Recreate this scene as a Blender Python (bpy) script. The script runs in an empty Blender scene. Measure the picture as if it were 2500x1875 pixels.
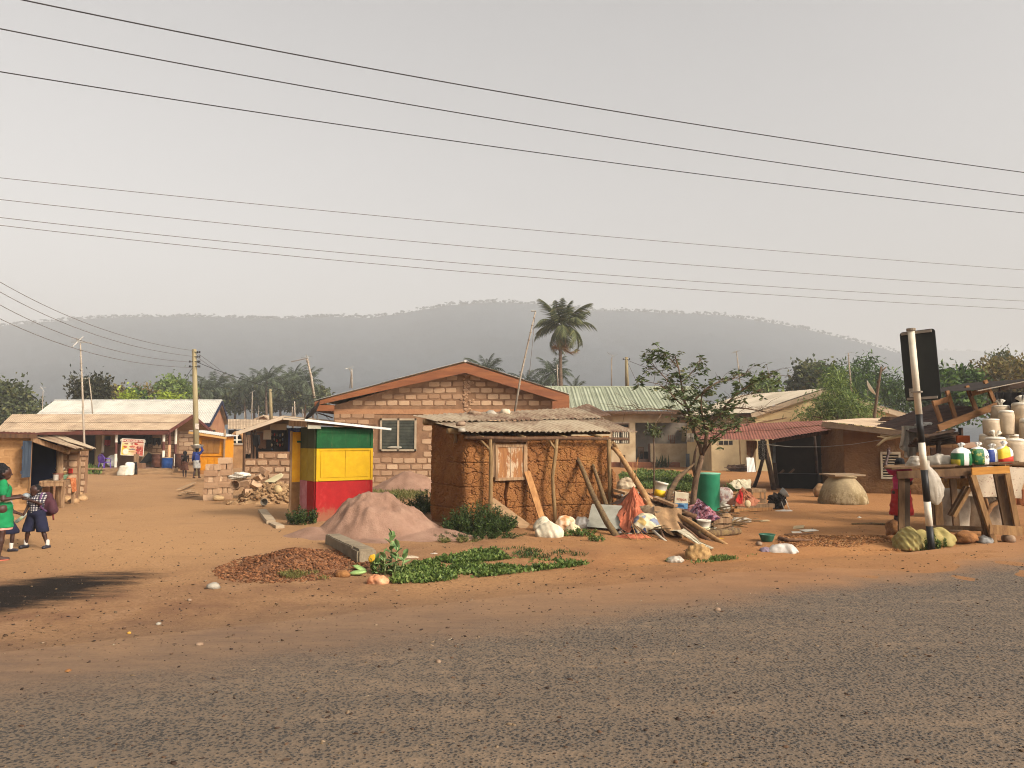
import bpy,bmesh,math,random
import numpy as np
from mathutils import Vector,Matrix,Euler,noise
rnd=random.Random(7)
SC=bpy.context.scene
COL=SC.collection
R=math.radians
H,F,PITCH=2.1,1879.0,4.06
cam_d=bpy.data.cameras.new('camera')
cam=bpy.data.objects.new('camera',cam_d)
COL.objects.link(cam)
cam.location=(0,0,H)
cam.rotation_euler=(R(90+PITCH),0,0)
cam_d.sensor_width=36.0
cam_d.lens=36.0*F/2500.0
cam_d.clip_start=0.1
cam_d.clip_end=6000
SC.camera=cam
SUN_AZ=math.atan2(0.80,-0.60)
SUN_EL=R(33)
world=bpy.data.worlds.new('World')
SC.world=world
world.use_nodes=True
wt=world.node_tree
wt.nodes.clear()
sky=wt.nodes.new('ShaderNodeTexSky')
sky.sky_type='NISHITA'
sky.sun_disc=False
sky.sun_elevation=SUN_EL
sky.sun_rotation=SUN_AZ
sky.air_density=1.0
sky.dust_density=7.0
sky.ozone_density=1.0
sky.altitude=0
hsv=wt.nodes.new('ShaderNodeHueSaturation')
hsv.inputs['Saturation'].default_value=0.12
bg=wt.nodes.new('ShaderNodeBackground')
bg.inputs['Strength'].default_value=0.15
wo=wt.nodes.new('ShaderNodeOutputWorld')
wt.links.new(sky.outputs[0],hsv.inputs['Color'])
dust=wt.nodes.new('ShaderNodeMix')
dust.data_type='RGBA'
dust.blend_type='MULTIPLY'
dust.inputs[0].default_value=1.0
dust.inputs[7].default_value=(1.0,0.965,0.93,1)
wt.links.new(hsv.outputs[0],dust.inputs[6])
wt.links.new(dust.outputs[2],bg.inputs['Color'])
wt.links.new(bg.outputs[0],wo.inputs['Surface'])
sun_d=bpy.data.lights.new('sun','SUN')
sun_d.energy=2.45
sun_d.angle=R(8.0)
sun_d.color=(1.0,0.875,0.72)
sun=bpy.data.objects.new('sun',sun_d)
COL.objects.link(sun)
to_sun=Vector((math.sin(SUN_AZ)*math.cos(SUN_EL),math.cos(SUN_AZ)*math.cos(SUN_EL),math.sin(SUN_EL)))
sun.rotation_euler=to_sun.to_track_quat('Z','Y').to_euler()
sun.location=(30,-30,60)
SC.view_settings.view_transform='Standard'
SC.view_settings.look='None'
SC.view_settings.gamma=1.0
SC.view_settings.use_curve_mapping=False
SC.view_settings.exposure=0.68
SC.render.engine='CYCLES'
SC.cycles.use_denoising=True
SC.cycles.use_adaptive_sampling=False
SC.cycles.pixel_filter_type='BLACKMAN_HARRIS'
SC.cycles.filter_width=1.1
try:
 SC.cycles.denoiser='OPENIMAGEDENOISE'
 SC.cycles.denoising_input_passes='RGB_ALBEDO_NORMAL'
 SC.cycles.denoising_prefilter='NONE'
except Exception:
 pass
SC.cycles.max_bounces=5
SC.cycles.diffuse_bounces=3
SC.cycles.glossy_bounces=2
SC.cycles.transparent_max_bounces=12
SC.cycles.volume_bounces=0
SC.cycles.caustics_reflective=False
SC.cycles.caustics_refractive=False
cp,sp=math.cos(R(PITCH)),math.sin(R(PITCH))
def ray(u,v):
 x=(u-1250.0)/F
 z=(937.5-v)/F
 return Vector((x,cp-z*sp,sp+z*cp))
def P(u,v,Y):
 d=ray(u,v)
 return Vector((0,0,H))+d*(Y/d.y)
def sstep(a,b,x):
 t=min(1.0,max(0.0,(x-a)/(b-a)))
 return t*t*(3-2*t)
DA,DB=Vector((-2.2,12.35)),Vector((9.5,15.6))
def hgt(x,y):
 if y>120 or y<3 or abs(x)>70:
  return 0.0
 z=0.0
 d=DB-DA
 t=((x-DA.x)*d.x+(y-DA.y)*d.y)/d.length_squared
 s=((x-DA.x)*-d.y+(y-DA.y)*d.x)/d.length
 k=sstep(-0.06,0.05,t)*(1-sstep(0.86,1.0,t))
 z-=0.12*k*math.exp(-(s/0.55)**2)
 z+=0.025*k*math.exp(-((s+1.0)/0.7)**2)
 n=noise.noise(Vector((x*0.35,y*0.35,3.1)))
 z+=0.05*n*sstep(10,15,y)*(1-sstep(60,110,y))
 z+=0.02*noise.noise(Vector((x*1.6,y*1.6,7.7)))*sstep(9,13,y)
 return z
def G(u,v,dz=0.0):
 z=0.0
 d=ray(u,v)
 p=None
 for _ in range(6):
  t=(z+dz-H)/d.z
  p=Vector((0,0,H))+d*t
  z=hgt(p.x,p.y)
 return p
def on(x,y,dz=0.0):
 return Vector((x,y,hgt(x,y)+dz))
OFF={}
def thing(name,label,cat,loc,group=None):
 o=bpy.data.objects.new(name,None)
 COL.objects.link(o)
 o.location=loc
 o.empty_display_size=0.2
 o['label']=label
 o['category']=cat
 if group:
  o['group']=group
 OFF[o.name]=Vector(loc)
 return o
def tag(o,label=None,cat=None,group=None,kind=None):
 if label:o['label']=label
 if cat:o['category']=cat
 if group:o['group']=group
 if kind:o['kind']=kind
 return o
def copy_tree(o,parent=None):
 c=o.copy()
 COL.objects.link(c)
 if parent is not None:
  c.parent=parent
 for ch in list(o.children):
  copy_tree(ch,c)
 return c
class MB:
 def __init__(self):
  self.v,self.f,self.uv=[],[],None
 def add(self,vs,fs):
  b=len(self.v)
  self.v+=[tuple(p)for p in vs]
  self.f+=[tuple(i+b for i in q)for q in fs]
  return self
 def box(self,c,s,rot=None):
  c=Vector(c)
  vs=[]
  for dx in(-.5,.5):
   for dy in(-.5,.5):
    for dz in(-.5,.5):
     p=Vector((dx*s[0],dy*s[1],dz*s[2]))
     if rot is not None:
      p=rot@p
     vs.append(c+p)
  return self.add(vs,[(0,1,3,2),(4,6,7,5),(0,4,5,1),(2,3,7,6),(0,2,6,4),(1,5,7,3)])
 def bar(self,a,b,w,h,up=(0,0,1)):
  a,b=Vector(a),Vector(b)
  d=(b-a).normalized()
  up=Vector(up)
  s=d.cross(up)
  if s.length<1e-4:
   s=d.cross(Vector((1,0,0)))
  s.normalize()
  t=s.cross(d)
  vs=[]
  for p in(a,b):
   for(i,j)in((-1,-1),(1,-1),(1,1),(-1,1)):
    vs.append(p+s*(i*w/2)+t*(j*h/2))
  return self.add(vs,[(0,1,2,3),(7,6,5,4),(0,4,5,1),(1,5,6,2),(2,6,7,3),(3,7,4,0)])
 def tube(self,pts,r,n=7,cap=True,wob=0.0,seed=0):
  pts=[Vector(p)for p in pts]
  m=len(pts)
  if not hasattr(r,'__len__'):
   r=[r]*m
  rr=random.Random(seed)
  d0=(pts[1]-pts[0]).normalized()
  s=d0.cross(Vector((0.13,0.31,0.94)))
  if s.length<1e-3:
   s=d0.cross(Vector((1,0,0)))
  s.normalize()
  vs=[]
  for i,p in enumerate(pts):
   d=(pts[min(i+1,m-1)]-pts[max(i-1,0)]).normalized()
   s=(s-d*s.dot(d)).normalized()
   t=d.cross(s)
   for k in range(n):
    a=2*math.pi*k/n
    q=r[i]*(1+(rr.uniform(-wob,wob)if wob else 0))
    vs.append(p+s*(math.cos(a)*q)+t*(math.sin(a)*q))
  fs=[]
  for i in range(m-1):
   for k in range(n):
    fs.append((i*n+k,i*n+(k+1)%n,(i+1)*n+(k+1)%n,(i+1)*n+k))
  if cap:
   fs.append(tuple(range(n))[::-1])
   fs.append(tuple((m-1)*n+k for k in range(n)))
  return self.add(vs,fs)
 def lathe(self,prof,n=20,c=(0,0,0),rot=None,wob=0.0,seed=0,cap=True):
  c=Vector(c)
  rr=random.Random(seed)
  vs=[]
  for(r,z)in prof:
   for k in range(n):
    a=2*math.pi*k/n
    q=r*(1+(rr.uniform(-wob,wob)if wob else 0))
    p=Vector((math.cos(a)*q,math.sin(a)*q,z))
    if rot is not None:
     p=rot@p
    vs.append(c+p)
  fs=[]
  m=len(prof)
  for i in range(m-1):
   for k in range(n):
    fs.append((i*n+k,i*n+(k+1)%n,(i+1)*n+(k+1)%n,(i+1)*n+k))
  if cap:
   fs.append(tuple(range(n))[::-1])
   fs.append(tuple((m-1)*n+k for k in range(n)))
  return self.add(vs,fs)
 def grid(self,rows,both=False,thick=0.0):
  m,n=len(rows),len(rows[0])
  b=[p for r_ in rows for p in r_]
  fs=[(i*n+j,i*n+j+1,(i+1)*n+j+1,(i+1)*n+j)for i in range(m-1)for j in range(n-1)]
  self.add(b,fs)
  return self
 def blob(self,c,s,amp=0.15,seed=0,sub=2,fq=1.6,rot=None,flat=None):
  bm=bmesh.new()
  bmesh.ops.create_icosphere(bm,subdivisions=sub,radius=1.0)
  c=Vector(c)
  o=Vector((seed*3.17,seed*1.71,seed*0.93))
  vs=[]
  for w in bm.verts:
   p=w.co.copy()
   k=1+amp*noise.fractal(p*fq+o,1.0,2.0,3)
   p=Vector((p.x*s[0],p.y*s[1],p.z*s[2]))*k
   if flat is not None and p.z<flat*s[2]:
    p.z=flat*s[2]
   if rot is not None:
    p=rot@p
   vs.append(c+p)
  fs=[tuple(x.index for x in q.verts)for q in bm.faces]
  bm.free()
  return self.add(vs,fs)
 def build(self,name,mat,parent=None,smooth=False,loc=None):
  me=bpy.data.meshes.new(name)
  off=Vector((0,0,0))
  if parent is not None:
   off=OFF.get(parent.name,off)
  elif loc is not None:
   off=Vector(loc)
  vs=[(p[0]-off.x,p[1]-off.y,p[2]-off.z)for p in self.v]
  me.from_pydata(vs,[],self.f)
  if mat is not None:
   if isinstance(mat,(list,tuple)):
    for m_ in mat:me.materials.append(m_)
   else:
    me.materials.append(mat)
  if smooth:
   me.polygons.foreach_set('use_smooth',[True]*len(me.polygons))
  me.update()
  o=bpy.data.objects.new(name,me)
  COL.objects.link(o)
  if parent is not None:
   o.parent=parent
  elif loc is not None:
   o.location=loc
  OFF[o.name]=off
  return o
def np_mesh(name,V,Fq,mat,parent=None,smooth=True,loc=None):
 me=bpy.data.meshes.new(name)
 off=np.zeros(3)
 if parent is not None:
  off=np.array(OFF.get(parent.name,Vector((0,0,0))))
 elif loc is not None:
  off=np.array(loc)
 V=np.asarray(V,dtype=np.float64)-off
 Fq=np.asarray(Fq,dtype=np.int32)
 k=Fq.shape[1]
 me.vertices.add(len(V))
 me.vertices.foreach_set('co',V.astype(np.float32).ravel())
 me.loops.add(Fq.size)
 me.loops.foreach_set('vertex_index',Fq.ravel())
 me.polygons.add(len(Fq))
 me.polygons.foreach_set('loop_start',np.arange(0,Fq.size,k,dtype=np.int32))
 me.polygons.foreach_set('loop_total',np.full(len(Fq),k,dtype=np.int32))
 if smooth:
  me.polygons.foreach_set('use_smooth',np.ones(len(Fq),dtype=bool))
 me.update(calc_edges=True)
 me.validate()
 if mat is not None:
  me.materials.append(mat)
 o=bpy.data.objects.new(name,me)
 COL.objects.link(o)
 if parent is not None:
  o.parent=parent
 elif loc is not None:
  o.location=loc
 OFF[o.name]=Vector(off)
 return o
def inst(name,me,parent=None,M=None,loc=None,rot=None,scl=None):
 o=bpy.data.objects.new(name,me)
 COL.objects.link(o)
 if parent is not None:
  o.parent=parent
 if M is not None:
  o.matrix_local=M
 else:
  if loc is not None:o.location=loc
  if rot is not None:o.rotation_euler=rot
  if scl is not None:o.scale=scl
 OFF[o.name]=OFF.get(parent.name,Vector())if parent is not None else Vector(loc or(0,0,0))
 return o
def sdf_mesh(prims,vox,k=0.02,cuts=(),noise_amp=0.0,noise_f=8.0,seed=0):
 """prims: (a, b, ra, rb) round cones, smooth union; cuts: (point, normal) keep the side against the normal"""
 A=np.array([[*p[0],*p[1],p[2],p[3]]for p in prims],dtype=float)
 mx=np.maximum(A[:,6],A[:,7])[:,None]
 lo=np.minimum(A[:,:3],A[:,3:6])-mx-k-3*vox
 hi=np.maximum(A[:,:3],A[:,3:6])+mx+k+3*vox
 L,Hh=lo.min(0),hi.max(0)
 n=np.ceil((Hh-L)/vox).astype(int)+1
 f=np.full(n,1.0)
 for q,l,h in zip(A,lo,hi):
  i0=np.maximum(((l-L)/vox).astype(int),0)
  i1=np.minimum(np.ceil((h-L)/vox).astype(int)+1,n)
  ax=[L[d]+np.arange(i0[d],i1[d])*vox for d in range(3)]
  X,Y,Z=np.meshgrid(*ax,indexing='ij')
  a,b=q[:3],q[3:6]
  ab=b-a
  den=max(ab.dot(ab),1e-9)
  t=np.clip(((X-a[0])*ab[0]+(Y-a[1])*ab[1]+(Z-a[2])*ab[2])/den,0,1)
  d=np.sqrt((X-a[0]-t*ab[0])**2+(Y-a[1]-t*ab[1])**2+(Z-a[2]-t*ab[2])**2)-(q[6]+(q[7]-q[6])*t)
  s=(slice(i0[0],i1[0]),slice(i0[1],i1[1]),slice(i0[2],i1[2]))
  o=f[s]
  h_=np.clip(0.5+0.5*(o-d)/k,0,1)
  f[s]=o+(d-o)*h_-k*h_*(1-h_)
 if noise_amp or cuts:
  ax=[L[d]+np.arange(n[d])*vox for d in range(3)]
  X,Y,Z=np.meshgrid(*ax,indexing='ij')
  if noise_amp:
   r_=np.random.RandomState(seed)
   w=0
   for _ in range(7):
    kx=r_.normal(size=3)*noise_f
    w=w+np.sin(X*kx[0]+Y*kx[1]+Z*kx[2]+r_.uniform(0,6.28))
   f=f+noise_amp*w/2.6
  for(pt,nn)in cuts:
   f=np.maximum(f,(X-pt[0])*nn[0]+(Y-pt[1])*nn[1]+(Z-pt[2])*nn[2])
 ins=f<0
 c=np.zeros(n-1,dtype=int)
 offs=[(i,j,m)for i in(0,1)for j in(0,1)for m in(0,1)]
 for(i,j,m)in offs:
  c+=ins[i:n[0]-1+i,j:n[1]-1+j,m:n[2]-1+m]
 act=(c>0)&(c<8)
 idx=np.argwhere(act)
 vid=np.full(n-1,-1,dtype=int)
 vid[act]=np.arange(len(idx))
 acc=np.zeros((len(idx),3))
 cnt=np.zeros(len(idx))
 for d in range(3):
  o1,o2=[x for x in range(3)if x!=d]
  for p in(0,1):
   for q in(0,1):
    e=np.zeros(3,dtype=int)
    e[o1],e[o2]=p,q
    i=idx+e
    i2=i.copy()
    i2[:,d]+=1
    fa=f[i[:,0],i[:,1],i[:,2]]
    fb=f[i2[:,0],i2[:,1],i2[:,2]]
    m=(fa<0)!=(fb<0)
    t=np.where(m,fa/np.where(m,fa-fb,1),0)
    pos=i.astype(float)
    pos[:,d]+=t
    acc[m]+=pos[m]
    cnt[m]+=1
 V=L+acc/cnt[:,None]*vox
 faces=[]
 for d in range(3):
  o1,o2=(d+1)%3,(d+2)%3
  sl=[slice(1,n[x]-1)for x in range(3)]
  sl[d]=slice(0,n[d]-1)
  sl2=list(sl)
  sl2[d]=slice(1,n[d])
  a,b=ins[tuple(sl)],ins[tuple(sl2)]
  ch=np.argwhere(a!=b)
  if len(ch)==0:
   continue
  fl=a[ch[:,0],ch[:,1],ch[:,2]]
  base=ch.copy()
  for x in(o1,o2):
   base[:,x]+=1
  def g(s1,s2):
   w=base.copy()
   w[:,o1]-=s1
   w[:,o2]-=s2
   return vid[w[:,0],w[:,1],w[:,2]]
  q=np.stack([g(1,1),g(0,1),g(0,0),g(1,0)],1)
  q[~fl]=q[~fl][:,::-1]
  faces.append(q)
 return V,np.concatenate(faces)
def C(h):
 h=h.lstrip('#')
 o=[]
 for i in(0,2,4):
  c=int(h[i:i+2],16)/255.0
  o.append(c/12.92 if c<=0.04045 else((c+0.055)/1.055)**2.4)
 return(o[0],o[1],o[2],1.0)
class N:
 def __init__(self,name):
  self.m=bpy.data.materials.new(name)
  self.m.use_nodes=True
  self.t=self.m.node_tree
  self.t.nodes.clear()
  self.out=self.t.nodes.new('ShaderNodeOutputMaterial')
  self.b=self.t.nodes.new('ShaderNodeBsdfPrincipled')
  self.t.links.new(self.b.outputs[0],self.out.inputs[0])
  self.co=self.t.nodes.new('ShaderNodeTexCoord')
  self.b.inputs['Specular IOR Level'].default_value=0.25
 def set(self,sock,val):
  if isinstance(val,bpy.types.NodeSocket):
   self.t.links.new(val,sock)
  else:
   sock.default_value=val
 def coord(self,st=(1,1,1),kind='Object',rot=(0,0,0),loc=(0,0,0)):
  mp=self.t.nodes.new('ShaderNodeMapping')
  mp.inputs['Scale'].default_value=st
  mp.inputs['Rotation'].default_value=rot
  mp.inputs['Location'].default_value=loc
  self.t.links.new(self.co.outputs[kind],mp.inputs['Vector'])
  return mp.outputs[0]
 def noise(self,sc,det=5,ro=0.6,co=None,dist=0.0):
  n=self.t.nodes.new('ShaderNodeTexNoise')
  n.inputs['Scale'].default_value=sc
  n.inputs['Detail'].default_value=det
  n.inputs['Roughness'].default_value=ro
  n.inputs['Distortion'].default_value=dist
  self.t.links.new(co if co is not None else self.coord(),n.inputs['Vector'])
  return n.outputs['Fac']
 def vor(self,sc,feat='F1',co=None,out='Distance',rand=1.0):
  n=self.t.nodes.new('ShaderNodeTexVoronoi')
  n.feature=feat
  n.inputs['Scale'].default_value=sc
  n.inputs['Randomness'].default_value=rand
  self.t.links.new(co if co is not None else self.coord(),n.inputs['Vector'])
  return n.outputs[out]
 def wave(self,sc,co=None,dist=2.0,dsc=1.0,dirn='X',det=2):
  n=self.t.nodes.new('ShaderNodeTexWave')
  n.bands_direction=dirn
  n.inputs['Scale'].default_value=sc
  n.inputs['Distortion'].default_value=dist
  n.inputs['Detail'].default_value=det
  n.inputs['Detail Scale'].default_value=dsc
  self.t.links.new(co if co is not None else self.coord(),n.inputs['Vector'])
  return n.outputs['Fac']
 def ramp(self,fac,stops,mode='LINEAR'):
  n=self.t.nodes.new('ShaderNodeValToRGB')
  n.color_ramp.interpolation=mode
  e=n.color_ramp.elements
  while len(e)<len(stops):
   e.new(0.5)
  for x,(p,c)in zip(e,stops):
   x.position=p
   x.color=C(c)if isinstance(c,str)else((c,c,c,1)if not hasattr(c,'__len__')else c)
  self.set(n.inputs[0],fac)
  return n.outputs[0]
 def mix(self,fac,a,b,mode='MIX'):
  n=self.t.nodes.new('ShaderNodeMix')
  n.data_type='RGBA'
  n.blend_type=mode
  self.set(n.inputs[0],fac)
  self.set(n.inputs[6],C(a)if isinstance(a,str)else a)
  self.set(n.inputs[7],C(b)if isinstance(b,str)else b)
  return n.outputs[2]
 def math(self,op,a,b=0.0,c=None):
  n=self.t.nodes.new('ShaderNodeMath')
  n.operation=op
  self.set(n.inputs[0],a)
  self.set(n.inputs[1],b)
  if c is not None:self.set(n.inputs[2],c)
  return n.outputs[0]
 def mrange(self,x,a,b,c=0.0,d=1.0):
  n=self.t.nodes.new('ShaderNodeMapRange')
  n.interpolation_type='SMOOTHSTEP'
  for i,val in enumerate((x,a,b,c,d)):
   self.set(n.inputs[i],val)
  return n.outputs[0]
 def sep(self,co):
  n=self.t.nodes.new('ShaderNodeSeparateXYZ')
  self.t.links.new(co,n.inputs[0])
  return n.outputs
 def bump(self,h,st=0.5,dist=0.02,prev=None):
  n=self.t.nodes.new('ShaderNodeBump')
  n.inputs['Strength'].default_value=st
  n.inputs['Distance'].default_value=dist
  self.t.links.new(h,n.inputs['Height'])
  if prev is not None:
   self.t.links.new(prev,n.inputs['Normal'])
  return n.outputs[0]
 def rand(self):
  return self.t.nodes.new('ShaderNodeObjectInfo').outputs['Random']
 def isle(self):
  return self.t.nodes.new('ShaderNodeNewGeometry').outputs['Random Per Island']
 def fin(self,col,rough=0.9,nrm=None,metal=None,spec=None):
  self.set(self.b.inputs['Base Color'],C(col)if isinstance(col,str)else col)
  self.set(self.b.inputs['Roughness'],rough)
  if nrm is not None:self.t.links.new(nrm,self.b.inputs['Normal'])
  if metal is not None:self.b.inputs['Metallic'].default_value=metal
  if spec is not None:self.b.inputs['Specular IOR Level'].default_value=spec
  return self.m
MATS={}
def simple(name,cols,sc=4.0,rough=0.9,bump=0.3,bsc=40.0,st=(1,1,1),bd=0.01,spec=0.25,rv=0.0,metal=None,det=6):
 """noise-graded colour, fine relief, optional shift per object"""
 if name in MATS:
  return MATS[name]
 n=N(name)
 co=n.coord(st)
 fac=n.noise(sc,det,0.62,co)
 stops=[(0.28+0.44*i/max(1,len(cols)-1),c)for i,c in enumerate(cols)]
 col=n.ramp(fac,stops)
 if rv:
  h=n.t.nodes.new('ShaderNodeHueSaturation')
  n.t.links.new(col,h.inputs['Color'])
  n.set(h.inputs['Value'],n.mrange(n.rand(),0,1,1-rv,1+rv))
  col=h.outputs[0]
 nr=n.bump(n.noise(bsc,4,0.6,co),bump,bd)if bump else None
 MATS[name]=n.fin(col,rough,nr,metal,spec)
 return MATS[name]
def dirt_colour(n):
 co=n.coord()
 big=n.noise(0.16,3,0.5,co)
 mid=n.noise(1.1,6,0.65,co)
 fine=n.noise(22,4,0.7,co)
 x,y,z=n.sep(n.coord())
 c=n.ramp(mid,[(0.25,'#5d4030'),(0.42,'#785840'),(0.55,'#886749'),(0.75,'#96765a')])
 c=n.mix(n.mrange(big,0.35,0.65),c,'#9c7650')
 c=n.mix(n.mrange(fine,0.40,0.70,0,0.6),c,'#624630')
 xl=n.math('ADD',x,n.math('MULTIPLY',n.math('SUBTRACT',n.noise(0.5,5,0.6,co),0.5),6.0))
 c=n.mix(n.math('MULTIPLY',n.mrange(xl,-3,5),0.5),c,'#9c6838')
 lane=n.math('MULTIPLY',n.mrange(xl,-1.5,-6),n.mrange(y,11.0,15))
 c=n.mix(n.math('MULTIPLY',lane,0.55),c,'#a07c56')
 d=n.math('SUBTRACT',y,n.math('ADD',n.math('MULTIPLY',x,0.54),8.95))
 d=n.math('ADD',d,n.math('MULTIPLY',n.math('SUBTRACT',mid,0.5),1.6))
 ver=n.math('MULTIPLY',n.mrange(d,3.4,0.2),n.mrange(x,7.0,-2.5,0.25,0.85))
 c=n.mix(ver,c,n.ramp(n.noise(2.2,6,0.7,n.coord((0.5,2.2,1),rot=(0,0,-0.42))),[(0.3,'#51443a'),(0.7,'#6f5a47')]))
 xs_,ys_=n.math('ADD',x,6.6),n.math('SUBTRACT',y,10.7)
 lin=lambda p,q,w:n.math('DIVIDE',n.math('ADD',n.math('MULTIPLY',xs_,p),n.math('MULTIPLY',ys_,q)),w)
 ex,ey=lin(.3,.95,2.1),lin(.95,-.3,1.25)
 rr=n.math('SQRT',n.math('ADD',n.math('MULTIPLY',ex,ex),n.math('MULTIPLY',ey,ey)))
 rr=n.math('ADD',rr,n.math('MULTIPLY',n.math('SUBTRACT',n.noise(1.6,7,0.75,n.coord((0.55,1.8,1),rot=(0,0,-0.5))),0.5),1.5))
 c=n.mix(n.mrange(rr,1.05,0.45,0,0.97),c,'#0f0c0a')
 trk=n.noise(1.5,6,0.7,n.coord((0.35,1.6,1),rot=(0,0,0.55),loc=(2,5,0)))
 c=n.mix(n.mrange(trk,0.54,0.74,0,0.35),c,'#64482f')
 c=n.mix(n.mrange(n.vor(3.1,'F1',co),0.12,0.03,0,0.3),c,'#4d3727')
 h=n.math('ADD',n.math('MULTIPLY',mid,0.7),n.math('MULTIPLY',n.noise(60,5,0.75,co),0.3))
 h=n.math('ADD',h,n.math('MULTIPLY',n.noise(7,5,0.6,n.coord((0.6,2.4,1),rot=(0,0,-0.42))),0.5))
 return c,h,d
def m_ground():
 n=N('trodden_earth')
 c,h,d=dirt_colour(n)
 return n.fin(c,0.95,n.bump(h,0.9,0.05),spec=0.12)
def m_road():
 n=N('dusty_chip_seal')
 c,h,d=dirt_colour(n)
 co=n.coord()
 w=n.coord((1,1,1))
 chip=n.vor(34,'F1',co)
 chip2=n.vor(52,'F1',n.coord(loc=(3.3,1.7,0)))
 patch=n.noise(0.75,5,0.6,n.coord((0.45,1.5,1),rot=(0,0,-0.42)))
 patch=n.math('ADD',n.math('MULTIPLY',patch,0.62),n.math('MULTIPLY',n.noise(1.1,4,0.6,n.coord((0.10,1.5,1),rot=(0,0,-0.49))),0.38))
 cov=n.math('ADD',n.math('MULTIPLY',n.noise(9,4,0.7,co),0.50),n.math('MULTIPLY',patch,0.58))
 base=n.ramp(n.noise(3.0,6,0.7,co),[(0.3,'#645444'),(0.7,'#7d6954')])
 tar=n.ramp(n.noise(130,3,0.6,co),[(0.3,'#4f4439'),(0.7,'#6a5c4d')])
 stone=n.ramp(n.vor(34,'F1',co,'Color'),[(0.0,'#262422'),(0.6,'#383634'),(0.92,'#504a41'),(1.0,'#6d6353')])
 rd=n.mix(n.mrange(cov,0.50,0.72),tar,base)
 thr=n.math('ADD',n.math('MULTIPLY',n.mrange(cov,0.40,0.75),-0.28),0.52)
 mask=n.math('LESS_THAN',chip,thr)
 mask=n.math('MULTIPLY',mask,n.math('GREATER_THAN',n.noise(26,2,0.5,co),n.math('ADD',n.math('MULTIPLY',cov,0.45),0.14)))
 rd=n.mix(n.math('MULTIPLY',mask,0.85),rd,stone)
 fade=n.mrange(d,0.55,-1.1)
 speck=n.math('MULTIPLY',n.math('LESS_THAN',chip2,0.22),n.mrange(d,0.9,0.0,0,0.6))
 c2=n.mix(speck,c,'#4a4038')
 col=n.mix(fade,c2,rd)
 hh=n.mix(fade,h,n.math('ADD',n.math('MULTIPLY',n.math('SUBTRACT',0.6,chip),n.math('ADD',n.math('MULTIPLY',mask,0.9),0.35)),n.math('MULTIPLY',patch,0.5)))
 return n.fin(col,n.mix(fade,(0.95,)*3+(1,),(0.8,)*3+(1,)),n.bump(hh,0.8,0.02),spec=0.2)
def ground():
 def axis(segs):
  o=[]
  for a,b,s in segs:
   x=a
   while x<b-1e-6:
    o.append(x);x+=s
  o.append(segs[-1][1])
  return o
 xs=axis([(-2500,-300,200),(-300,-70,30),(-70,-26,2.0),(-26,26,0.22),(26,70,2.0),(70,300,30),(300,2700,200)])
 ys=axis([(-120,-10,20),(-10,4,1.0),(4,24,0.18),(24,62,0.6),(62,120,4),(120,400,30),(400,2600,200)])
 X,Y=np.meshgrid(xs,ys,indexing='ij')
 Z=np.zeros_like(X)
 for i,x in enumerate(xs):
  if abs(x)>70:continue
  for j,y in enumerate(ys):
   if 3<=y<=120:
    Z[i,j]=hgt(x,y)
 nx,ny=X.shape
 V=np.stack([X,Y,Z],-1).reshape(-1,3)
 I=np.arange(nx*ny).reshape(nx,ny)
 Fq=np.stack([I[:-1,:-1],I[1:,:-1],I[1:,1:],I[:-1,1:]],-1).reshape(-1,4)
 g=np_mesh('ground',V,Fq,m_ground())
 g['kind']='structure'
 rows=[]
 for i in range(-60,61):
  x=i*1.0
  yt=8.95+0.54*x+1.5
  rows.append([(x,yt-11.5+11.5*k/12,0)for k in range(13)])
 mb=MB()
 rows=[[(p[0],p[1],hgt(p[0],p[1])+0.004 if False else 0.006)for p in r_]for r_ in rows]
 mb.grid([r_[::-1]for r_ in rows])
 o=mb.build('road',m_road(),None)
 o['kind']='structure'
ground()
RIDGE=[(-500,870),(-200,825),(0,797),(120,785),(250,775),(420,772),(600,776),(700,778),(800,772),(900,775),(1000,762),(1100,745),(1200,737),(1300,741),(1400,752),(1450,757),(1550,760),(1650,765),(1750,768),(1850,782),(1950,800),(2050,825),(2150,850),(2300,892),(2500,935),(2800,985)]
RIDGE2=[(1500,960),(1800,900),(2050,868),(2250,853),(2400,858),(2500,868),(2700,885),(3000,930)]
m_hill=simple('airlight_blue_scrub_hill',['#081722','#13242f','#1c2b36','#28353a'],0.02,1.0,0.6,0.4,bd=2.0,spec=0.05)  # dark scrub with the blue airlight of distance painted into its colour
m_hilltree=simple('hilltop_tree',['#141c1c','#20282a'],0.2,1.0,0.0)
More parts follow.
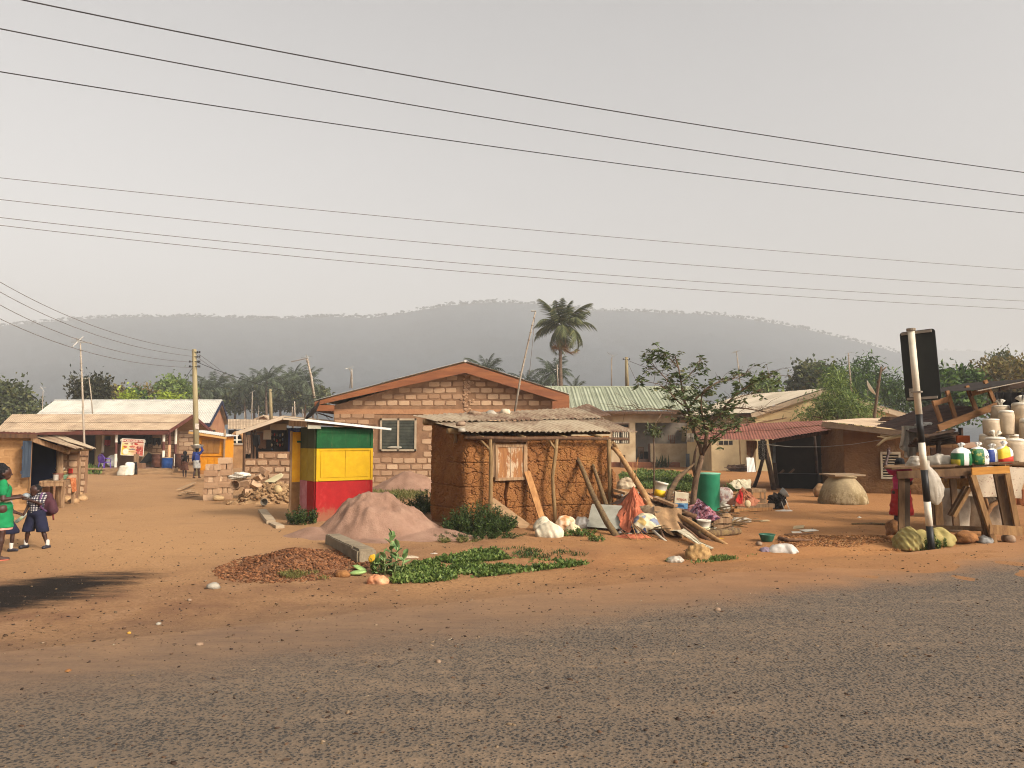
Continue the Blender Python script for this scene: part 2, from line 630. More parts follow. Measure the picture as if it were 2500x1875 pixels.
def hill(pts,Y0,Y1,seed,trees):
 us=np.linspace(pts[0][0],pts[-1][0],260)
 vs=np.interp(us,[p[0]for p in pts],[p[1]for p in pts])
 rows=[]
 nt=56
 top=[]
 for i,(u,v)in enumerate(zip(us,vs)):
  Pr=P(u,v,Y1)
  top.append(Pr)
  row=[]
  for j in range(nt+8):
   t=j/nt
   Y=Y0+(Y1-Y0)*t
   x=Pr.x*(Y/Y1)*(0.75+0.25*t)if t<1 else Pr.x
   if t<=1:
    z=Pr.z*(0.18*t+0.82*t**1.7)
   else:
    z=Pr.z*(1-(t-1)*4)
   q=Vector((x*0.006+seed,Y*0.006,0))
   a=min(1,t*4)*(1-0.85*sstep(0.8,1.0,t))
   z+=a*(7*noise.fractal(q,1.0,2.0,4)+4*noise.noise(q*9)+3.0*noise.noise(q*23)+2.2*noise.noise(q*60))
   if t>=0.97:
    z+=1.0*noise.noise(Vector((x*0.11,seed,0)))
   row.append((x,Y,z-2*(1-t)if t<0.1 else z))
  rows.append(row)
 mb=MB()
 mb.grid(rows)
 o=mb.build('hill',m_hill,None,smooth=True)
 o['kind']='structure'
 mb=MB()
 rr=random.Random(seed)
 for k in range(trees):
  i=rr.randrange(2,len(top)-2)
  f=rr.random()
  p=top[i].lerp(top[i+1],f)
  hh=rr.choice([.7,.9,1.1,1.4,1.7,2.0])*Y1/950
  if rr.random()<0.04:
   hh=rr.uniform(2.6,4.2)*Y1/950
   mb.tube([p-Vector((0,0,3)),p+Vector((0.4,0,hh))],0.28,4)
   for q in range(3):
    mb.blob(p+Vector((rr.uniform(-2,2),0,hh+rr.uniform(-1,1))),(rr.uniform(1.4,2.6),1.6,rr.uniform(.5,.9)),0.35,k+q,1)
  else:
   mb.blob(p+Vector((0,-rr.uniform(0,25),hh*0.05-0.6)),(hh*rr.uniform(.8,1.6),hh,hh*0.75),0.35,k,1)
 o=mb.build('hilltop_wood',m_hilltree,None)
 o['kind']='stuff'
 tag(o,'scattered scrub and flat topped trees along the hazy ridge')
hill(RIDGE,420,1350,5,1500)
hill(RIDGE2,1300,2150,9,200)
def haze():
 mb=MB().box((0,1090,124),(4400,2360,250))
 n=bpy.data.materials.new('harmattan_haze')
 n.use_nodes=True
 t=n.node_tree
 t.nodes.clear()
 o=t.nodes.new('ShaderNodeOutputMaterial')
 v=t.nodes.new('ShaderNodeVolumePrincipled')
 v.inputs['Color'].default_value=(0.895,0.89,0.88,1)
 v.inputs['Density'].default_value=HAZE
 v.inputs['Anisotropy'].default_value=0.0
 v.inputs['Density Attribute'].default_value=''
 t.links.new(v.outputs[0],o.inputs['Volume'])
 ob=mb.build('haze',n,None)
 ob['kind']='stuff'
 ob['label']='dusty dry season haze filling the valley air'
HAZE=0.00070
haze()
def m_leaf(name,cols,trans=0.25,rough=0.6):
 if name in MATS:return MATS[name]
 n=N(name)
 k=n.noise(0.9,3,0.5)
 f=n.math('ADD',n.math('MULTIPLY',n.isle(),0.65),n.math('MULTIPLY',k,0.35))
 col=n.ramp(f,[(0.12+0.76*i/(len(cols)-1),c)for i,c in enumerate(cols)])
 n.fin(col,rough,spec=0.25)
 tr=n.t.nodes.new('ShaderNodeBsdfTranslucent')
 n.t.links.new(col,tr.inputs[0])
 mx=n.t.nodes.new('ShaderNodeMixShader')
 mx.inputs[0].default_value=trans
 n.t.links.new(n.b.outputs[0],mx.inputs[1])
 n.t.links.new(tr.outputs[0],mx.inputs[2])
 n.t.links.new(mx.outputs[0],n.out.inputs[0])
 MATS[name]=n.m
 return n.m
def leaf_quads(C_,dirs,ln,wd,rs,fold=0.25):
 """pointed leaves: C_ (n,3) stems, dirs (n,3) growth direction"""
 n=len(C_)
 d=dirs/np.maximum(np.linalg.norm(dirs,axis=1,keepdims=True),1e-6)
 r_=rs.normal(size=(n,3))
 s=np.cross(d,r_)
 s/=np.maximum(np.linalg.norm(s,axis=1,keepdims=True),1e-6)
 nn=np.cross(d,s)
 ln=np.asarray(ln).reshape(-1,1)*np.ones((n,1))
 wd=np.asarray(wd).reshape(-1,1)*np.ones((n,1))
 a=C_
 b=C_+d*ln*0.45+s*wd*0.5+nn*wd*fold
 c=C_+d*ln
 e=C_+d*ln*0.45-s*wd*0.5+nn*wd*fold
 V=np.stack([a,b,c,e],1).reshape(-1,3)
 Fq=np.arange(4*n).reshape(-1,4)
 return V,Fq
def ell_points(ells,n,rs,shell=0.55):
 w=np.array([e[3]*e[4]*e[5]for e in ells])**(2/3)
 pick=rs.choice(len(ells),n,p=w/w.sum())
 E=np.array(ells)[pick]
 d=rs.normal(size=(n,3))
 d/=np.linalg.norm(d,axis=1,keepdims=True)
 r_=shell+(1-shell)*rs.rand(n,1)**0.6
 r_*=1+0.25*rs.normal(size=(n,1))*0.5
 return E[:,:3]+d*r_*E[:,3:],d
m_bark=simple('grey_bark',['#3a2f25','#5c4a39','#6e5c49'],3,0.95,0.8,25,(1,1,0.3),0.02)
LEAF={'dull':m_leaf('dusty_leaf',['#2b331d','#3e4728','#545b33','#6d6a40']),'green':m_leaf('green_leaf',['#1e2c14','#2f451d','#456027','#61782f']),'light':m_leaf('pale_green_leaf',['#3a4a22','#52652e','#6b7d3d','#83914a']),'dark':m_leaf('dark_leaf',['#1a1d13','#272b1a','#363722','#4b4529']),'lime':m_leaf('lime_leaf',['#5a6a1c','#7a8a25','#98a534']),'dry':m_leaf('browning_leaf',['#3a371f','#5a5029','#7a6735','#6d7036']),}
def tree(name,label,base,ells,nleaf,leaf,size,mat,group=None,trunk_r=0.18,seed=0,cat='tree',droop=0.0,limbs=True):
 rs=np.random.RandomState(seed)
 t=thing(name,label,cat,base,group)
 b=Vector(base)
 top=Vector((sum(e[0]for e in ells)/len(ells),sum(e[1]for e in ells)/len(ells),sum(e[2]for e in ells)/len(ells)))
 mb=MB()
 mid=b.lerp(top,0.55)+Vector((rs.normal()*.1,0,0))
 mb.tube([b-Vector((0,0,.2)),mid,top],[trunk_r,trunk_r*.75,trunk_r*.35],7)
 if limbs:
  for e in ells:
   q=Vector(e[:3])
   st=b.lerp(top,0.5+0.3*rs.rand())
   mb.tube([st,st.lerp(q,.5)+Vector((0,0,.05*(q-st).length)),q],[trunk_r*.45,trunk_r*.3,trunk_r*.12],5)
 mb.build('trunk',m_bark,t,smooth=True)
 Cc,d=ell_points(ells,nleaf,rs)
 sp_=rs.randint(0,nleaf,nleaf)
 m=rs.rand(nleaf)<0.7
 Cc[m]=Cc[sp_[m]//9*9%nleaf]+rs.normal(size=(m.sum(),3))*leaf*1.1
 dd=d+rs.normal(size=d.shape)*0.7
 dd[:,2]-=droop
 V,Fq=leaf_quads(Cc,dd,leaf*rs.uniform(.7,1.3,nleaf),size*rs.uniform(.7,1.3,nleaf),rs)
 np_mesh('crown',V,Fq,mat,t,smooth=False)
 return t
def px_ells(lst,Y,depth=1.0):
 """(u, v, half-width px, half-height px) crown lobes at distance Y"""
 o=[]
 for i,(u,v,a,b)in enumerate(lst):
  p=P(u,v,Y+((i*37)%5-2)*depth*a/F*Y*0.35)
  o.append((p.x,p.y,p.z,a/F*Y,a/F*Y*depth,b/F*Y))
 return o
def gbase(u,Y):
 return Vector(((u-1250)/F*Y,Y,hgt((u-1250)/F*Y,Y)))
tree('leafy_tree','big dusty green tree at the picture edge behind the left roofs',gbase(20,95),px_ells([(-20,985,55,45),(25,975,45,38),(60,1005,40,35),(0,1030,60,30),(85,1030,32,22)],95),5200,.55,.35,LEAF['dull'],'trees beyond the left houses',.4,1)
tree('leafy_tree','small dark round tree with a bare twig rising behind the white roof',gbase(225,78),px_ells([(222,952,34,26),(245,945,20,20),(200,965,20,16),(188,950,9,9),(180,925,7,6),(182,935,4,9),(240,970,25,18)],78),2300,.42,.2,LEAF['dark'],'trees beyond the left houses',.25,2)
tree('leafy_tree','low olive tree between the dark tree and the pale green tree',gbase(300,105),px_ells([(285,962,25,14),(320,968,26,12),(345,965,24,13)],105),1700,.5,.3,LEAF['dry'],'trees beyond the left houses',.25,3)
tree('leafy_tree','pale green tree just left of the tall wooden utility pole',gbase(420,110),px_ells([(405,948,22,18),(432,940,24,16),(450,958,24,18),(420,965,34,16)],110),2600,.5,.3,LEAF['light'],'trees beyond the left houses',.3,4)
tree('leafy_tree','yellow green bush showing over the middle of the white roof',gbase(318,84),px_ells([(316,972,14,8),(308,976,10,6)],84),420,.4,.22,LEAF['lime'],'trees beyond the left houses',.1,5)
tree('leafy_tree','second yellow green bush over the white roof near the utility pole',gbase(410,84),px_ells([(405,974,18,6),(420,972,14,7)],84),420,.4,.22,LEAF['lime'],'trees beyond the left houses',.1,6)
tree('leafy_tree','dark green shrub between the two yellow green bushes',gbase(330,92),px_ells([(330,966,16,12),(345,970,14,9)],92),500,.42,.25,LEAF['green'],'trees beyond the left houses',.1,7)
o_=np.random.RandomState(3)
Cw,dw=ell_points(px_ells([(u_,985-(i_%3)*8,34,24)for i_,u_ in enumerate(range(490,800,26))],135),9000,o_,0.2)
V_,F_=leaf_quads(Cw,dw+o_.normal(size=dw.shape),0.7*o_.uniform(.7,1.3,9000),.38,o_)
tag(np_mesh('undergrowth',V_,F_,LEAF['dull'],None,False),'dense scrub filling the space under the far palms',None,None,'stuff')
tree('leafy_tree','dark round leaved tree behind the cream gabled house',gbase(1985,88),px_ells([(1985,925,34,24),(1960,940,24,18),(2015,915,22,18),(1945,955,20,12),(1955,895+8,10,8),(2005,893+6,10,8)],88),2800,.5,.4,LEAF['dull'],'trees beyond the yard',.3,11)
tree('leafy_tree','feathery green tree rising highest between the antenna mast and the sign',gbase(2110,80),px_ells([(2060,930,42,26),(2115,915,26,30),(2118,890,10,14),(2160,950,40,26),(2190,975,34,24),(2090,960,45,24)],80),5600,.6,.14,LEAF['green'],'trees beyond the yard',.3,12,droop=.5)
tree('feathery_tree','bright feathery young tree growing in front of the cream gable',gbase(2042,48),px_ells([(2035,950,30,28),(2040,985,50,26),(2030,1005,62,20),(2075,1000,50,22),(2045,925,22,18),(2105,1010,40,12),(1965,1012,16,12)],48),5200,.34,.06,LEAF['light'],'trees beyond the yard',.12,13,droop=.6)
tree('leafy_tree','leafy creeper covered tree just right of the sign board',gbase(2320,60),px_ells([(2300,950,36,40),(2350,935,40,30),(2290,1010,40,30),(2340,985,50,36),(2260,1005,24,22)],60),5200,.4,.24,LEAF['green'],'trees beyond the yard',.25,14)
tree('leafy_tree','big dry topped tree at the right edge above the stall roof',gbase(2450,66),px_ells([(2430,915,46,26),(2480,905,50,24),(2400,940,40,26),(2520,930,50,34),(2450,965,60,34)],66),6000,.42,.2,LEAF['dry'],'trees beyond the yard',.35,15)
tree('leafy_tree','small tree crown standing clear above the dry topped tree',gbase(2442,92),px_ells([(2442,878,14,9),(2450,872,9,7)],92),320,.5,.3,LEAF['dull'],'trees beyond the yard',.15,16)
tree('leafy_tree','slim pale tree seen through the branches above the cream roof',gbase(1870,85),px_ells([(1870,950,26,14),(1850,940,16,10),(1885,942,12,10)],85),900,.45,.25,LEAF['light'],'trees beyond the yard',.12,17)
m_frond=m_leaf('palm_frond',['#3a4128','#4f5735','#676b42','#7d774c'],.2)
m_frond_dry=m_leaf('dry_palm_frond',['#6a5730','#8a6b3c','#7b5a36'],.2)
m_frond_far=m_leaf('far_palm_frond',['#384230','#4c553f','#606a4c'],.2)
m_palmbark=simple('palm_bark',['#46382d','#5d4c3d','#6d5d4d'],2,.95,.8,10,(1,1,3),.03)
def frond_mesh(droop,mat,seed,n=32):
 rs=np.random.RandomState(seed)
 mb=MB()
 pts=[]
 ang=0.0
 p=Vector((0,0,0))
 for i in range(11):
  pts.append(p.copy())
  ang-=droop*(0.04+0.022*i)
  p=p+Vector((math.cos(ang),0,math.sin(ang)))*0.1
 mb.tube(pts,[0.014-0.0011*i for i in range(11)],4,cap=False)
 for side in(-1,1):
  for k in range(n):
   t=0.14+0.86*(k+rs.rand()*.6)/n
   i=min(9,int(t*10))
   q=pts[i].lerp(pts[i+1],t*10-i)
   d=(pts[i+1]-pts[i]).normalized()
   L=0.29*math.sin(math.pi*(0.18+0.74*t))*rs.uniform(.8,1.15)
   out=Vector((0,side,0))*0.8+d*0.55+Vector((0,0,-0.38-.45*rs.rand()))
   out.normalize()
   tip=q+out*L+Vector((0,0,-L*.35))
   w=d*0.0125
   m_=q+out*L*.5
   b=len(mb.v)
   mb.v+=[tuple(q-w),tuple(q+w),tuple(m_+w),tuple(tip),tuple(m_-w)]
   mb.f.append((b,b+1,b+2,b+3,b+4))
 o=mb.build('frond',mat,None)
 me=o.data
 bpy.data.objects.remove(o)
 return me
FR=[frond_mesh(.5,m_frond,1),frond_mesh(1.0,m_frond,2),frond_mesh(1.6,m_frond,3)]
FRD=[frond_mesh(2.0,m_frond_dry,4)]
FRF=[frond_mesh(.6,m_frond_far,5,18),frond_mesh(1.1,m_frond_far,6,18),frond_mesh(1.7,m_frond_far,7,18)]
def palm(label,u,v,Y,L,nf,group,seed,far=True,spread=1.0,trunk=True,tr=.2,lean=0):
 c=P(u,v,Y)
 base=Vector((c.x+lean,Y,hgt(c.x,Y)))
 t=thing('palm_tree',label,'palm',base,group)
 rr=random.Random(seed)
 if trunk:
  pts=[base.lerp(c,k/6)+Vector((math.sin(k*.9)*.12*tr/.2,0,0))*(1 if 0<k<6 else 0)for k in range(7)]
  MB().tube(pts,[tr*(1.25-.1*k)for k in range(7)],8).build('trunk',m_palmbark,t,smooth=True)
 off=OFF[t.name]
 for i in range(nf):
  k=i/(nf-1)
  az=i*2.399+rr.uniform(-.2,.2)
  el=R(86-118*k**0.8)+rr.uniform(-.1,.1)
  fs=FRF if far else FR
  me=fs[0]if k<.3 else(fs[1]if k<.65 else fs[2])
  if not far and k>.86 and rr.random()<.75:
   me=FRD[0];el=R(-62)
  s=L*rr.uniform(.85,1.1)*(0.8 if k<.12 else 1)
  Mx=Matrix.Translation(c-off)@Matrix.Rotation(az,4,'Z')@Matrix.Rotation(-el,4,'Y')@Matrix.Rotation(rr.uniform(-.4,.4),4,'X')@Matrix.Diagonal((s,s,s,1))
  inst('frond',me,t,Mx)
 if not far:
  for i in range(7):
   a=i*.9
   MB().blob(c+Vector((math.cos(a)*.3,math.sin(a)*.3,-.35-.12*(i%3))),(.15,.15,.18),.05,i,1).build('coconut',simple('coconut_husk',['#6b5f35','#8b6f45'],3,.8,0),t,True)
 return t
palm('tall coconut palm with a full crown rising above the green roof',1372,797,88,4.3,28,'palms behind the brick house',3,False,tr=.24,lean=-.4)
PB='palms behind the brick house'
palm('short palm showing behind the right slope of the brick gable',1188,905,92,2.9,22,PB,21)
palm('palm half hidden by the brown fascia near the bamboo mast',1285,935,95,2.6,20,PB,22)
palm('low palm between the bamboo mast and the tall palm',1318,945,95,2.2,18,PB,23)
palm('bushy palm at the foot of the tall coconut palm',1352,912,100,3.1,26,PB,24)
palm('drooping young palm on the right side of the tall palm trunk',1402,952,98,2.4,14,PB,25)
FP='palms in the far grove'
for i_,(u_,v_,L_,lab_)in enumerate([(488,952,3.6,'far palm half hidden behind the tall utility pole'),(527,950,5.0,'large palm with arching fronds right of the utility pole'),(575,948,3.8,'small palm between the arching palm and the grove'),(600,950,3.2,'smallest crown at the left of the palm grove'),(622,942,4.0,'palm in the grove left of the spiky topped palm'),(652,930,4.2,'spiky topped palm in the middle of the grove'),(686,950,4.6,'low drooping palm behind the slim grey pole'),(716,926,4.4,'tallest palm crown of the grove behind the leaning mast'),(746,934,4.0,'rightmost palm of the grove beside the leaning antenna mast'),(765,958,2.8,'palm peeping out beside the brown eave')]):
 palm(lab_,u_,v_,128+(i_*7)%17,L_,22,FP,40+i_,True,tr=.22)
m_mortar=simple('earth_mortar',['#6b4f38','#7d5e45','#8d6d50'],3,.95,.6,30,bd=.015)
def m_block():
 n=N('earth_block')
 co=n.coord()
 k=n.noise(6,6,.7,co)
 r_=n.rand()
 c=n.ramp(n.math('ADD',n.math('MULTIPLY',r_,.75),n.math('MULTIPLY',k,.25)),[(0.1,'#8f7056'),(0.5,'#a08265'),(0.8,'#b09274'),(0.97,'#c2a583')])
 c=n.mix(n.mrange(n.noise(14,5,.75,co),.48,.75,0,.5),c,'#86603f')
 return n.fin(c,.95,n.bump(n.noise(30,5,.7,co),.5,.012),spec=.1)
m_brick=m_block()
def brick_meshes(w,h,d,k,seed,wob=.17):
 """rough moulded blocks: front face (towards -y) with a worn outline"""
 out=[]
 for s in range(k):
  rr=random.Random(seed+s)
  ring=[]
  for(x0,z0,x1,z1,m)in((-1,-1,1,-1,4),(1,-1,1,1,2),(1,1,-1,1,4),(-1,1,-1,-1,2)):
   for q in range(m):
    t=q/m
    x,z=x0+(x1-x0)*t,z0+(z1-z0)*t
    if q==0:x,z=x*.95,z*.90
    ring.append((x*w/2*(1-rr.uniform(0,wob*.35)),z*h/2*(1-rr.uniform(0,wob))))
  mb=MB()
  m=len(ring)
  mb.v=[(x,0,z)for x,z in ring]+[(x*.96,-d,z*.93)for x,z in ring]+[(0,-d*1.08,0)]
  mb.f=[(i,(i+1)%m,m+(i+1)%m,m+i)for i in range(m)]+[(m+i,m+(i+1)%m,2*m)for i in range(m)]
  o=mb.build('brick',m_brick)
  out.append(o.data)
  bpy.data.objects.remove(o)
 return out
m_zinc=simple('pale_zinc_sheet',['#9c9a93','#b9b6ad','#cdc9be'],1.2,.5,.1,20,spec=.4,rv=.06)
m_zinc_dust=simple('dusty_zinc_sheet',['#8b7660','#a38c71','#b19b80'],1.0,.7,.15,20,spec=.25,rv=.06)
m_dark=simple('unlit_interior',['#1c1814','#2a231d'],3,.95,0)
m_sheetrust=None
def rusty(name,base,rust,amt):
 n=N(name)
 co=n.coord((1,1,1))
 k=n.noise(1.3,6,.65,co)
 st=n.noise(5.0,5,.7,n.coord((1.6,.16,1),rot=(0,0,-.5)))
 f=n.math('ADD',n.math('MULTIPLY',k,.55),n.math('MULTIPLY',st,.45))
 f=n.math('ADD',f,n.math('MULTIPLY',n.math('SUBTRACT',n.rand(),.5),.22))
 c=n.ramp(f,[(amt-.12,base[0]),(amt,base[1]),(amt+.10,rust[0]),(amt+.25,rust[1])])
 return n.fin(c,.72,n.bump(n.noise(45,4,.7,co),.2,.006),spec=.25)
m_hutroof=rusty('weathered_iron_sheet',('#a09078','#8d7a63'),('#6d5341','#57402f'),.50)
m_redroof=rusty('red_iron_sheet',('#85503e','#7a4836'),('#683a2c','#553327'),.55)
def corr(p00,p10,p01,p11,waves,amp,nv=6,sag=0.0,jag=0.0,seed=0,trap=False):
 """corrugated sheet: u along the eave p00->p10, v up the slope p00->p01"""
 p00,p10,p01,p11=map(Vector,(p00,p10,p01,p11))
 nrm=(p10-p00).cross(p01-p00).normalized()
 if nrm.z<0:nrm=-nrm
 rr=random.Random(seed)
 nu=waves*(4 if trap else 6)
 rows=[]
 jg=[rr.uniform(-jag,jag)for _ in range(nu+1)]
 for j in range(nv+1):
  t=j/nv
  row=[]
  for i in range(nu+1):
   s=i/nu
   p=p00.lerp(p10,s).lerp(p01.lerp(p11,s),t)
   if trap:
    w=(1,1,0,0)[i%4]
   else:
    w=.5+.5*math.sin(2*math.pi*i/6)
   p=p+nrm*(w*amp)+Vector((0,0,-sag*4*t*(1-t)))+nrm*(.012*amp/.02*noise.noise(Vector((s*3+seed,t*2,0))))
   if j==0 and jag:p=p+(p00-p01).normalized()*jg[i//3*3]
   row.append(p)
  rows.append(row)
 return MB().grid(rows)
def roof_sheets(par,a,b,c,d,nu,nv,waves,amp,mat,lap=.06,seed=0,jit=.0,trap=False,name='roof_sheet',nvd=4):
 """a-b eave, c-d ridge; one part per sheet, upper rows lap over the lower"""
 a,b,c,d=map(Vector,(a,b,c,d))
 nrm=(b-a).cross(c-a).normalized()
 if nrm.z<0:nrm=-nrm
 rr=random.Random(seed)
 q=lambda s,t:a.lerp(b,s).lerp(c.lerp(d,s),t)
 for j in range(nv):
  for i in range(nu):
   s0,s1=i/nu,(i+1)/nu+(.012 if i<nu-1 else 0)
   t0,t1=max(0,j/nv-(lap if j else 0)),(j+1)/nv
   up=nrm*(j*amp*.9+(i%2)*.004)
   e=[nrm*rr.uniform(-jit,jit)+Vector((0,0,0))for _ in range(4)]
   dt=rr.uniform(-jit,jit)*.8/max(.5,(c-a).length)
   o=corr(q(s0,t0+dt)+up+e[0],q(s1,t0+dt)+up+e[1],q(s0,t1)+up*.7,q(s1,t1)+up*.7,waves,amp,nvd,0,0,seed+i*13+j,trap).build(name,mat,par,smooth=not trap)
def slab(par,name,pts,th,mat,down=True):
 """flat plate from a 3D polygon with thickness along its normal"""
 pts=[Vector(p)for p in pts]
 n=(pts[1]-pts[0]).cross(pts[2]-pts[0]).normalized()
 q=[p-n*th for p in pts]
 m=len(pts)
 mb=MB().add(pts+q,[tuple(range(m)),tuple(range(m,2*m))[::-1]]+[(i,m+i,m+(i+1)%m,(i+1)%m)for i in range(m)])
 return mb.build(name,mat,par)
m_wood=simple('weathered_wood',['#5f4832','#7d6045','#8f7355','#a18563'],3,.9,.6,18,(6,6,.7),.01)
m_wood_new=simple('fresh_sawn_wood',['#7d5532','#966b40','#a67c4c'],3,.85,.4,18,(5,5,.8),.008)
m_wood_dark=simple('dark_timber',['#3b2a1d','#523a28','#634934'],3,.9,.5,18,(5,5,.7),.01)
m_varnish=simple('brown_stained_board',['#693c22','#7b4929','#8c5832'],2,.6,.2,12,(.6,4,4),.005,spec=.35)
m_frame=simple('grey_brown_window_frame',['#8f7f68','#a5947b'],5,.8,.2)
def m_louvre():
 n=N('louvre_glass')
 c=n.ramp(n.noise(3,4,.6),[(.3,'#3c423d'),(.7,'#565c52')])
 return n.fin(c,.25,None,spec=.6)
m_glass=m_louvre()
def brick_house():
 Y=33.0
 t=thing('brick_house','brick house with brown gable boards and louvred window behind the striped kiosk','house',(P(1090,1150,Y).x,Y,0))
 q=lambda u,v,y=Y:P(u,v,y)
 xl,xr=q(815,1000).x,q(1365,1000).x
 apex=q(1138,898)
 zl,zr=q(815,990).z,q(1365,975).z
 dep=9.0
 poly=[(xl,-.3),(xr,-.3),(xr,zr),(apex.x,apex.z),(xl,zl)]
 wx0,wz0=q(930,1099).x,q(930,1099).z
 wx1,wz1=q(1015,1024).x,q(1015,1024).z
 mb=MB()
 F_=[Vector((x,Y,z))for x,z in poly]
 B_=[Vector((x,Y+dep,z))for x,z in poly]
 mb.add(F_+B_,[(0,1,2,3,4),(9,8,7,6,5),(0,4,9,5),(1,6,7,2)])
 mb.build('wall',m_mortar,t)
 pit=.272
 bw=26.5/F*Y
 meshes=brick_meshes(bw,pit-.045,.022,7,11)
 rr=random.Random(5)
 ztop=lambda x:(zl+(apex.z-zl)*(x-xl)/(apex.x-xl))if x<apex.x else(zr+(apex.z-zr)*(xr-x)/(xr-apex.x))
 off=OFF[t.name]
 k=0
 z=-.05
 row=0
 while z<apex.z:
  x=xl+(.5 if row%2 else 0.02)*(bw+.035)+.0
  if row%2:
   segs=[(xl+bw*.26,.5)]
  else:
   segs=[]
  x0=xl+bw/2+.03+(bw*.52 if row%2 else 0)
  while x0<xr-bw*.5:
   segs.append((x0,1.0));x0+=bw+.04+rr.uniform(-.012,.012)
  for(x,sc)in segs:
   hw=bw*sc/2
   zc=z+pit/2
   if zc+pit*.42>min(ztop(x-hw),ztop(x+hw)):continue
   if x+hw>wx0-.1 and x-hw<wx1+.1 and zc+pit/2>wz0-.05 and zc-pit/2<wz1+.12:continue
   if abs(x-q(1142,950).x)<.22 and zc>q(0,1010).z and rr.random()<.75:continue
   if q(0,1012).z<zc<q(0,998).z:continue
   M_=Matrix.Translation(Vector((x+rr.uniform(-.012,.012),Y,zc+rr.uniform(-.012,.012)))-off)@Matrix.Rotation(rr.uniform(-.02,.02),4,'Y')@Matrix.Diagonal((sc*rr.uniform(.93,1.03),1,rr.uniform(.92,1.04),1))
   inst('brick',meshes[k%7],t,M_)
   k+=1
  z+=pit
  row+=1
 mb=MB()
 for i in range(46):
  mb.blob((q(1142,950).x+rr.gauss(0,.1),Y-.01,rr.uniform(q(0,1005).z,apex.z-.25)),(.08,.05,.07),.3,i,1)
 tag(mb.build('rubble_seam',m_brick,t),kind='stuff')
 MB().box(((xl+xr)/2,Y-.012,q(0,1005).z),(xr-xl-.01,.03,.2)).build('ring_beam',simple('smeared_plaster',['#94694a','#a67b57'],3,.95,.7,14,bd=.02),t)
 cx,cz=(wx0+wx1)/2,(wz0+wz1)/2
 w,h=wx1-wx0,wz1-wz0
 MB().box((cx,Y-.01,cz),(w,.03,h)).build('window_recess',m_dark,t)
 fr=MB()
 for x in(wx0,cx,wx1):fr.box((x,Y-.05,cz),(.08,.07,h+.08))
 for z in(wz0,wz1):fr.box((cx,Y-.052,z),(w+.08,.066,.08))
 win=fr.build('window',m_frame,t)
 nb=9
 for sx in(0,1):
  for i in range(nb):
   x0=wx0+.05+sx*w/2
   zc=wz0+.05+(h-.1)*(i+.5)/nb
   ang=R(22)
   mb=MB().box((x0+w/4-.05,Y-.04,zc),(w/2-.1,.008,(h-.1)/nb*1.12),Matrix.Rotation(ang,3,'X'))
   mb.build('louvre_blade',m_glass,win)
 MB().blob(q(965,1092,Y-.1),(.30,.02,.045),.5,3,2).build('curtain_edge',simple('pale_rag',['#8a8374','#a39a88'],4,.9,.3),win)
 yo=Y-.55
 L0,A0,R0=q(768,981,yo),q(1136,886,yo),q(1390,966,yo)
 L1,A1,R1=[Vector((p.x,Y+dep+.5,p.z))for p in(L0,A0,R0)]
 up=Vector((0,0,.05))
 roof_sheets(t,L0+up,L1+up,A0+up,A1+up,8,2,8,.03,m_zinc,seed=3)
 roof_sheets(t,R1+up,R0+up,A1+up,A0+up,8,2,8,.03,m_zinc,seed=4)
 MB().tube([A0+up*1.6,A1+up*1.6],.06,6).build('ridge_cap',m_zinc,t)
 bh=.42
 mb=MB()
 def board(a,b,h0,h1):
  d=Vector((0,.035,0))
  vs=[a,b,b-Vector((0,0,h1)),a-Vector((0,0,h0))]
  vs=vs+[p+d for p in vs]
  return MB().add(vs,[(3,2,1,0),(4,5,6,7),(0,1,5,4),(1,2,6,5),(2,3,7,6),(3,0,4,7)])
 board(L0,A0,.16,bh).build('fascia_board',m_varnish,t)
 board(A0,R0,bh,bh-.05).build('fascia_board',m_varnish,t)
 MB().box((R0.x-.36,yo+.0,R0.z-.40),(.72,.03,.34)).build('fascia_board',m_varnish,t)
 MB().box((L0.x+.42,yo+.01,L0.z-.26),(.83,.03,.26)).build('fascia_board',m_varnish,t)
 slab(t,'soffit',[L0+Vector((0,.05,-.40)),Vector((xl,yo+.05,L0.z-.40)),Vector((xl,Y+dep,L0.z-.40)),L1+Vector((0,0,-.40))],.02,m_wood_dark)
 MB().box((L0.x+.05,Y+4,L0.z-.2),(.03,8.5,.36)).build('fascia_board',m_wood_dark,t)
 MB().bar(q(812,1020,Y+.5),q(775,1008,Y+.6),.05,.05).build('eave_bracket',m_wood_dark,t)
 MB().tube([q(818,990,Y-.03),q(802,995,Y-.2),q(790,1010,Y-.1),q(818,1040,Y-.03)],.012,5).build('service_cable',simple('black_cable',['#1d1b1a','#2a2726'],3,.6,0),t)
brick_house()
def dish(label,u,v,Y,r,face,mat,mast_v,group=None,name='satellite_dish'):
 c=P(u,v,Y)
 foot=P(u,mast_v,Y)
 t=thing(name,label,'dish',foot,group)
 rot=Vector(face).to_track_quat('Z','Y').to_matrix()
 prof=[(r*k/6+.002,.32*r*(k/6)**2)for k in range(7)]
 prof2=[(p[0],p[1]-.012)for p in prof][::-1]
 MB().lathe(prof+prof2,20,c,rot,cap=False).build('reflector',mat,t,True)
 n=rot@Vector((0,0,1))
 MB().tube([c+rot@Vector((0,-r,.32*r)),c+n*r*.9],.015,5).build('feed_arm',m_wood_dark,t)
 MB().tube([c-n*.02,c-n*.12-Vector((0,0,.1)),foot],.03,6).build('mast',simple('grey_pipe',['#5a5854','#76736c'],3,.6,.1),t)
dish('black satellite dish on a pole under the left eave of the brick house',770,1006,32.6,.55,(-.72,-.25,.55),simple('black_dish',['#171514','#26221f'],3,.7,0),1062)
AX=Vector((math.cos(R(29.5)),math.sin(R(29.5)),0))
AN=Vector((-math.sin(R(29.5)),math.cos(R(29.5)),0))
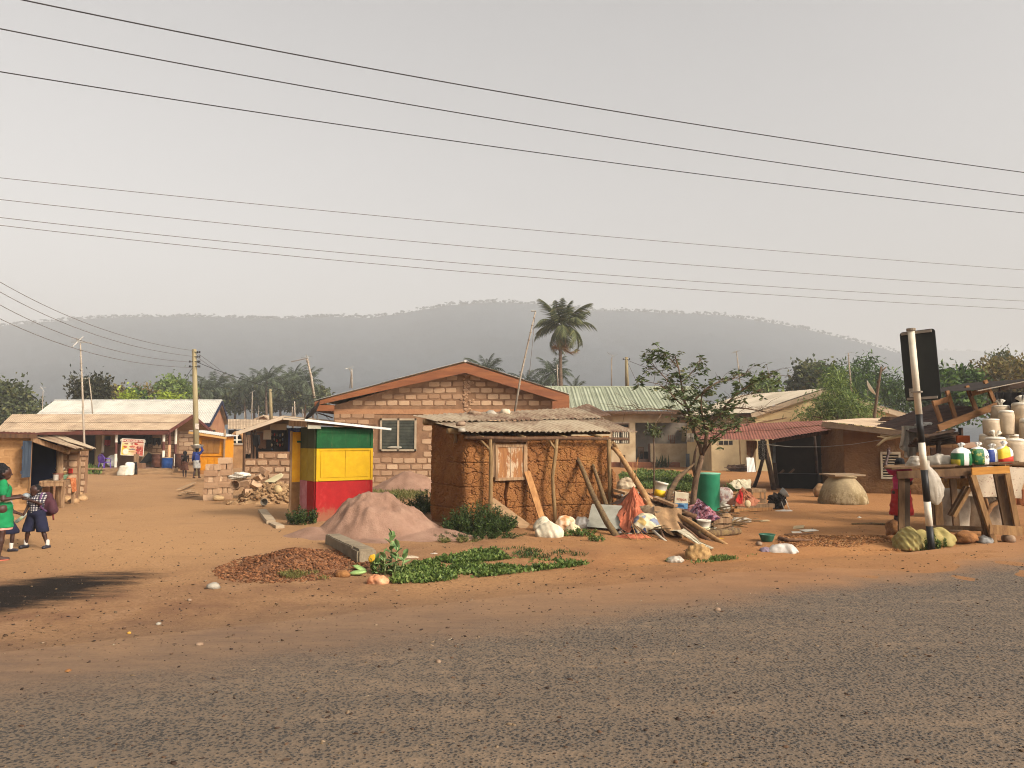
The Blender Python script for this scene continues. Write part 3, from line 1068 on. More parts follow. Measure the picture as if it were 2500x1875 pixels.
HC=G(1133,1292)
def hutp(s,d,z=0.0):
 p=HC+AX*s+AN*d
 return Vector((p.x,p.y,z))
def mud_mat():
 n=N('cracked_mud')
 co=n.coord()
 k=n.noise(1.6,6,.65,co)
 c=n.ramp(k,[(.3,'#70492c'),(.5,'#815632'),(.7,'#8d643a')])
 x,y,z=n.sep(co)
 c=n.mix(n.mrange(n.math('ADD',z,n.math('MULTIPLY',k,.8)),.75,.25,0,.75),c,'#7c5233')
 c=n.mix(n.mrange(n.noise(9,5,.7,co),.5,.8,0,.5),c,'#6b431f')
 straw=n.noise(26,4,.8,n.coord((1,1,2.6),rot=(.3,.5,.2)))
 h=n.math('ADD',n.math('MULTIPLY',straw,.6),n.math('MULTIPLY',n.noise(10,5,.7,co),.5))
 return n.fin(c,.97,n.bump(h,.9,.03),spec=.08)
m_mud=mud_mat()
def vor_edge(S,Z,cell,seed,warp=.35,sx=1.0,sz=1.0):
 """distance to the nearest cell border of a jittered grid (numpy)"""
 r_=np.random.RandomState(seed)
 def nz(x,y,f,sd):
  o=0
  q=np.random.RandomState(sd)
  for _ in range(6):
   a=q.normal(size=2)*f
   o=o+np.sin(x*a[0]+y*a[1]+q.uniform(0,6.28))
  return o/6
 x=S/cell/sx+warp*nz(S,Z,5.5/cell*.35,seed+1)+warp*.5*nz(S,Z,14/cell*.35,seed+3)
 y=Z/cell/sz+warp*nz(S,Z,5.5/cell*.35,seed+2)+warp*.5*nz(S,Z,14/cell*.35,seed+4)
 J=r_.rand(400,400,2)*.9+.05
 ix,iy=np.floor(x).astype(int),np.floor(y).astype(int)
 d1=np.full(S.shape,9.0)
 d2=np.full(S.shape,9.0)
 for a in(-1,0,1):
  for b in(-1,0,1):
   g=J[(ix+a)%400,(iy+b)%400]
   d=np.hypot(ix+a+g[...,0]-x,iy+b+g[...,1]-y)
   nd2=np.minimum(d2,np.maximum(d1,d))
   d1=np.minimum(d1,d)
   d2=nd2
 return(d2-d1)*cell,nz
def mud_wall(par,path,ztop_f,mat,seed,step=.0095,zstep=.0095,zb=-.15,crack=1.0,name='wall',slot=None,zend=None,thick_in=.25):
 """path: list of (point, outward normal); displaced with a real network of cracks"""
 pts=[np.array(p[:2])for p in path]
 seg=[np.hypot(*(pts[i+1]-pts[i]))for i in range(len(pts)-1)]
 tot=sum(seg)
 ss=np.arange(0,tot+step,step)
 cum=np.concatenate([[0],np.cumsum(seg)])
 px=np.interp(ss,cum,[p[0]for p in pts])
 py=np.interp(ss,cum,[p[1]for p in pts])
 tx,ty=np.gradient(px),np.gradient(py)
 l_=np.hypot(tx,ty)
 nx,ny=ty/l_,-tx/l_
 zt=np.array([ztop_f(s)for s in ss])
 nz_=int(max(zt-zb)/zstep)+1
 T=np.linspace(0,1,nz_)
 S,TT=np.meshgrid(ss,T,indexing='ij')
 Z=zb+TT*(zt[:,None]-zb)
 e1,nzf=vor_edge(S,Z,.26,seed,.6,.9,1.0)
 e2,_=vor_edge(S,Z,.085,seed+20,.6,1.3,.8)
 live=.5+.5*nzf(S,Z,2.2,seed+40)
 w1=.007+.009*(.5+.5*nzf(S,Z,3.5,seed+50))
 d=np.zeros_like(S)
 d-=crack*.055*np.exp(-(e1/w1)**2)*np.clip(live*1.7+.05,0,1)
 d-=crack*.022*np.exp(-(e2/.0065)**2)*np.clip(1.5-live*1.2,0,1)
 d+=.03*nzf(S,Z,2.0,seed+60)+.014*nzf(S,Z,9,seed+61)+.006*nzf(S,Z,30,seed+62)
 for i,zl in enumerate((.42,.98,1.55)):
  zz=zl+.05*nzf(S,Z*0,1.6,seed+70+i)+.015*nzf(S,Z*0,9,seed+75+i)
  d-=crack*.05*np.exp(-((Z-zz)/.012)**2)*np.clip(.4+nzf(S,Z*0,1.3,seed+80+i),0,1)
 d-=.10*np.clip((.35-Z)/.5,0,1)**2
 d+=.05*np.clip((Z-1.5)/1.0,-1,1)*0
 if slot:
  s0,z0,z1,wd=slot
  cx=s0+.05*nzf(S*0,Z,6,seed+90)-.04*(z1-Z)
  ww=wd*np.clip((Z-z0)/(z1-z0),0.15,1.0)
  d-=.22*np.clip(1-(np.abs(S-cx)/np.maximum(ww,.01))**4,0,1)*((Z>z0)&(Z<z1))
 X=px[:,None]+nx[:,None]*d
 Yv=py[:,None]+ny[:,None]*d
 V=np.stack([X,Yv,Z],-1)
 m,k=S.shape
 inn=np.stack([np.broadcast_to((px-nx*thick_in)[:,None],(m,2)),np.broadcast_to((py-ny*thick_in)[:,None],(m,2)),np.stack([zt,np.full(m,zb)],1)],-1)
 A=np.concatenate([V,inn],1)
 k2=A.shape[1]
 I=np.arange(m*k2).reshape(m,k2)
 Fq=np.stack([I[:-1,:-1],I[1:,:-1],I[1:,1:],I[:-1,1:]],-1).reshape(-1,4)
 caps=[]
 return np_mesh(name,A.reshape(-1,3),Fq,mat,par,smooth=False)
m_pole=simple('barked_pole',['#5c4731','#78603f','#8d7350'],3,.9,.7,20,(5,5,.8),.012)
def stone(name,label,cat,c,s,seed,mat,group=None,amp=.22,flat=-.6):
 mb=MB().blob(c,s,amp,seed,3 if max(s)>.15 else 2,1.3,Matrix.Rotation(seed*1.3,3,'Z'),flat)
 return tag(mb.build(name,mat,None,True,loc=c),label,cat,group)
m_stone=simple('brown_stone',['#5d4836','#7b6450','#94806a'],5,.95,.6,25)
m_stone_grey=simple('grey_stone',['#6c6559','#8a8274','#a39a8a'],5,.95,.6,25)
def hut():
 t=thing('mud_hut','cracked brown mud hut under a rusty iron roof with a small shuttered window','hut',HC)
 W,D=4.30,1.95
 r_=.16
 def corner(c0,a0,a1,n=7):
  return[c0+AX*(r_*math.cos(a))+AN*(r_*math.sin(a))for a in[a0+(a1-a0)*i/n for i in range(n+1)]]
 p=lambda s,d:hutp(s,d)
 path=[p(0,D)]+corner(p(r_,r_),math.pi,1.5*math.pi)+corner(p(W-r_,r_),1.5*math.pi,2*math.pi)+[p(W,D)]
 Ltot=D-r_+r_*math.pi/2
 def zt(s):
  if s<D:return 2.50-.34*s/D
  return 2.17
 mud_wall(t,path,zt,m_mud,4,slot=(D+1.06,-.05,1.13,.06))
 mb=MB()
 mb.bar(hutp(0.1,D-.1,1.1),hutp(W-.1,D-.1,1.1),.2,2.6)
 mb.build('back_wall',m_mud,t)
 A=P(1143,1056,17.75);B=P(1556,1056,20.7)
 Cc=P(1008,1021,20.1);Dd=P(1408,1001,22.9)
 mid0,mid1=A.lerp(Cc,.54),B.lerp(Dd,.56)
 rr=random.Random(3)
 def row(a,b,c,d,n,w,seed,lift):
  for i in range(n):
   s0,s1=i/n,(i+1)/n+(.02 if i<n-1 else 0)
   e=lambda k:Vector((0,0,rr.uniform(-.012,.012)+lift+.006*(i%2)))
   dd=(a-c)*rr.uniform(-.01,.012)
   corr(a.lerp(b,s0)+e(0)+dd,a.lerp(b,s1)+e(1)+dd,c.lerp(d,s0)+e(2),c.lerp(d,s1)+e(3),w,.036,8,-.01,.003,seed+i).build('roof_sheet',m_hutroof,t,True)
 row(A,B,mid0+(mid0-A)*.06,mid1+(mid1-B)*.06,5,8,30,0)
 row(mid0-(Cc-mid0)*.04,mid1-(Dd-mid1)*.10,Cc,Dd,5,8,50,.045)
 c0,c1=Dd+Vector((-.7,-.1,.02)),Dd+Vector((.25,.15,.05))
 rows=[]
 for j in range(9):
  tt=j/8
  rows.append([(Dd+(mid1-Dd)*tt*.9+AX*(.55*(s/12)-.1)+Vector((0,0,.05+.14*math.sin(s/12*1.6)*(1-tt*.7)+.012*math.sin(s*2.1))))for s in range(13)])
 MB().grid(rows).build('roof_sheet',m_hutroof,t,True)
 zb=2.10
 MB().tube([hutp(-.1,-.22,zb+.03),hutp(1.2,-.24,zb),hutp(2.6,-.22,zb+.01),hutp(W+.35,-.22,zb-.01)],[.05,.045,.05,.04],7,wob=.08).build('eave_beam',m_wood_dark,t,True)
 for s,d0,z0 in((-.28,.35,2.28),(-.30,1.75,2.52)):
  MB().tube([hutp(s,d0,z0),hutp(W*.5,d0+.05,z0-.02),hutp(W+.2,d0,z0)],[.075,.07,.06],8,wob=.06,seed=int(d0*9)).build('roof_purlin',m_pole,t,True)
 for i,s in enumerate((.35,1.5,2.7,3.8)):
  MB().tube([hutp(s,-.26,2.13),hutp(s,D,2.50)],.04,6,wob=.05,seed=i).build('rafter',m_pole,t,True)
 MB().tube([hutp(-.02,.45,2.33),hutp(-.04,.42,2.0)],.05,6).build('wall_peg',m_pole,t,True)
 def post(pts,r,seed,fork=None):
  o=MB().tube(pts,r,8,wob=.05,seed=seed).build('post',m_pole,t,True)
  if fork:MB().tube(fork,[.035,.03,.022],6).build('brace',m_pole,o,True)
 gz=lambda s,d:hgt(hutp(s,d).x,hutp(s,d).y)-.1
 post([hutp(.54,-.27,gz(.54,-.27)),hutp(.56,-.27,.9),hutp(.57,-.26,1.7),hutp(.56,-.24,2.08)],[.058,.052,.048,.045],1,[hutp(.57,-.25,1.82),hutp(.43,-.23,1.95),hutp(.33,-.2,2.07)])
 post([hutp(2.36,-.28,gz(2.36,-.28)),hutp(2.32,-.28,.5),hutp(2.26,-.30,1.15),hutp(2.38,-.27,1.75),hutp(2.43,-.24,2.08)],[.050,.048,.046,.05,.045],2,[hutp(2.40,-.25,1.82),hutp(2.28,-.23,1.97),hutp(2.22,-.2,2.07)])
 post([hutp(4.0,-.26,gz(4.0,-.26)),hutp(4.03,-.26,1.0),hutp(4.02,-.25,1.8),hutp(4.04,-.22,2.08)],[.055,.05,.055,.05],3,[hutp(4.03,-.24,1.85),hutp(4.16,-.2,2.0),hutp(4.22,-.2,2.07)])
 MB().tube([hutp(3.7,-.12,.2),hutp(3.7,-.10,1.5)],.016,5).build('stick',m_wood_new,t)
 s0,s1,z0,z1=.82,1.60,1.13,1.93
 n=N('peeling_shutter')
 co=n.coord((9,9,.9))
 wd=n.ramp(n.noise(2,6,.7,co),[(.3,'#6b4326'),(.7,'#94663c')])
 pt=n.noise(2.2,8,.75,n.coord((2.2,2.2,1.0)))
 c=n.mix(n.mrange(pt,.50,.57),wd,'#a58f73')
 c=n.mix(n.mrange(n.noise(5,6,.8,n.coord((2,2,1),loc=(4,4,4))),.60,.64),c,'#8a3519')
 m_sh=n.fin(c,.85,n.bump(n.noise(3,5,.7,co),.5,.01))
 mb=MB()
 nrm=-AN
 off=-.055
 for s in(s0,s1):mb.bar(hutp(s,off,z0),hutp(s,off,z1),.07,.07,AN)
 for z in(z0,z1):mb.bar(hutp(s0-.035,off+.003,z),hutp(s1+.035,off+.003,z),.06,.07,(0,0,1))
 win=mb.build('window',m_wood,t)
 for i in range(2):
  a,b=s0+.04+i*.352,s0+.04+(i+1)*.352-.012
  MB().bar(hutp((a+b)/2,off+.01,z0+.03),hutp((a+b)/2,off+.01,z1-.03),b-a,.03,AN).build('shutter',m_sh,win)
 for s in(s0-.06,s1+.07):
  MB().bar(hutp(s,-.03,z0+.05),hutp(s,-.03,z1+.08),.045,.05,AN).build('window_post',m_wood,t)
 MB().bar(hutp(s0-.15,-.03,z1+.10),hutp(s1+.1,-.02,z1+.12),.05,.06).build('lintel',m_wood_dark,t)
 return t
hut_t=hut()
for i_,(u_,v_,Y_,s_,lab_,m_)in enumerate([(1125,1036,17.95,.105,'dark lump of rock weighing down the front left of the hut roof',m_stone),(1128,1051,17.7,.085,'pale grey stone on the very edge of the hut eave',m_stone_grey),(1158,1011,20.8,.18,'flat brown stone lying near the top of the hut roof',m_stone),(1199,1011,21.0,.14,'mottled stone between the flat brown stone and the pale one on the hut roof',m_stone_grey),(1234,1009,21.2,.15,'whitish stone beside the bamboo mast on the hut roof',simple('pale_stone',['#a2927a','#c2b39a'],5,.95,.5,25))]):
 stone('stone',lab_,'stone',P(u_,v_,Y_),(s_*1.15,s_,s_*(.5 if i_==2 else.8)),60+i_,m_,'stones weighing down the hut roof',.25,-.5)
def paint(name,c1,c2,chalk,amt=.5):
 n=N(name)
 co=n.coord()
 k=n.noise(2.2,7,.72,n.coord((1,1,.7)))
 c=n.mix(n.mrange(n.noise(5,6,.7,co),.35,.7),c1,c2)
 c=n.mix(n.mrange(k,.5,.72,0,amt),c,chalk)
 x,y,z=n.sep(co)
 sp_=n.math('ADD',z,n.math('MULTIPLY',n.math('SUBTRACT',n.noise(7,6,.75,co),.5),.9))
 c=n.mix(n.mrange(sp_,.42,.05,0,.75),c,'#7d5a40')
 c=n.mix(n.mrange(n.noise(3.2,8,.8,n.coord((3,3,.35))),.55,.72,0,.35),c,'#6b5238')
 return n.fin(c,.75,n.bump(n.noise(40,4,.65,co),.3,.006),spec=.2)
m_kg=paint('green_paint','#083a1a','#0d4721','#2a5c34',.35)
m_ky=paint('yellow_paint','#a98305','#b58f0a','#bd9a2c',.25)
m_kr=paint('red_paint','#871113','#951a18','#ad5048',.65)
m_kred_f=paint('faded_pink_paint','#a4626a','#b57c82','#c49a9c',.6)
m_kolive=paint('bare_olive_paint','#8a7420','#9a8428','#a8954a',.4)
m_kbrown=paint('brown_paint','#6b4a2a','#7c5a36','#94754e',.4)
m_korange=paint('orange_yellow_paint','#c98a14','#d49a1e','#dfb04a',.3)
def kiosk():
 c0=G(768,1274)
 ka=R(36)
 kx=Vector((math.cos(ka),math.sin(ka),0));ky=Vector((-math.sin(ka),math.cos(ka),0))
 q=lambda s,d,z:Vector((c0.x+kx.x*s+ky.x*d,c0.y+kx.y*s+ky.y*d,z))
 t=thing('kiosk','small wooden kiosk painted in green, yellow and red bands','kiosk',c0)
 W,D,zr,zy,zt=1.55,1.0,1.02,1.85,2.40
 def panel(name,s0,s1,d,z0,z1,mat,th=.03,side=False):
  if not side:
   return MB().box(q((s0+s1)/2,d-th/2,(z0+z1)/2),(s1-s0,th,z1-z0),Matrix.Rotation(ka,3,'Z')).build(name,mat,t)
  return MB().box(q(d-th/2,(s0+s1)/2,(z0+z1)/2),(th,s1-s0,z1-z0),Matrix.Rotation(ka,3,'Z')).build(name,mat,t)
 MB().box(q(W/2+.005,D/2,1.19),(W-.01,D-.01,2.42),Matrix.Rotation(ka,3,'Z')).build('body',m_wood_dark,t)
 panel('red_panel',0,W,0,-.15,zr,m_kr)
 panel('yellow_panel',0,W,-.003,zr+.004,zy,m_ky)
 panel('green_panel',0,W,-.001,zy+.004,zt,m_kg)
 for s in(.03,W-.03):
  MB().box(q(s,-.045,(zr+zy)/2),(.06,.022,zy-zr-.01),Matrix.Rotation(ka,3,'Z')).build('batten',m_ky,t)
  MB().box(q(s,-.042,(zr-.15)/2),(.06,.02,zr+.14),Matrix.Rotation(ka,3,'Z')).build('batten',m_kr,t)
  MB().box(q(s,-.042,(zt+zy)/2),(.06,.02,zt-zy-.01),Matrix.Rotation(ka,3,'Z')).build('batten',m_kg,t)
 for z,m in((zr+.035,m_ky),(zy-.03,m_ky)):
  MB().box(q(W/2,-.046,z),(W-.125,.02,.05),Matrix.Rotation(ka,3,'Z')).build('batten',m,t)
 MB().box(q(W/2,-.046,zy+.03),(W-.125,.02,.05),Matrix.Rotation(ka,3,'Z')).build('batten',m_kg,t)
 MB().box(q(W/2,-.046,zt-.10),(W-.125,.02,.10),Matrix.Rotation(ka,3,'Z')).build('batten',m_kg,t)
 for i in range(2):
  a=.12+i*.66
  MB().box(q(a+.325,-.041,(zr+zy)/2+.012),(.648,.014,zy-zr-.17),Matrix.Rotation(ka,3,'Z')).build('hatch_leaf',m_ky,t)
 for i,(a,b)in enumerate(((.01,.49),(.50,.99))):
  panel('side_board',a,b,0,-.15,zr,m_kr if i==0 else m_kred_f,.025,True)
  panel('side_board',a,b,-.002,zr+.006,zy,m_kolive,.025,True)
  panel('side_board',a,b,-.001,zy+.006,zt,simple('dark_green_board',['#2c3320','#3a3f2a'],4,.8,.2),.025,True)
 MB().box(q(-.14,D+.02,1.62),(.24,.04,1.3),Matrix.Rotation(ka+R(8),3,'Z')).build('door_leaf',m_korange,t)
 MB().box(q(-.14,D+.02,.44),(.24,.042,1.05),Matrix.Rotation(ka+R(8),3,'Z')).build('door_leaf',m_kbrown,t)
 MB().box(q(-.28,D-.01,1.1),(.045,.06,2.4),Matrix.Rotation(ka,3,'Z')).build('door_post',m_wood,t)
 MB().box(q(-.05,D-.05,2.02),(.16,.045,.05),Matrix.Rotation(ka,3,'Z')).build('door_rail',m_kg,t)
 a,b,c,d=q(-.42,-.30,2.57),q(W+.42,-.26,2.36),q(-.42,D+.35,2.66),q(W+.42,D+.35,2.45)
 MB().bar(q(-.30,-.18,2.515),q(W+.02,-.18,2.405),.05,.12).build('eave_board',m_wood_dark,t)
 MB().bar(q(-.30,-.15,2.46),q(-.30,D+.1,2.50),.04,.14).build('eave_board',m_wood,t)
 MB().box(q(-.12,-.17,2.41),(.34,.03,.13),Matrix.Rotation(ka,3,'Z')).build('eave_board',simple('grey_board',['#85806f','#9d9886'],4,.8,.3),t)
 MB().bar(a-Vector((0,0,.012)),b-Vector((0,0,.012)),.012,.055).build('roof_lip',m_zinc,t)
 for i in range(2):
  s0,s1=i*.5,i*.5+.5+(.03 if i==0 else 0)
  corr(a.lerp(b,s0)+Vector((0,0,.004*i)),a.lerp(b,s1)+Vector((0,0,.004*i)),c.lerp(d,s0),c.lerp(d,s1),13,.016,4).build('roof_sheet',m_zinc,t,True)
kiosk()
m_white=simple('white_paint',['#b5ab99','#cdc4b2','#d8d0bf'],3,.7,.1)
m_redbrown=simple('red_brown_paint',['#44221b','#542c23','#61362b'],3,.6,.1)
m_wallbrown=simple('brown_render',['#7d5a42','#946d50','#a57d5c'],1.5,.95,.5,20)
m_wallplaster=simple('earth_render',['#7d5a3a','#957049','#a88259'],1.2,.95,.6,16,bd=.02)
m_navy=simple('navy_board',['#181c30','#23283f'],3,.7,.1)
def block_wall(par,x0,x1,z0,z1,Y,bw,bh,seed,skip=None,gap=.03,d=.018,meshes=None,top=None,fx=None):
 """mortar slab already stands at Y; lay blocks proud of it (facing the camera)"""
 rr=random.Random(seed)
 ms=meshes or brick_meshes(bw,bh,d,5,seed*7)
 off=OFF[par.name]
 z,row=z0,0
 k=0
 while z+bh<=z1+.02:
  x=x0+(0 if row%2 else-(bw+gap)/2)
  while x<x1:
   a,b=max(x,x0),min(x+bw,x1)
   if b-a>bw*.25 and not(skip and skip((a+b)/2,z+bh/2))and not(top and z+bh>top((a+b)/2)):
    M_=Matrix.Translation(Vector(((a+b)/2+rr.uniform(-.01,.01),Y,z+bh/2+rr.uniform(-.008,.008)))-off)
    if fx:M_=fx((a+b)/2,z+bh/2,off)
    inst('brick',ms[k%5],par,M_@Matrix.Diagonal(((b-a)/bw*rr.uniform(.95,1.02),1,rr.uniform(.92,1.03),1)))
    k+=1
   x+=bw+gap
  z+=bh+gap
  row+=1
def white_house():
 Y0=60.0
 t=thing('house','long house with a bright white metal roof and a bare brown gable on its right','house',(P(330,1100,Y0).x,Y0,0))
 e0,e1=P(60,1033,Y0),P(514,1033,Y0)
 r0,r1=P(133,980,Y0+3.2),P(541,979,Y0+3.2)
 r1.x=e1.x-.35
 zr=r0.z=r1.z
 b1=Vector((P(560,1030,Y0+6.4).x,Y0+6.4,e1.z))
 wx1=e1.x-.25
 MB().box(((e0.x+wx1)/2,Y0+.95,e0.z/2),(wx1-e0.x,.25,e0.z)).build('wall',m_mortar,t)
 g0,g1=Vector((wx1,Y0+.4,0)),Vector((b1.x-.25,Y0+6.0,0))
 ga=g0.lerp(g1,.5)
 za=zr-.12
 d=Vector((0,0,e1.z+.05))
 mb=MB()
 wi=[g0,g1,g1+d,Vector((ga.x,ga.y,za)),g0+d]
 ins=(g0-Vector((3,0,0)),)
 bk=[p+Vector((-.25,.1,0))for p in wi]
 mb.add(wi+bk,[(0,1,2,3,4),(9,8,7,6,5),(0,4,9,5),(1,6,7,2),(2,7,8,3),(3,8,9,4),(0,5,6,1)])
 mb.build('gable_wall',simple('reddish_render',['#7f573f','#8f6549','#9c7355'],1.5,.95,.4,20),t)
 gd=(g1-g0).normalized()
 gn=Vector((gd.y,-gd.x,0))
 cw=g0+gd*1.5
 z0=P(525,1063,Y0+2).z
 w=MB()
 w.bar(cw-gd*.62+gn*.02+Vector((0,0,z0+.5)),cw+gd*.62+gn*.02+Vector((0,0,z0+.5)),.05,.14)
 w.bar(cw-gd*.62+gn*.02+Vector((0,0,z0-.5)),cw-gd*.62+gn*.02+Vector((0,0,z0+.43)),.05,.16,gd)
 w.bar(cw+gd*.62+gn*.02+Vector((0,0,z0-.5)),cw+gd*.62+gn*.02+Vector((0,0,z0+.43)),.05,.16,gd)
 win=w.build('window',m_wallplaster,t)
 MB().bar(cw-gd*.5+gn*.012+Vector((0,0,z0)),cw+gd*.5+gn*.012+Vector((0,0,z0)),.02,.86).build('opening',m_dark,win)
 roof_sheets(t,e0,e1,r0,r1,13,2,8,.03,simple('white_zinc_sheet',['#9c978b','#aea99d','#bab5a8'],.8,.5,.1,20,spec=.35,rv=.05),seed=8,nvd=3)
 mb=MB()
 v=[Vector((e0.x,b1.y,e0.z)),b1,r1,r0]
 mb.add(v,[(0,1,2,3)])
 mb.build('back_slope',m_zinc,t)
 MB().bar(e0-Vector((0,.02,.16)),e1-Vector((0,.02,.16)),.06,.26).build('fascia_board',m_navy,t)
 MB().bar(e1-Vector((-.02,.05,.08)),r1-Vector((-.02,0,.08)),.06,.26).build('verge_board',m_navy,t)
 MB().bar(r1-Vector((-.02,0,.08)),b1-Vector((-.02,0,.08)),.06,.26).build('verge_board',m_navy,t)
 MB().tube([r0+Vector((0,0,.04)),r1+Vector((0,0,.04))],.08,6).build('ridge_cap',m_zinc,t)
 z1=e0.z-.35
 block_wall(t,P(436,1100,Y0+.8).x,wx1-.1,.2,z1,Y0+.82,.75,.30,21)
white_house()
def brown_house():
 Y0=50.5
 t=thing('house','low porch fronted house with a dusty brown roof and red brown fascia','house',(P(250,1140,Y0).x,Y0,0))
 e0,e1=P(-10,1050,Y0),P(413,1050,Y0)
 r0,r1=P(30,1012,Y0+3.6),P(428,1012,Y0+3.6)
 r1.x=e1.x+.05
 b1=Vector((e1.x+.05,Y0+7.2,e1.z))
 roof_sheets(t,e0,e1,r0,r1,12,2,8,.028,m_zinc_dust,seed=12,nvd=3)
 MB().add([Vector((e0.x,b1.y,e0.z)),b1,r1,r0],[(0,1,2,3)]).build('back_slope',m_zinc_dust,t)
 MB().bar(e0-Vector((0,.02,.17)),e1-Vector((0,.02,.17)),.05,.26).build('fascia_board',m_redbrown,t)
 MB().bar(e1-Vector((-.02,.05,.1)),r1-Vector((-.02,0,.1)),.05,.22).build('verge_board',m_redbrown,t)
 MB().bar(r1-Vector((-.02,0,.1)),b1-Vector((-.02,0,.1)),.05,.22).build('verge_board',m_redbrown,t)
 Yw=Y0+3.4
 x0,x1=e0.x+.3,P(415,1100,Yw).x+.35
 MB().box(((x0+x1)/2,Yw+.12,1.45),(x1-x0,.24,3.0)).build('wall',simple('smoky_wall',['#5c4433','#74573f','#83644a'],.8,.95,.5,15),t)
 fl=P(250,1150,Y0-.2)
 MB().box(((x0+x1)/2,Y0+1.6,.1),(x1-x0,3.6,.24)).build('porch_floor',simple('porch_screed',['#5f4737','#75594a'],2,.95,.3),t)
 block_wall(t,P(372,1100,Yw).x,x1-.02,.55,2.5,Yw-.0,.60,.26,31)
 for(u0,u1,v0,v1,nm)in((205,232,1063,1140,'doorway'),(284,371,1062,1084,'opening')):
  a,b=P(u0,v1,Yw),P(u1,v0,Yw)
  MB().box(((a.x+b.x)/2,Yw-.012,(max(a.z,.24)+b.z)/2),(b.x-a.x,.024,b.z-max(a.z,.24))).build(nm,m_dark,t)
 a,b=P(255,1092,Yw),P(282,1062,Yw)
 w=MB().box(((a.x+b.x)/2,Yw-.03,(a.z+b.z)/2),(b.x-a.x,.06,b.z-a.z)).build('window',m_wallplaster,t)
 MB().box((a.x+.25,Yw-.065,(a.z+b.z)/2),(.38,.02,.7)).build('opening',m_dark,w)
 for i,(u0,u1)in enumerate(((237,243),(246,240))):
  MB().bar(P(u0,1138,Yw-.5),P(u1,1062,Yw-.15),.34,.04,(0,1,0)).build('door_board',simple('pale_board',['#8a7650','#a58f66'],2,.8,.3,18,(5,5,.7)),t)
 for(u,Y,va,vb)in((283,Y0+.3,1080,1108),(399,Y0+.3,1078,1100),(428,Y0+3.2,1084,1108),(251,Y0+2.8,1105,1120)):
  x=P(u,1100,Y).x
  za,zb2=P(u,va,Y).z,P(u,vb,Y).z
  zt=e0.z-.12 if Y<Y0+2 else e0.z+.3
  po=MB().tube([(x,Y,0.2),(x,Y,zb2)],.085,8).build('porch_post',m_white,t)
  MB().tube([(x,Y,zb2),(x,Y,za)],.083,8).build('painted_band',m_redbrown,po)
  MB().tube([(x,Y,za),(x,Y,zt)],.085,8).build('post_top',m_white,po)
 Y=Y0+.6
 x=P(413,1100,Y).x
 po=MB().tube([(x,Y,0.2),(x,Y,P(413,1086,Y).z)],.095,8).build('porch_post',simple('peach_paint',['#b98a62','#cda077'],3,.7,.1),t)
 MB().tube([(x,Y,P(413,1086,Y).z),(x,Y,e0.z-.1)],.085,8).build('post_top',m_redbrown,po)
 MB().tube([P(420,1062,Y0+.5),P(352,1100,Y0+2.6)],.012,4).build('guy_cable',m_dark,t)
brown_house()
def cloth_hang(name,label,cat,u0,u1,v0,v1,Y,mat,seed,group=None,wav=.05,ragged=.2,drop=None):
 """washing: hangs from a line, folds running down, ragged hem"""
 rows=[]
 rr=random.Random(seed)
 n,m=18,10
 for i in range(n+1):
  s=i/n
  u=u0+(u1-u0)*s
  hem=v1-(v1-v0)*ragged*(.5+.5*noise.noise(Vector((s*4+seed,0,0))))*1.5
  if drop:hem=v0+(v1-v0)*np.interp(s,[d[0]for d in drop],[d[1]for d in drop])
  row=[]
  for j in range(m+1):
   t=j/m
   p=P(u,v0+(hem-v0)*t,Y)
   row.append(p+Vector((0,wav*t*math.sin(s*19+seed+t*2)+wav*.6*math.sin(s*41+seed),0)))
  rows.append(row)
 c=P((u0+u1)/2,v0,Y)
 mb=MB().grid(rows)
 bk=[[p+Vector((0,.02,0))for p in r_][::-1]for r_ in rows]
 mb.grid(bk)
 return tag(mb.build(name,mat,None,True,loc=c),label,cat,group)
m_blackcloth=simple('black_cloth',['#141212','#211e1d'],4,.95,.2)
m_redcloth=simple('red_cloth',['#7d1a17','#9c2a22'],4,.9,.2)
cloth_hang('hanging_cloth','red cloth drying in the porch by the pale window','cloth',255,270,1074,1090,53.2,m_redcloth,3)
cloth_hang('hanging_cloth','black trousers hanging from the porch line to the right of the shop sign','clothes',372,392,1069,1092,53.0,m_blackcloth,5,drop=[(0,.75),(.3,.85),(.45,.45),(.6,.5),(.75,1),(1,.6)])
cloth_hang('hanging_cloth','dark cloth hanging behind the upper right corner of the shop sign','cloth',352,370,1062,1090,53.1,m_blackcloth,6,drop=[(0,1),(.2,.6),(.35,1.3),(.45,1.25),(.5,.7),(1,.6)])
def text_mesh(txt,size,depth=.004,bold=0.0):
 cu=bpy.data.curves.new('lettering','FONT')
 cu.body=txt
 cu.size=size
 cu.align_x='CENTER'
 cu.align_y='CENTER'
 cu.extrude=depth
 cu.offset=bold
 cu.resolution_u=2
 o=bpy.data.objects.new('lettering',cu)
 COL.objects.link(o)
 dg=bpy.context.evaluated_depsgraph_get()
 me=bpy.data.meshes.new_from_object(o.evaluated_get(dg))
 bpy.data.objects.remove(o)
 me.materials.clear()
 return me
def lettering(par,txt,size,M_,mat,name='lettering',sx=1.0,bold=0.0):
 me=text_mesh(txt,size,.003,bold)
 me.materials.append(mat)
 return inst(name,me,par,M_@Matrix.Diagonal((sx,1,1,1)))
def faceM(c,x,z):
 """frame with +Z of the text towards the viewer, X along x"""
 x=Vector(x).normalized()
 z=Vector(z).normalized()
 y=z.cross(x)
 return Matrix(((x.x,y.x,z.x,c[0]),(x.y,y.y,z.y,c[1]),(x.z,y.z,z.z,c[2]),(0,0,0,1)))
def flatmat(name,col,rough=.7,rv=0):
 return simple(name,[col,col],3,rough,0)
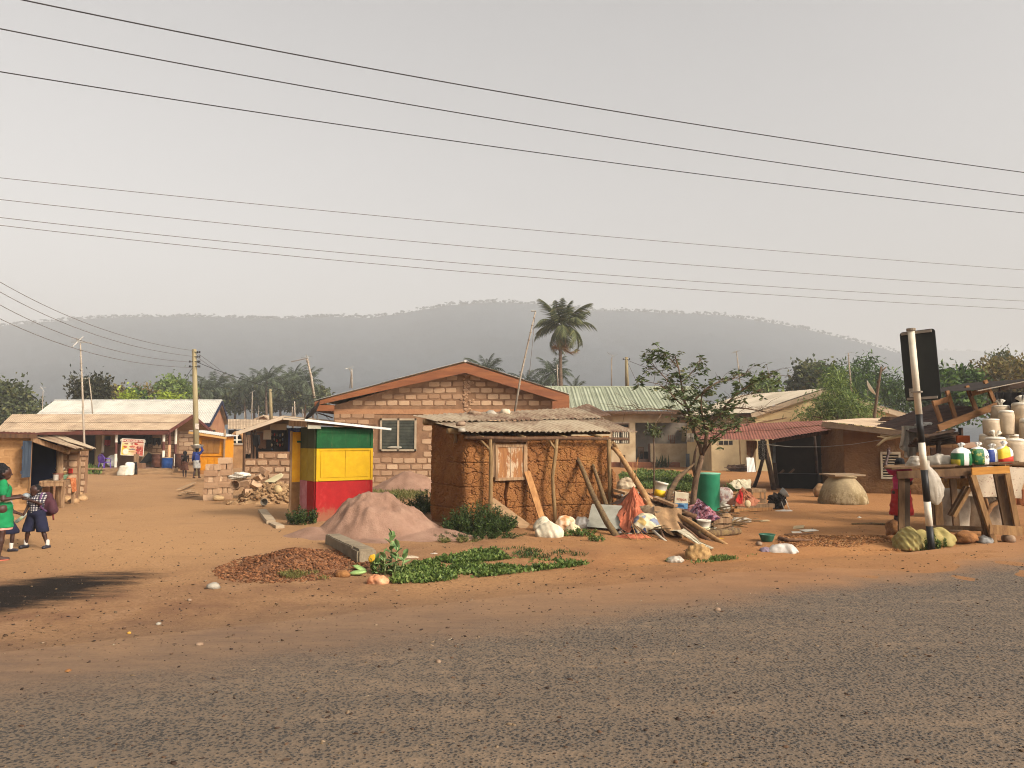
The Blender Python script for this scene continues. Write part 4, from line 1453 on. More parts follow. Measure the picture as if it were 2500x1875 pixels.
def cold_store_sign():
 Y=47.0
 a,b=P(296,1112,Y),P(352,1072,Y)
 cx,cz=(a.x+b.x)/2,(a.z+b.z)/2
 w,h=b.x-a.x,b.z-a.z
 t=thing('sign_board','cold store sign with food pictures on a pale board on a post','sign',(cx,Y,0))
 tilt=Matrix.Rotation(R(3),4,'Y')
 off=OFF[t.name]
 T_=Matrix.Translation(Vector((0,0,cz)))@tilt
 def plate(name,x,z,sx,sz,y,mat,par=t):
  o=MB().box((x*w,y,z*h),(sx*w,.02,sz*h)).build(name,mat)
  o.parent=par
  o.matrix_local=T_
  return o
 n=N('sign_print')
 co=n.coord((1,1,1))
 x,y_,z=n.sep(co)
 c=n.ramp(n.math('ADD',n.math('MULTIPLY',x,.6),.5),[(.15,'#cfae25'),(.4,'#d9c79a'),(.75,'#c4705a'),(1,'#b13e33')])
 c=n.mix(n.mrange(z,-.1,.45),c,'#d8ccae')
 board=plate('board',0,0,1,1,0,n.fin(c,.5))
 fr=simple('sign_frame',['#cfc6b4','#d8d0c0'],3,.6,0)
 for(x,z,sx,sz)in((0,.5,1.03,.03),(0,-.5,1.03,.03),(-.5,0,.025,1.0),(.5,0,.025,1.0)):plate('frame',x,z,sx,sz,-.012,fr)
 plate('heading_band',.0,.385,.94,.17,-.016,flatmat('sign_red','#9c1f1a'))
 cream=flatmat('sign_cream','#e0d6bd')
 lettering(t,'PRINCESS COLD STORE',.165,T_@faceM((0,-.031,.385*h),(1,0,0),(0,-1,0)),cream,sx=.88,bold=.004)
 rr=random.Random(2)
 pics=[(-.28,.2,.10,.04,'#8a5a44'),(-.04,.21,.07,.05,'#7d3a34'),(.15,.21,.09,.06,'#a83528'),(-.32,.02,.09,.06,'#a8382c'),(-.02,.04,.13,.07,'#b05a48'),(.28,.0,.12,.08,'#8d2f2a'),(-.02,-.12,.15,.05,'#6f6a66'),(-.02,-.26,.15,.05,'#b7925e'),(.30,-.16,.16,.09,'#a23a34'),(.3,-.33,.15,.06,'#b3544c')]
 for i,(x,z,sx,sz,cc)in enumerate(pics):
  o=MB().blob((x*w,-.018,z*h),(sx*w,.006,sz*h),.35,i,2).build('food_picture',simple('food_print_'+'abcdefghij'[i],[cc,cc,'#d9b9a0'],8,.6,0))
  o.parent=t;o.matrix_local=T_
 o=MB().lathe([(.13*w,0),(.13*w,.008),(.08*w,.012)],18,(-.30*w,-.012,-.28*h),Matrix.Rotation(R(90),3,'X')).build('food_picture',simple('plate_print',['#cfc7b4','#ded7c6'],8,.5,0))
 o.parent=t;o.matrix_local=T_
 MB().tube([(cx+.26,Y+.03,-.2),(cx+.25,Y+.03,cz-h*.3)],.06,7).build('post',m_wood_dark,t)
 MB().box((cx+.27,Y-.04,cz-h*.5-.28),(.30,.05,.72)).build('lower_board',m_wood,t)
cold_store_sign()
def drum(name,label,c,r,h,mat,cat='drum',group=None,ribs=2,lid=None,taper=1.0):
 t=thing(name,label,cat,c,group)
 prof=[(r*.97,0),(r,.02)]
 for k in range(1,ribs+1):
  z=h*k/(ribs+1)
  s=1+(taper-1)*k/(ribs+1)
  prof+=[(r*s,z-.03),(r*s*1.03,z),(r*s,z+.03)]
 prof+=[(r*taper,h-.03),(r*taper*1.03,h-.015),(r*taper*1.03,h),(r*taper*.93,h),(r*taper*.93,h-.05)]
 MB().lathe(prof,24,c).build('barrel',mat,t,True)
 if lid:
  MB().lathe([(r*taper*1.05,h+.002),(r*taper*1.05,h+.035),(.02,h+.05)],24,c).build('lid',lid,t,True)
 return t
m_blue=simple('blue_drum',['#143a72','#1c4a8a','#2a5a98'],3,.5,.1,spec=.4)
m_rustdrum=simple('rusty_drum',['#3a241b','#523226','#63402f'],4,.85,.4)
drum('water_drum','blue drum standing in front of the porch posts',P(412,1145,48.5)*1,.52,.72,m_blue)if False else None
def at_y(u,Y,dz=0.0):
 x=(u-1250)/F*Y
 return Vector((x,Y,hgt(x,Y)+dz))
drum('water_drum','blue drum standing in front of the porch posts',at_y(412,48.0,.24),.315,.66,m_blue,lid=m_zinc_dust,ribs=1)
drum('oil_drum','rusty drum behind the blue drum on the porch',at_y(391,51.2,.22),.42,.85,m_rustdrum)
drum('oil_drum','dark rusty drum between the porch post and the walking girl',at_y(444,49.5,.2),.33,.95,m_rustdrum)
def basin(name,label,c,r,h,mat,rot=None,cat='basin',group=None):
 prof=[(r*.62,0),(r*.78,h*.25),(r*.97,h*.85),(r*1.06,h),(r*1.06,h+.012),(r*.94,h*.9),(r*.72,h*.25),(.01,h*.12)]
 return tag(MB().lathe(prof,24,c,rot).build(name,mat,None,True,loc=c),label,cat,group)
m_alu=simple('dull_aluminium',['#6d6a64','#8c8981','#a19d94'],4,.4,.1,spec=.5)
basin('metal_basin','metal basin leaning on edge behind the purple chair',Vector((P(276,1125,51.5).x,51.5,.62)),.36,.14,m_alu,Matrix.Rotation(R(80),3,'X'))
def plastic_chair(label,c,rz,mat):
 t=thing('plastic_chair',label,'chair',c)
 Mr=Matrix.Rotation(rz,3,'Z')
 w=lambda x,y,z:Vector(c)+Mr@Vector((x,y,z))
 MB().add([w(*p)for p in((-.24,-.22,.42),(.24,-.22,.42),(.21,.2,.39),(-.21,.2,.39),(-.24,-.22,.38),(.24,-.22,.38),(.21,.2,.35),(-.21,.2,.35))],[(0,1,2,3),(7,6,5,4),(0,4,5,1),(1,5,6,2),(2,6,7,3),(3,7,4,0)]).build('seat',mat,t)
 for x in(-.23,.23):
  MB().bar(w(x,-.2,.4),w(x*1.12,-.25,0),.06,.05).build('leg',mat,t)
  MB().bar(w(x*.9,.2,.38),w(x,.28,0),.06,.05).build('leg',mat,t)
  MB().tube([w(x*1.1,-.22,.38),w(x*1.25,-.22,.6),w(x*1.25,0,.63),w(x*1.0,.24,.66)],.028,6).build('armrest',mat,t,True)
 for i in range(5):
  x=-.2+i*.1
  MB().bar(w(x,.21,.40),w(x*1.02,.29,.82-.05*abs(i-2)),.06,.02,(0,1,0)).build('back_slat',mat,t)
 MB().tube([w(-.23,.22,.40),w(-.25,.29,.74),w(-.12,.31,.86),w(.12,.31,.86),w(.25,.29,.74),w(.23,.22,.40)],.03,6).build('back_frame',mat,t,True)
plastic_chair('purple plastic armchair standing on the dark porch',at_y(260,49.2,.22),R(160),simple('purple_plastic',['#4a2d7a','#5b3a90','#6b4aa0'],3,.5,0,spec=.4))
m_sackw=simple('white_woven_sack',['#b5ae9f','#cbc5b6','#d8d3c6'],5,.8,.4,60)
def sack_obj(name,label,cat,c,sx,sy,sz,mat,seed,group=None,rot=0.0,vox=None,lean=(0,0)):
 rr=random.Random(seed)
 z0=sz*.12
 pr=[]
 for(x,y)in((-.5,-.35),(.5,-.35),(.5,.35),(-.5,.35)):
  a=Vector((x*sx*.52,y*sy*.7,z0));b=Vector((x*sx*.46+lean[0],y*sy*.6+lean[1],sz*.86))
  pr.append((a,b,sx*.24,sx*.21))
 pr.append((Vector((0,0,sz*.25)),Vector((lean[0],lean[1],sz*.72)),sx*.46,sx*.42))
 V,Fq=sdf_mesh(pr,vox or sx/15,sx*.22,[((0,0,0),(0,0,-1))],sx*.022,5.5/sx,seed)
 V=V-np.array([0,0,0])
 ca,sa=math.cos(rot),math.sin(rot)
 V=np.stack([V[:,0]*ca-V[:,1]*sa,V[:,0]*sa+V[:,1]*ca,V[:,2]],1)+np.array(c)
 return tag(np_mesh(name,V,Fq,mat,None,True,loc=tuple(c)),label,cat,group)
sack_obj('stuffed_sack','bulging white sack in front of the cold store sign post','sack',at_y(318,44.6),.55,.45,.72,m_sackw,4,None,.3,lean=(.08,0))
sack_obj('stuffed_sack','shorter off white sack leaning against the bulging white sack','sack',at_y(302,44.4),.42,.4,.55,simple('offwhite_sack',['#a59d8b','#bdb5a2'],5,.8,.4,60),5,None,.1,lean=(.1,0))
cloth_hang('printed_cloth','black printed cloth draped behind the white sacks','cloth',322,334,1128,1164,45.2,simple('black_white_print',['#0f0e0e','#1b1919','#8d867c'],26,.9,.1),9,wav=.1)
m_plank=simple('grey_plank',['#7a6146','#937656','#a88a67'],2,.9,.4,16,(.8,5,5))
def plank(label,a,b,w,h,mat=None,name='plank',cat='plank',group=None,up=(0,0,1)):
 a,b=Vector(a),Vector(b)
 c=(a+b)/2
 return tag(MB().bar(a,b,w,h,up).build(name,mat or m_plank,None,loc=c),label,cat,group)
plank('long pale plank lying left of the white sacks',at_y(218,46.5,.30),at_y(292,46.0,.26),.5,.07)
plank('broad board edging the yard left of the white sacks',at_y(262,44.9,.17),at_y(295,44.7,.17),.08,.34)
plank('long sawn board edging the yard right of the white sacks',at_y(342,45.5,.16),at_y(425,45.5,.16),.08,.34)
plank('angled board running from the yard edge towards the blue drum',at_y(416,45.6,.12),at_y(438,48.4,.18),.08,.25)
plank('plank laid flat behind the edging board',at_y(335,47.2,.22),at_y(418,47.4,.24),.5,.08)
tag(MB().box(at_y(343,46.4,.32),(.62,.5,.62)).build('concrete_block',simple('brown_concrete',['#6d4f3a','#82614a'],3,.95,.4),None,loc=at_y(343,46.4)),'square brown block beside the sign post','block')
basin('blue_bowl','blue bowl lying behind the edging board',at_y(358,46.6,.1),.28,.16,m_blue)
tag(MB().box(at_y(372,51.5,.7),(1.15,.08,.85),Matrix.Rotation(R(18),3,'Y')).build('leaning_board',simple('tan_board',['#6b563c','#7d674a'],3,.9,.3),None,loc=at_y(372,51.5)),'tan board leaning in the porch behind the sign','board')
tag(MB().add([at_y(340,51,.3),P(362,1104,51),at_y(394,51.4,.75),at_y(340,51.8,.3),P(362,1104,51.8),at_y(394,52,.75)],[(0,1,2),(5,4,3),(0,3,4,1),(1,4,5,2),(2,5,3,0)]).build('tarpaulin',m_blackcloth,None,loc=at_y(362,51.4)),'black sheet slung low over things on the porch','tarpaulin')
m_orange=paint('orange_kiosk_paint','#b8740f','#c9861a','#a86a1c',.4)
def orange_kiosk():
 Y=45.5
 c=at_y(520,Y)
 t=thing('kiosk','orange wooden kiosk with a sloping roof behind the brick stacks','kiosk',c)
 x0,x1=P(487,1100,Y).x,P(546,1100,Y).x
 zl,zr=P(0,1054,Y).z,P(0,1066,Y).z
 zm=P(0,1112,Y).z
 MB().add([(x0,Y,-.1),(x1,Y,-.1),(x1,Y,zr),(x0,Y,zl),(x0,Y+1.6,-.1),(x1,Y+1.6,-.1),(x1,Y+1.6,zr),(x0,Y+1.6,zl)],[(0,1,2,3),(7,6,5,4),(0,3,7,4),(1,5,6,2)]).build('body',m_orange,t)
 ob=simple('brown_hatch',['#7d5426','#8f642f'],3,.8,.2)
 for i in range(3):
  a=x0+.12+i*.36
  MB().box((a+.17,Y-.02,(zm+zr)/2-.02),(.34,.03,zr-zm-.3)).build('hatch_board',ob,t)
 for i in range(3):
  a=x0+.1+i*.42
  MB().box((a+.2,Y-.015,zm/2-.1),(.40,.025,zm-.1)).build('front_board',m_orange,t)
 MB().box(((x0+x1)/2,Y-.035,zm),(x1-x0,.05,.07)).build('counter_rail',m_orange,t)
 for x in(x0+.02,x1-.02):MB().box((x,Y-.03,zr/2),(.07,.05,zr)).build('corner_batten',m_orange,t)
 a,b=P(460,1052,Y-.4),P(552,1066,Y-.4)
 corr(a,b,a+Vector((0,2.3,.05)),b+Vector((0,2.3,.05)),18,.02,3).build('roof_sheet',m_zinc,t,True)
 MB().bar(a-Vector((0,-.05,.09)),b-Vector((0,-.05,.09)),.05,.13).build('fascia_board',simple('pale_orange_board',['#b58a4e','#c79c60'],3,.8,.2),t)
 MB().tube([at_y(549,Y-.1,-.1),P(549,1048,Y-.1)],.06,7).build('corner_post',m_wood,t,True)
orange_kiosk()
def low_wall():
 Y=27.0
 x0,x1=P(597,1150,Y).x,P(741,1150,Y).x
 xs=P(630,1110,Y).x
 z0=-.1
 zA,zB=P(0,1120,Y).z,P(0,1103,Y).z
 t=thing('block_wall','half built wall of mud blocks with thick mortar joints','wall',((x0+x1)/2,Y,0))
 MB().box(((x0+x1)/2,Y+.12,(z0+zA)/2),(x1-x0,.22,zA-z0)).build('mortar',m_mortar,t)
 MB().box(((xs+x1)/2,Y+.12,(zA+zB)/2+.001),(x1-xs,.20,zB-zA)).build('mortar',m_mortar,t)
 ms=brick_meshes(.36,.185,.03,5,71,.22)
 block_wall(t,x0+.01,x1,zA-.235*4,zA-.02,Y+.01,.36,.185,41,gap=.05,meshes=ms)
 block_wall(t,xs+.01,x1,zA+.01,zB,Y+.02,.38,.185,42,gap=.05,meshes=ms)
low_wall()
def loose_block_mesh(seed,L=.44,W=.20,Hh=.20):
 bm=bmesh.new()
 bmesh.ops.create_cube(bm,size=1)
 bmesh.ops.subdivide_edges(bm,edges=bm.edges[:],cuts=1,use_grid_fill=True)
 rr=random.Random(seed)
 for v in bm.verts:
  r_=1.0
  n=sum(1 for c_ in v.co if abs(c_)>.4)
  v.co=Vector((v.co.x*L,v.co.y*W,v.co.z*Hh))*(1.0-(.03 if n==3 else 0))+Vector((rr.uniform(-1,1),rr.uniform(-1,1),rr.uniform(-1,1)))*.006
 me=bpy.data.meshes.new('mud_block')
 bm.to_mesh(me);bm.free()
 me.materials.append(m_brick)
 return me
LB=[loose_block_mesh(i)for i in range(5)]
def stacks():
 for si,(u,vb,ncourse,dx,lab)in enumerate(((509,1222,6,-.0,'shorter stack'),(545,1219,7,.012,'taller leaning stack'))):
  b=G(u,vb)
  rot=R(12 if si else 8)
  kx=Vector((math.cos(rot),math.sin(rot),0));ky=Vector((-kx.y,kx.x,0))
  k=0
  sh=0.0
  for c in range(ncourse):
   z=.10+c*.205
   sh=(-.010 if si else.004)*c+random.Random(c+si*9).uniform(-.012,.012)
   o0=Vector((b.x,b.y+.25,b.z))+kx*sh+Vector((0,0,z))
   if c%2==0:
    spots=[(0,-.16,0),(0,.16,0)]
   else:
    spots=[(-.155,0,90),(.0,0,90),(.155,0,90)]
    spots=[(-.17+.01*c,0,90),(.0,.0,90),(.165,0,90)]
   for(x,y,a)in spots:
    rr=random.Random(c*17+si*101+int(x*100)+int(y*10))
    o=inst('mud_block',LB[k%5],None,loc=o0+kx*(x+rr.uniform(-.008,.008))+ky*y,rot=(0,0,rot+R(a)+rr.uniform(-.03,.03)))
    if a:o.scale=(1,.74,1)
    cw=('bottom','second','third','fourth','fifth','sixth','seventh')[c]if c<ncourse-1 else 'topmost'
    pw=(('front' if y<0 else 'rear')if c%2==0 else('left','middle','right')[int(x>-.1)+int(x>.1)])
    tag(o,f'{pw} mud block in the {cw} course of the {lab}','block','mud blocks stacked in two piles')
    k+=1
 b=G(533,1223)
 tag(MB().blob(b+Vector((0,0,.09)),(.20,.14,.11),.12,8,2,1.2,None,-.8).build('mud_block',simple('pale_block',['#a98b64','#c2a67c'],4,.95,.4),None,loc=b),'pale broken block lying at the foot of the two stacks','block')
stacks()
m_rub=simple('rubble_stone',['#745739','#8d6d4b','#a1815c','#b0926c'],4,.95,.5,25,rv=.2)
def rubble():
 c=P(668,1190,25.6)
 base=Vector((c.x,25.6,0))
 mb=MB()
 rr=random.Random(11)
 def heap(x,y):
  a,b=(x-base.x)/1.15,(y-base.y)/1.0
  return max(0,1-a*a-b*b)**.7*.60
 for i in range(520):
  x,y=base.x+rr.uniform(-1.2,1.15),base.y+rr.uniform(-1.0,.9)
  h=heap(x,y)
  if h<=0.02 and rr.random()<.6:continue
  s=rr.choice([.04,.05,.06,.08,.1])
  mb.blob((x,y,h+s*.2),(s*rr.uniform(.8,1.5),s,s*rr.uniform(.5,.9)),.3,i,1,1.4,Euler((rr.uniform(-1,1),rr.uniform(-1,1),rr.uniform(0,6))).to_matrix())
 tag(mb.build('rubble',m_rub,None),'heap of broken block pieces in front of the half built wall',None,None,'stuff')
 rows=[[(base.x+(i/14-.5)*2.6,base.y+(j/12-.5)*2.2,heap(base.x+(i/14-.5)*2.6,base.y+(j/12-.5)*2.2)-.03)for i in range(15)]for j in range(13)]
 tag(MB().grid(rows).build('rubble_core',m_rub,None),'earth under the heap of broken blocks',None,None,'stuff')
 big=[(645,1150,.20,'broken block tilted on the rubble beside the pale slab',.45),(625,1185,.16,'square broken block at the left of the rubble heap',.3),(608,1200,.13,'small tipped block below the stacks',.2),(600,1180,.15,'upright broken block between the taller stack and the rubble',.2),(632,1165,.15,'half block lying behind the tipped block on the rubble',.35),(655,1205,.18,'flat paving piece at the front of the rubble',.1)]
 for i,(u,v,s,lab,z)in enumerate(big):
  p=P(u,v,25.2)
  o=inst('broken_block',LB[i%5],None,loc=p,rot=(rr.uniform(-.6,.6),rr.uniform(-.5,.5),rr.uniform(-.8,.8)),scl=(.75+.6*(s-.13),1,.9 if i!=5 else.4))
  tag(o,lab,'block','large broken blocks on the rubble')
 a=P(650,1177,25.6)
 pts=[P(646,1176,25.4),P(670,1178,25.2),P(688,1166,25.5),P(690,1161,25.8),P(684,1157,26.0),P(668,1164,25.9)]
 up=Vector((0,.10,.03))
 vs=pts+[p+up for p in pts]
 tag(MB().add(vs,[tuple(range(6)),tuple(range(6,12))[::-1]]+[(i,6+i,6+(i+1)%6,(i+1)%6)for i in range(6)]).build('stone_slab',simple('pale_slab',['#a59873','#bdb08a'],2,.9,.3),None,loc=a),'pale flat slab leaning on top of the rubble','slab')
 def pot(label,u,v,Y,r,L,rz,mat,cat='pot'):
  c=P(u,v,Y)
  prof=[(r*.72,0),(r*.9,L*.3),(r,L*.7),(r,L),(r*.9,L),(r*.85,L*.6),(.02,L*.25)]
  rot=Euler((R(78),0,rz)).to_matrix()
  tag(MB().lathe(prof,16,c,rot).build('bucket',mat,None,True,loc=c),label,cat)
 pot('tan plastic bucket lying on its side on the rubble',682,1199,24.9,.13,.30,R(-150),simple('tan_plastic',['#a58c62','#bda478'],3,.6,.1),'bucket')
 pot('dark mouthed clay pot lying beside the taller brick stack',578,1188,25.0,.15,.36,R(8),simple('clay_pipe',['#6b5440','#84694f'],4,.9,.3))
 pot('grey dented can at the corner of the old kerb',644,1228,24.0,.11,.26,R(20),simple('grey_can',['#5d554a','#857b6c'],4,.6,.2),'can')
 m=simple('rag_white',['#8f8676','#c5bcab','#d8d0c2'],8,.9,.4)
 for i,(u,v,s)in enumerate(((590,1160,.2),(572,1165,.16))):
  p=P(u,v,25.8)
  tag(MB().blob(p,(s*1.3,s,s*.5),.5,30+i,3,2.2).build('rag',m,None,True,loc=p),('white rag on the rubble by the low wall','white rag tucked behind the taller stack')[i],'rag')
 for i,(u0,v0,u1,v1)in enumerate(((436,1196,476,1178),(440,1206,470,1196),(452,1200,480,1203),(448,1208,482,1207))):
  plank(('broken board pointing up in the splintered heap left of the stacks','pale splinter lying lowest in the heap left of the stacks','flat board under the splintered heap left of the stacks','long board along the front of the splintered heap')[i],G(u0,v0,.05+.03*i),G(u1,v1,.12-.02*i),.16,.05,None,'broken_board','board')
 a,b,c=G(640,1250),G(662,1278),G(684,1290)
 plank('pale kerb stone curving from the lane to the striped kiosk',a,b,.22,.16,simple('kerb_stone',['#8d7a62','#a8957a'],3,.95,.4),'kerb_stone','kerb stone')
 plank('short kerb stone nearer the striped kiosk',b+Vector((.05,-.05,-.03)),c,.2,.14,simple('kerb_stone',[]),'kerb_stone','kerb stone')
rubble()
def centre_stall():
 Y=36.0
 t=thing('market_stall','open stall under a pale verged roof behind the half built wall','stall',(P(670,1120,Y).x,Y,0))
 L,A,Rr=P(577,1054,Y),P(690,1015,Y),P(818,1028,Y)
 d=Vector((0,4.5,0))
 for i,(a,b)in enumerate(((L,A),(A,Rr))):
  corr(a,a+d,b,b+d,24,.02,4).build('roof_sheet',m_zinc_dust,t,True)
  MB().bar(a-Vector((0,.03,.09)),b-Vector((0,.03,.09)),.04,.17).build('verge_board',simple('cream_board',['#b39f86','#c7b59b'],2,.8,.2),t)
 wb=simple('dark_planks',['#1f1a17','#2d2621'],3,.9,.3)
 MB().box((P(700,1100,Y+4).x,Y+4.2,1.3),(4.6,.08,2.7)).build('back_wall',wb,t)
 def rect(nm,u0,u1,v0,v1,y,mat):
  a,b=P(u0,v1,y),P(u1,v0,y)
  return MB().box(((a.x+b.x)/2,y,(a.z+b.z)/2),(b.x-a.x,.05,b.z-a.z)).build(nm,mat,t)
 cream=simple('cream_panel',['#bdb09a','#d1c6b1'],2,.8,.1)
 rect('upper_panel',660,700,1035,1050,Y+2.0,cream)
 rect('hanging_panel',643,662,1050,1073,Y+1.9,cream)
 rect('shelf_back',662,694,1050,1103,Y+2.05,m_dark)
 bl=simple('blue_container',['#161f48','#1d2a5c'],2,.6,.1)
 for i in range(4):
  a,b=P(703+i*7,1105,Y+1.2),P(703+i*7+6.6,1046,Y+1.2)
  MB().box(((a.x+b.x)/2,Y+1.2,(a.z+b.z)/2),(b.x-a.x,.06,b.z-a.z)).build('blue_board',bl,t)
 rr=random.Random(4)
 cols=['#8d8372','#a8402f','#6d5d3c','#4a5a6d','#b5a58b','#3c3a38']
 for i in range(16):
  u,v=664+(i%5)*6.4+rr.uniform(-1,1),1062+(i//5)*12+rr.uniform(-2,2)
  p=P(u,v,Y+1.9)
  MB().blob(p,(.045,.04,.085),.2,i,1).build('packet',simple('packet_colour_'+'abcdef'[i%6],[cols[i%6],cols[i%6]],3,.6,0),t,True)
 for u in(597,615,623):
  y=Y+(.1 if u==597 else.8)
  MB().tube([(P(u,1100,y).x,y,-.1),P(u,1048 if u==597 else 1050,y)],.055 if u!=597 else.07,6).build('post',m_wood_dark,t)
 MB().box((P(655,1100,Y+1).x,Y+.9,.95),(1.7,.7,.06)).build('counter',m_wood_dark,t)
centre_stall()
def poster():
 Y=34.8
 a,b=P(715,1102,Y),P(731,1069,Y)
 c=Vector(((a.x+b.x)/2,Y,(a.z+b.z)/2))
 t=thing('poster_board','pink poster board with white lettering leaning beside the blue boards','poster',(c.x,Y,0))
 MB().box(c,(b.x-a.x,.03,b.z-a.z)).build('board',simple('pink_print',['#b05258','#bd646a'],3,.6,0),t)
 MB().bar((c.x-.1,Y+.06,-.1),(c.x-.1,Y+.05,a.z),.05,.05).build('stake',m_wood_dark,t)
 off=OFF[t.name]
 wm=flatmat('white_print','#ddd5cc')
 lettering(t,'L',.22,Matrix.Translation(-off)@faceM(c+Vector((.02,-.022,.02)),(1,0,.25),(0,-1,0)),wm)
 lettering(t,'S',.16,Matrix.Translation(-off)@faceM(c+Vector((.03,-.022,-.2)),(1,0,0),(0,-1,0)),flatmat('black_print','#1a1516'))
poster()
cloth_hang('hanging_dress','dark long garment hanging in the stall doorway','dress',617,634,1062,1094,36.4,m_blackcloth,12,drop=[(0,.55),(.3,.9),(.6,1.0),(1,.7)])
cloth_hang('hanging_cloth','patterned tan cloths hanging between the stall posts','cloth',599,612,1062,1112,36.3,simple('tan_print',['#5d4a3c','#8d6f57','#a58b70'],6,.9,.2),13,ragged=.1)
cloth_hang('tarpaulin','wrinkled brown tarpaulin hanging inside the stall','tarpaulin',627,650,1056,1098,38.2,simple('tan_tarpaulin',['#7d5b45','#946f56'],3,.85,.3),14,ragged=.1)
def back_shed():
 Y=56.0
 t=thing('shed','grey roofed shed with an arched opening between the white house and the stall','shed',(P(590,1100,Y).x,Y,0))
 a,b=P(556,1048,Y),P(668,1050,Y)
 roof_sheets(t,a,b,P(556,1024,Y+3.2),P(668,1026,Y+3.2),4,2,8,.025,m_zinc_dust,seed=40,nvd=2)
 def rect(nm,u0,u1,v0,v1,y,mat,th=.1):
  p,q=P(u0,v1,y),P(u1,v0,y)
  MB().box(((p.x+q.x)/2,y,(p.z+q.z)/2),(q.x-p.x,th,q.z-p.z)).build(nm,mat,t)
 rect('back_wall',556,660,1050,1140,Y+3.0,m_dark)
 rect('low_wall',556,596,1084,1150,Y-.1,m_wallplaster,.2)
 rect('wall_cap',556,596,1082,1086,Y-.15,simple('grey_cap',['#8d8171','#a09482'],3,.9,.2),.3)
 arch=MB()
 pts=[P(558,1082,Y),P(564,1066,Y),P(576,1056,Y),P(586,1055,Y),P(592,1064,Y),P(596,1082,Y)]
 arch.tube(pts,.13,6).build('arch',m_wallplaster,t,True)
 MB().tube([P(556,1075,Y),P(598,1074,Y)],.05,5).build('rail',m_white,t)
 MB().tube([P(578,1083,Y),P(578,1052,Y)],.06,5).build('post',m_white,t)
back_shed()
def far_gable(label,u0,ua,u1,ve,va,Y,m_roof,m_wall):
 t=thing('house',label,'house',(P(ua,1100,Y).x,Y,0))
 a,p,b=P(u0,ve,Y),P(ua,va,Y),P(u1,ve,Y)
 MB().add([(a.x,Y+.3,0),(b.x,Y+.3,0),b+Vector((0,.3,0)),p+Vector((0,.3,0)),a+Vector((0,.3,0)),(a.x,Y+6,0),(b.x,Y+6,0),b+Vector((0,6,0)),p+Vector((0,6,0)),a+Vector((0,6,0))],[(0,1,2,3,4),(0,4,9,5),(1,6,7,2)]).build('wall',m_wall,t)
 d=Vector((0,6,0))
 for x,y in((a,p),(p,b)):
  slab(t,'roof',[x,x+d,y+d,y],.12,m_roof)
far_gable('tiny pale gable roof peeping over the grey shed',618,643,656,1026,1016,74,m_zinc_dust,m_wallplaster)
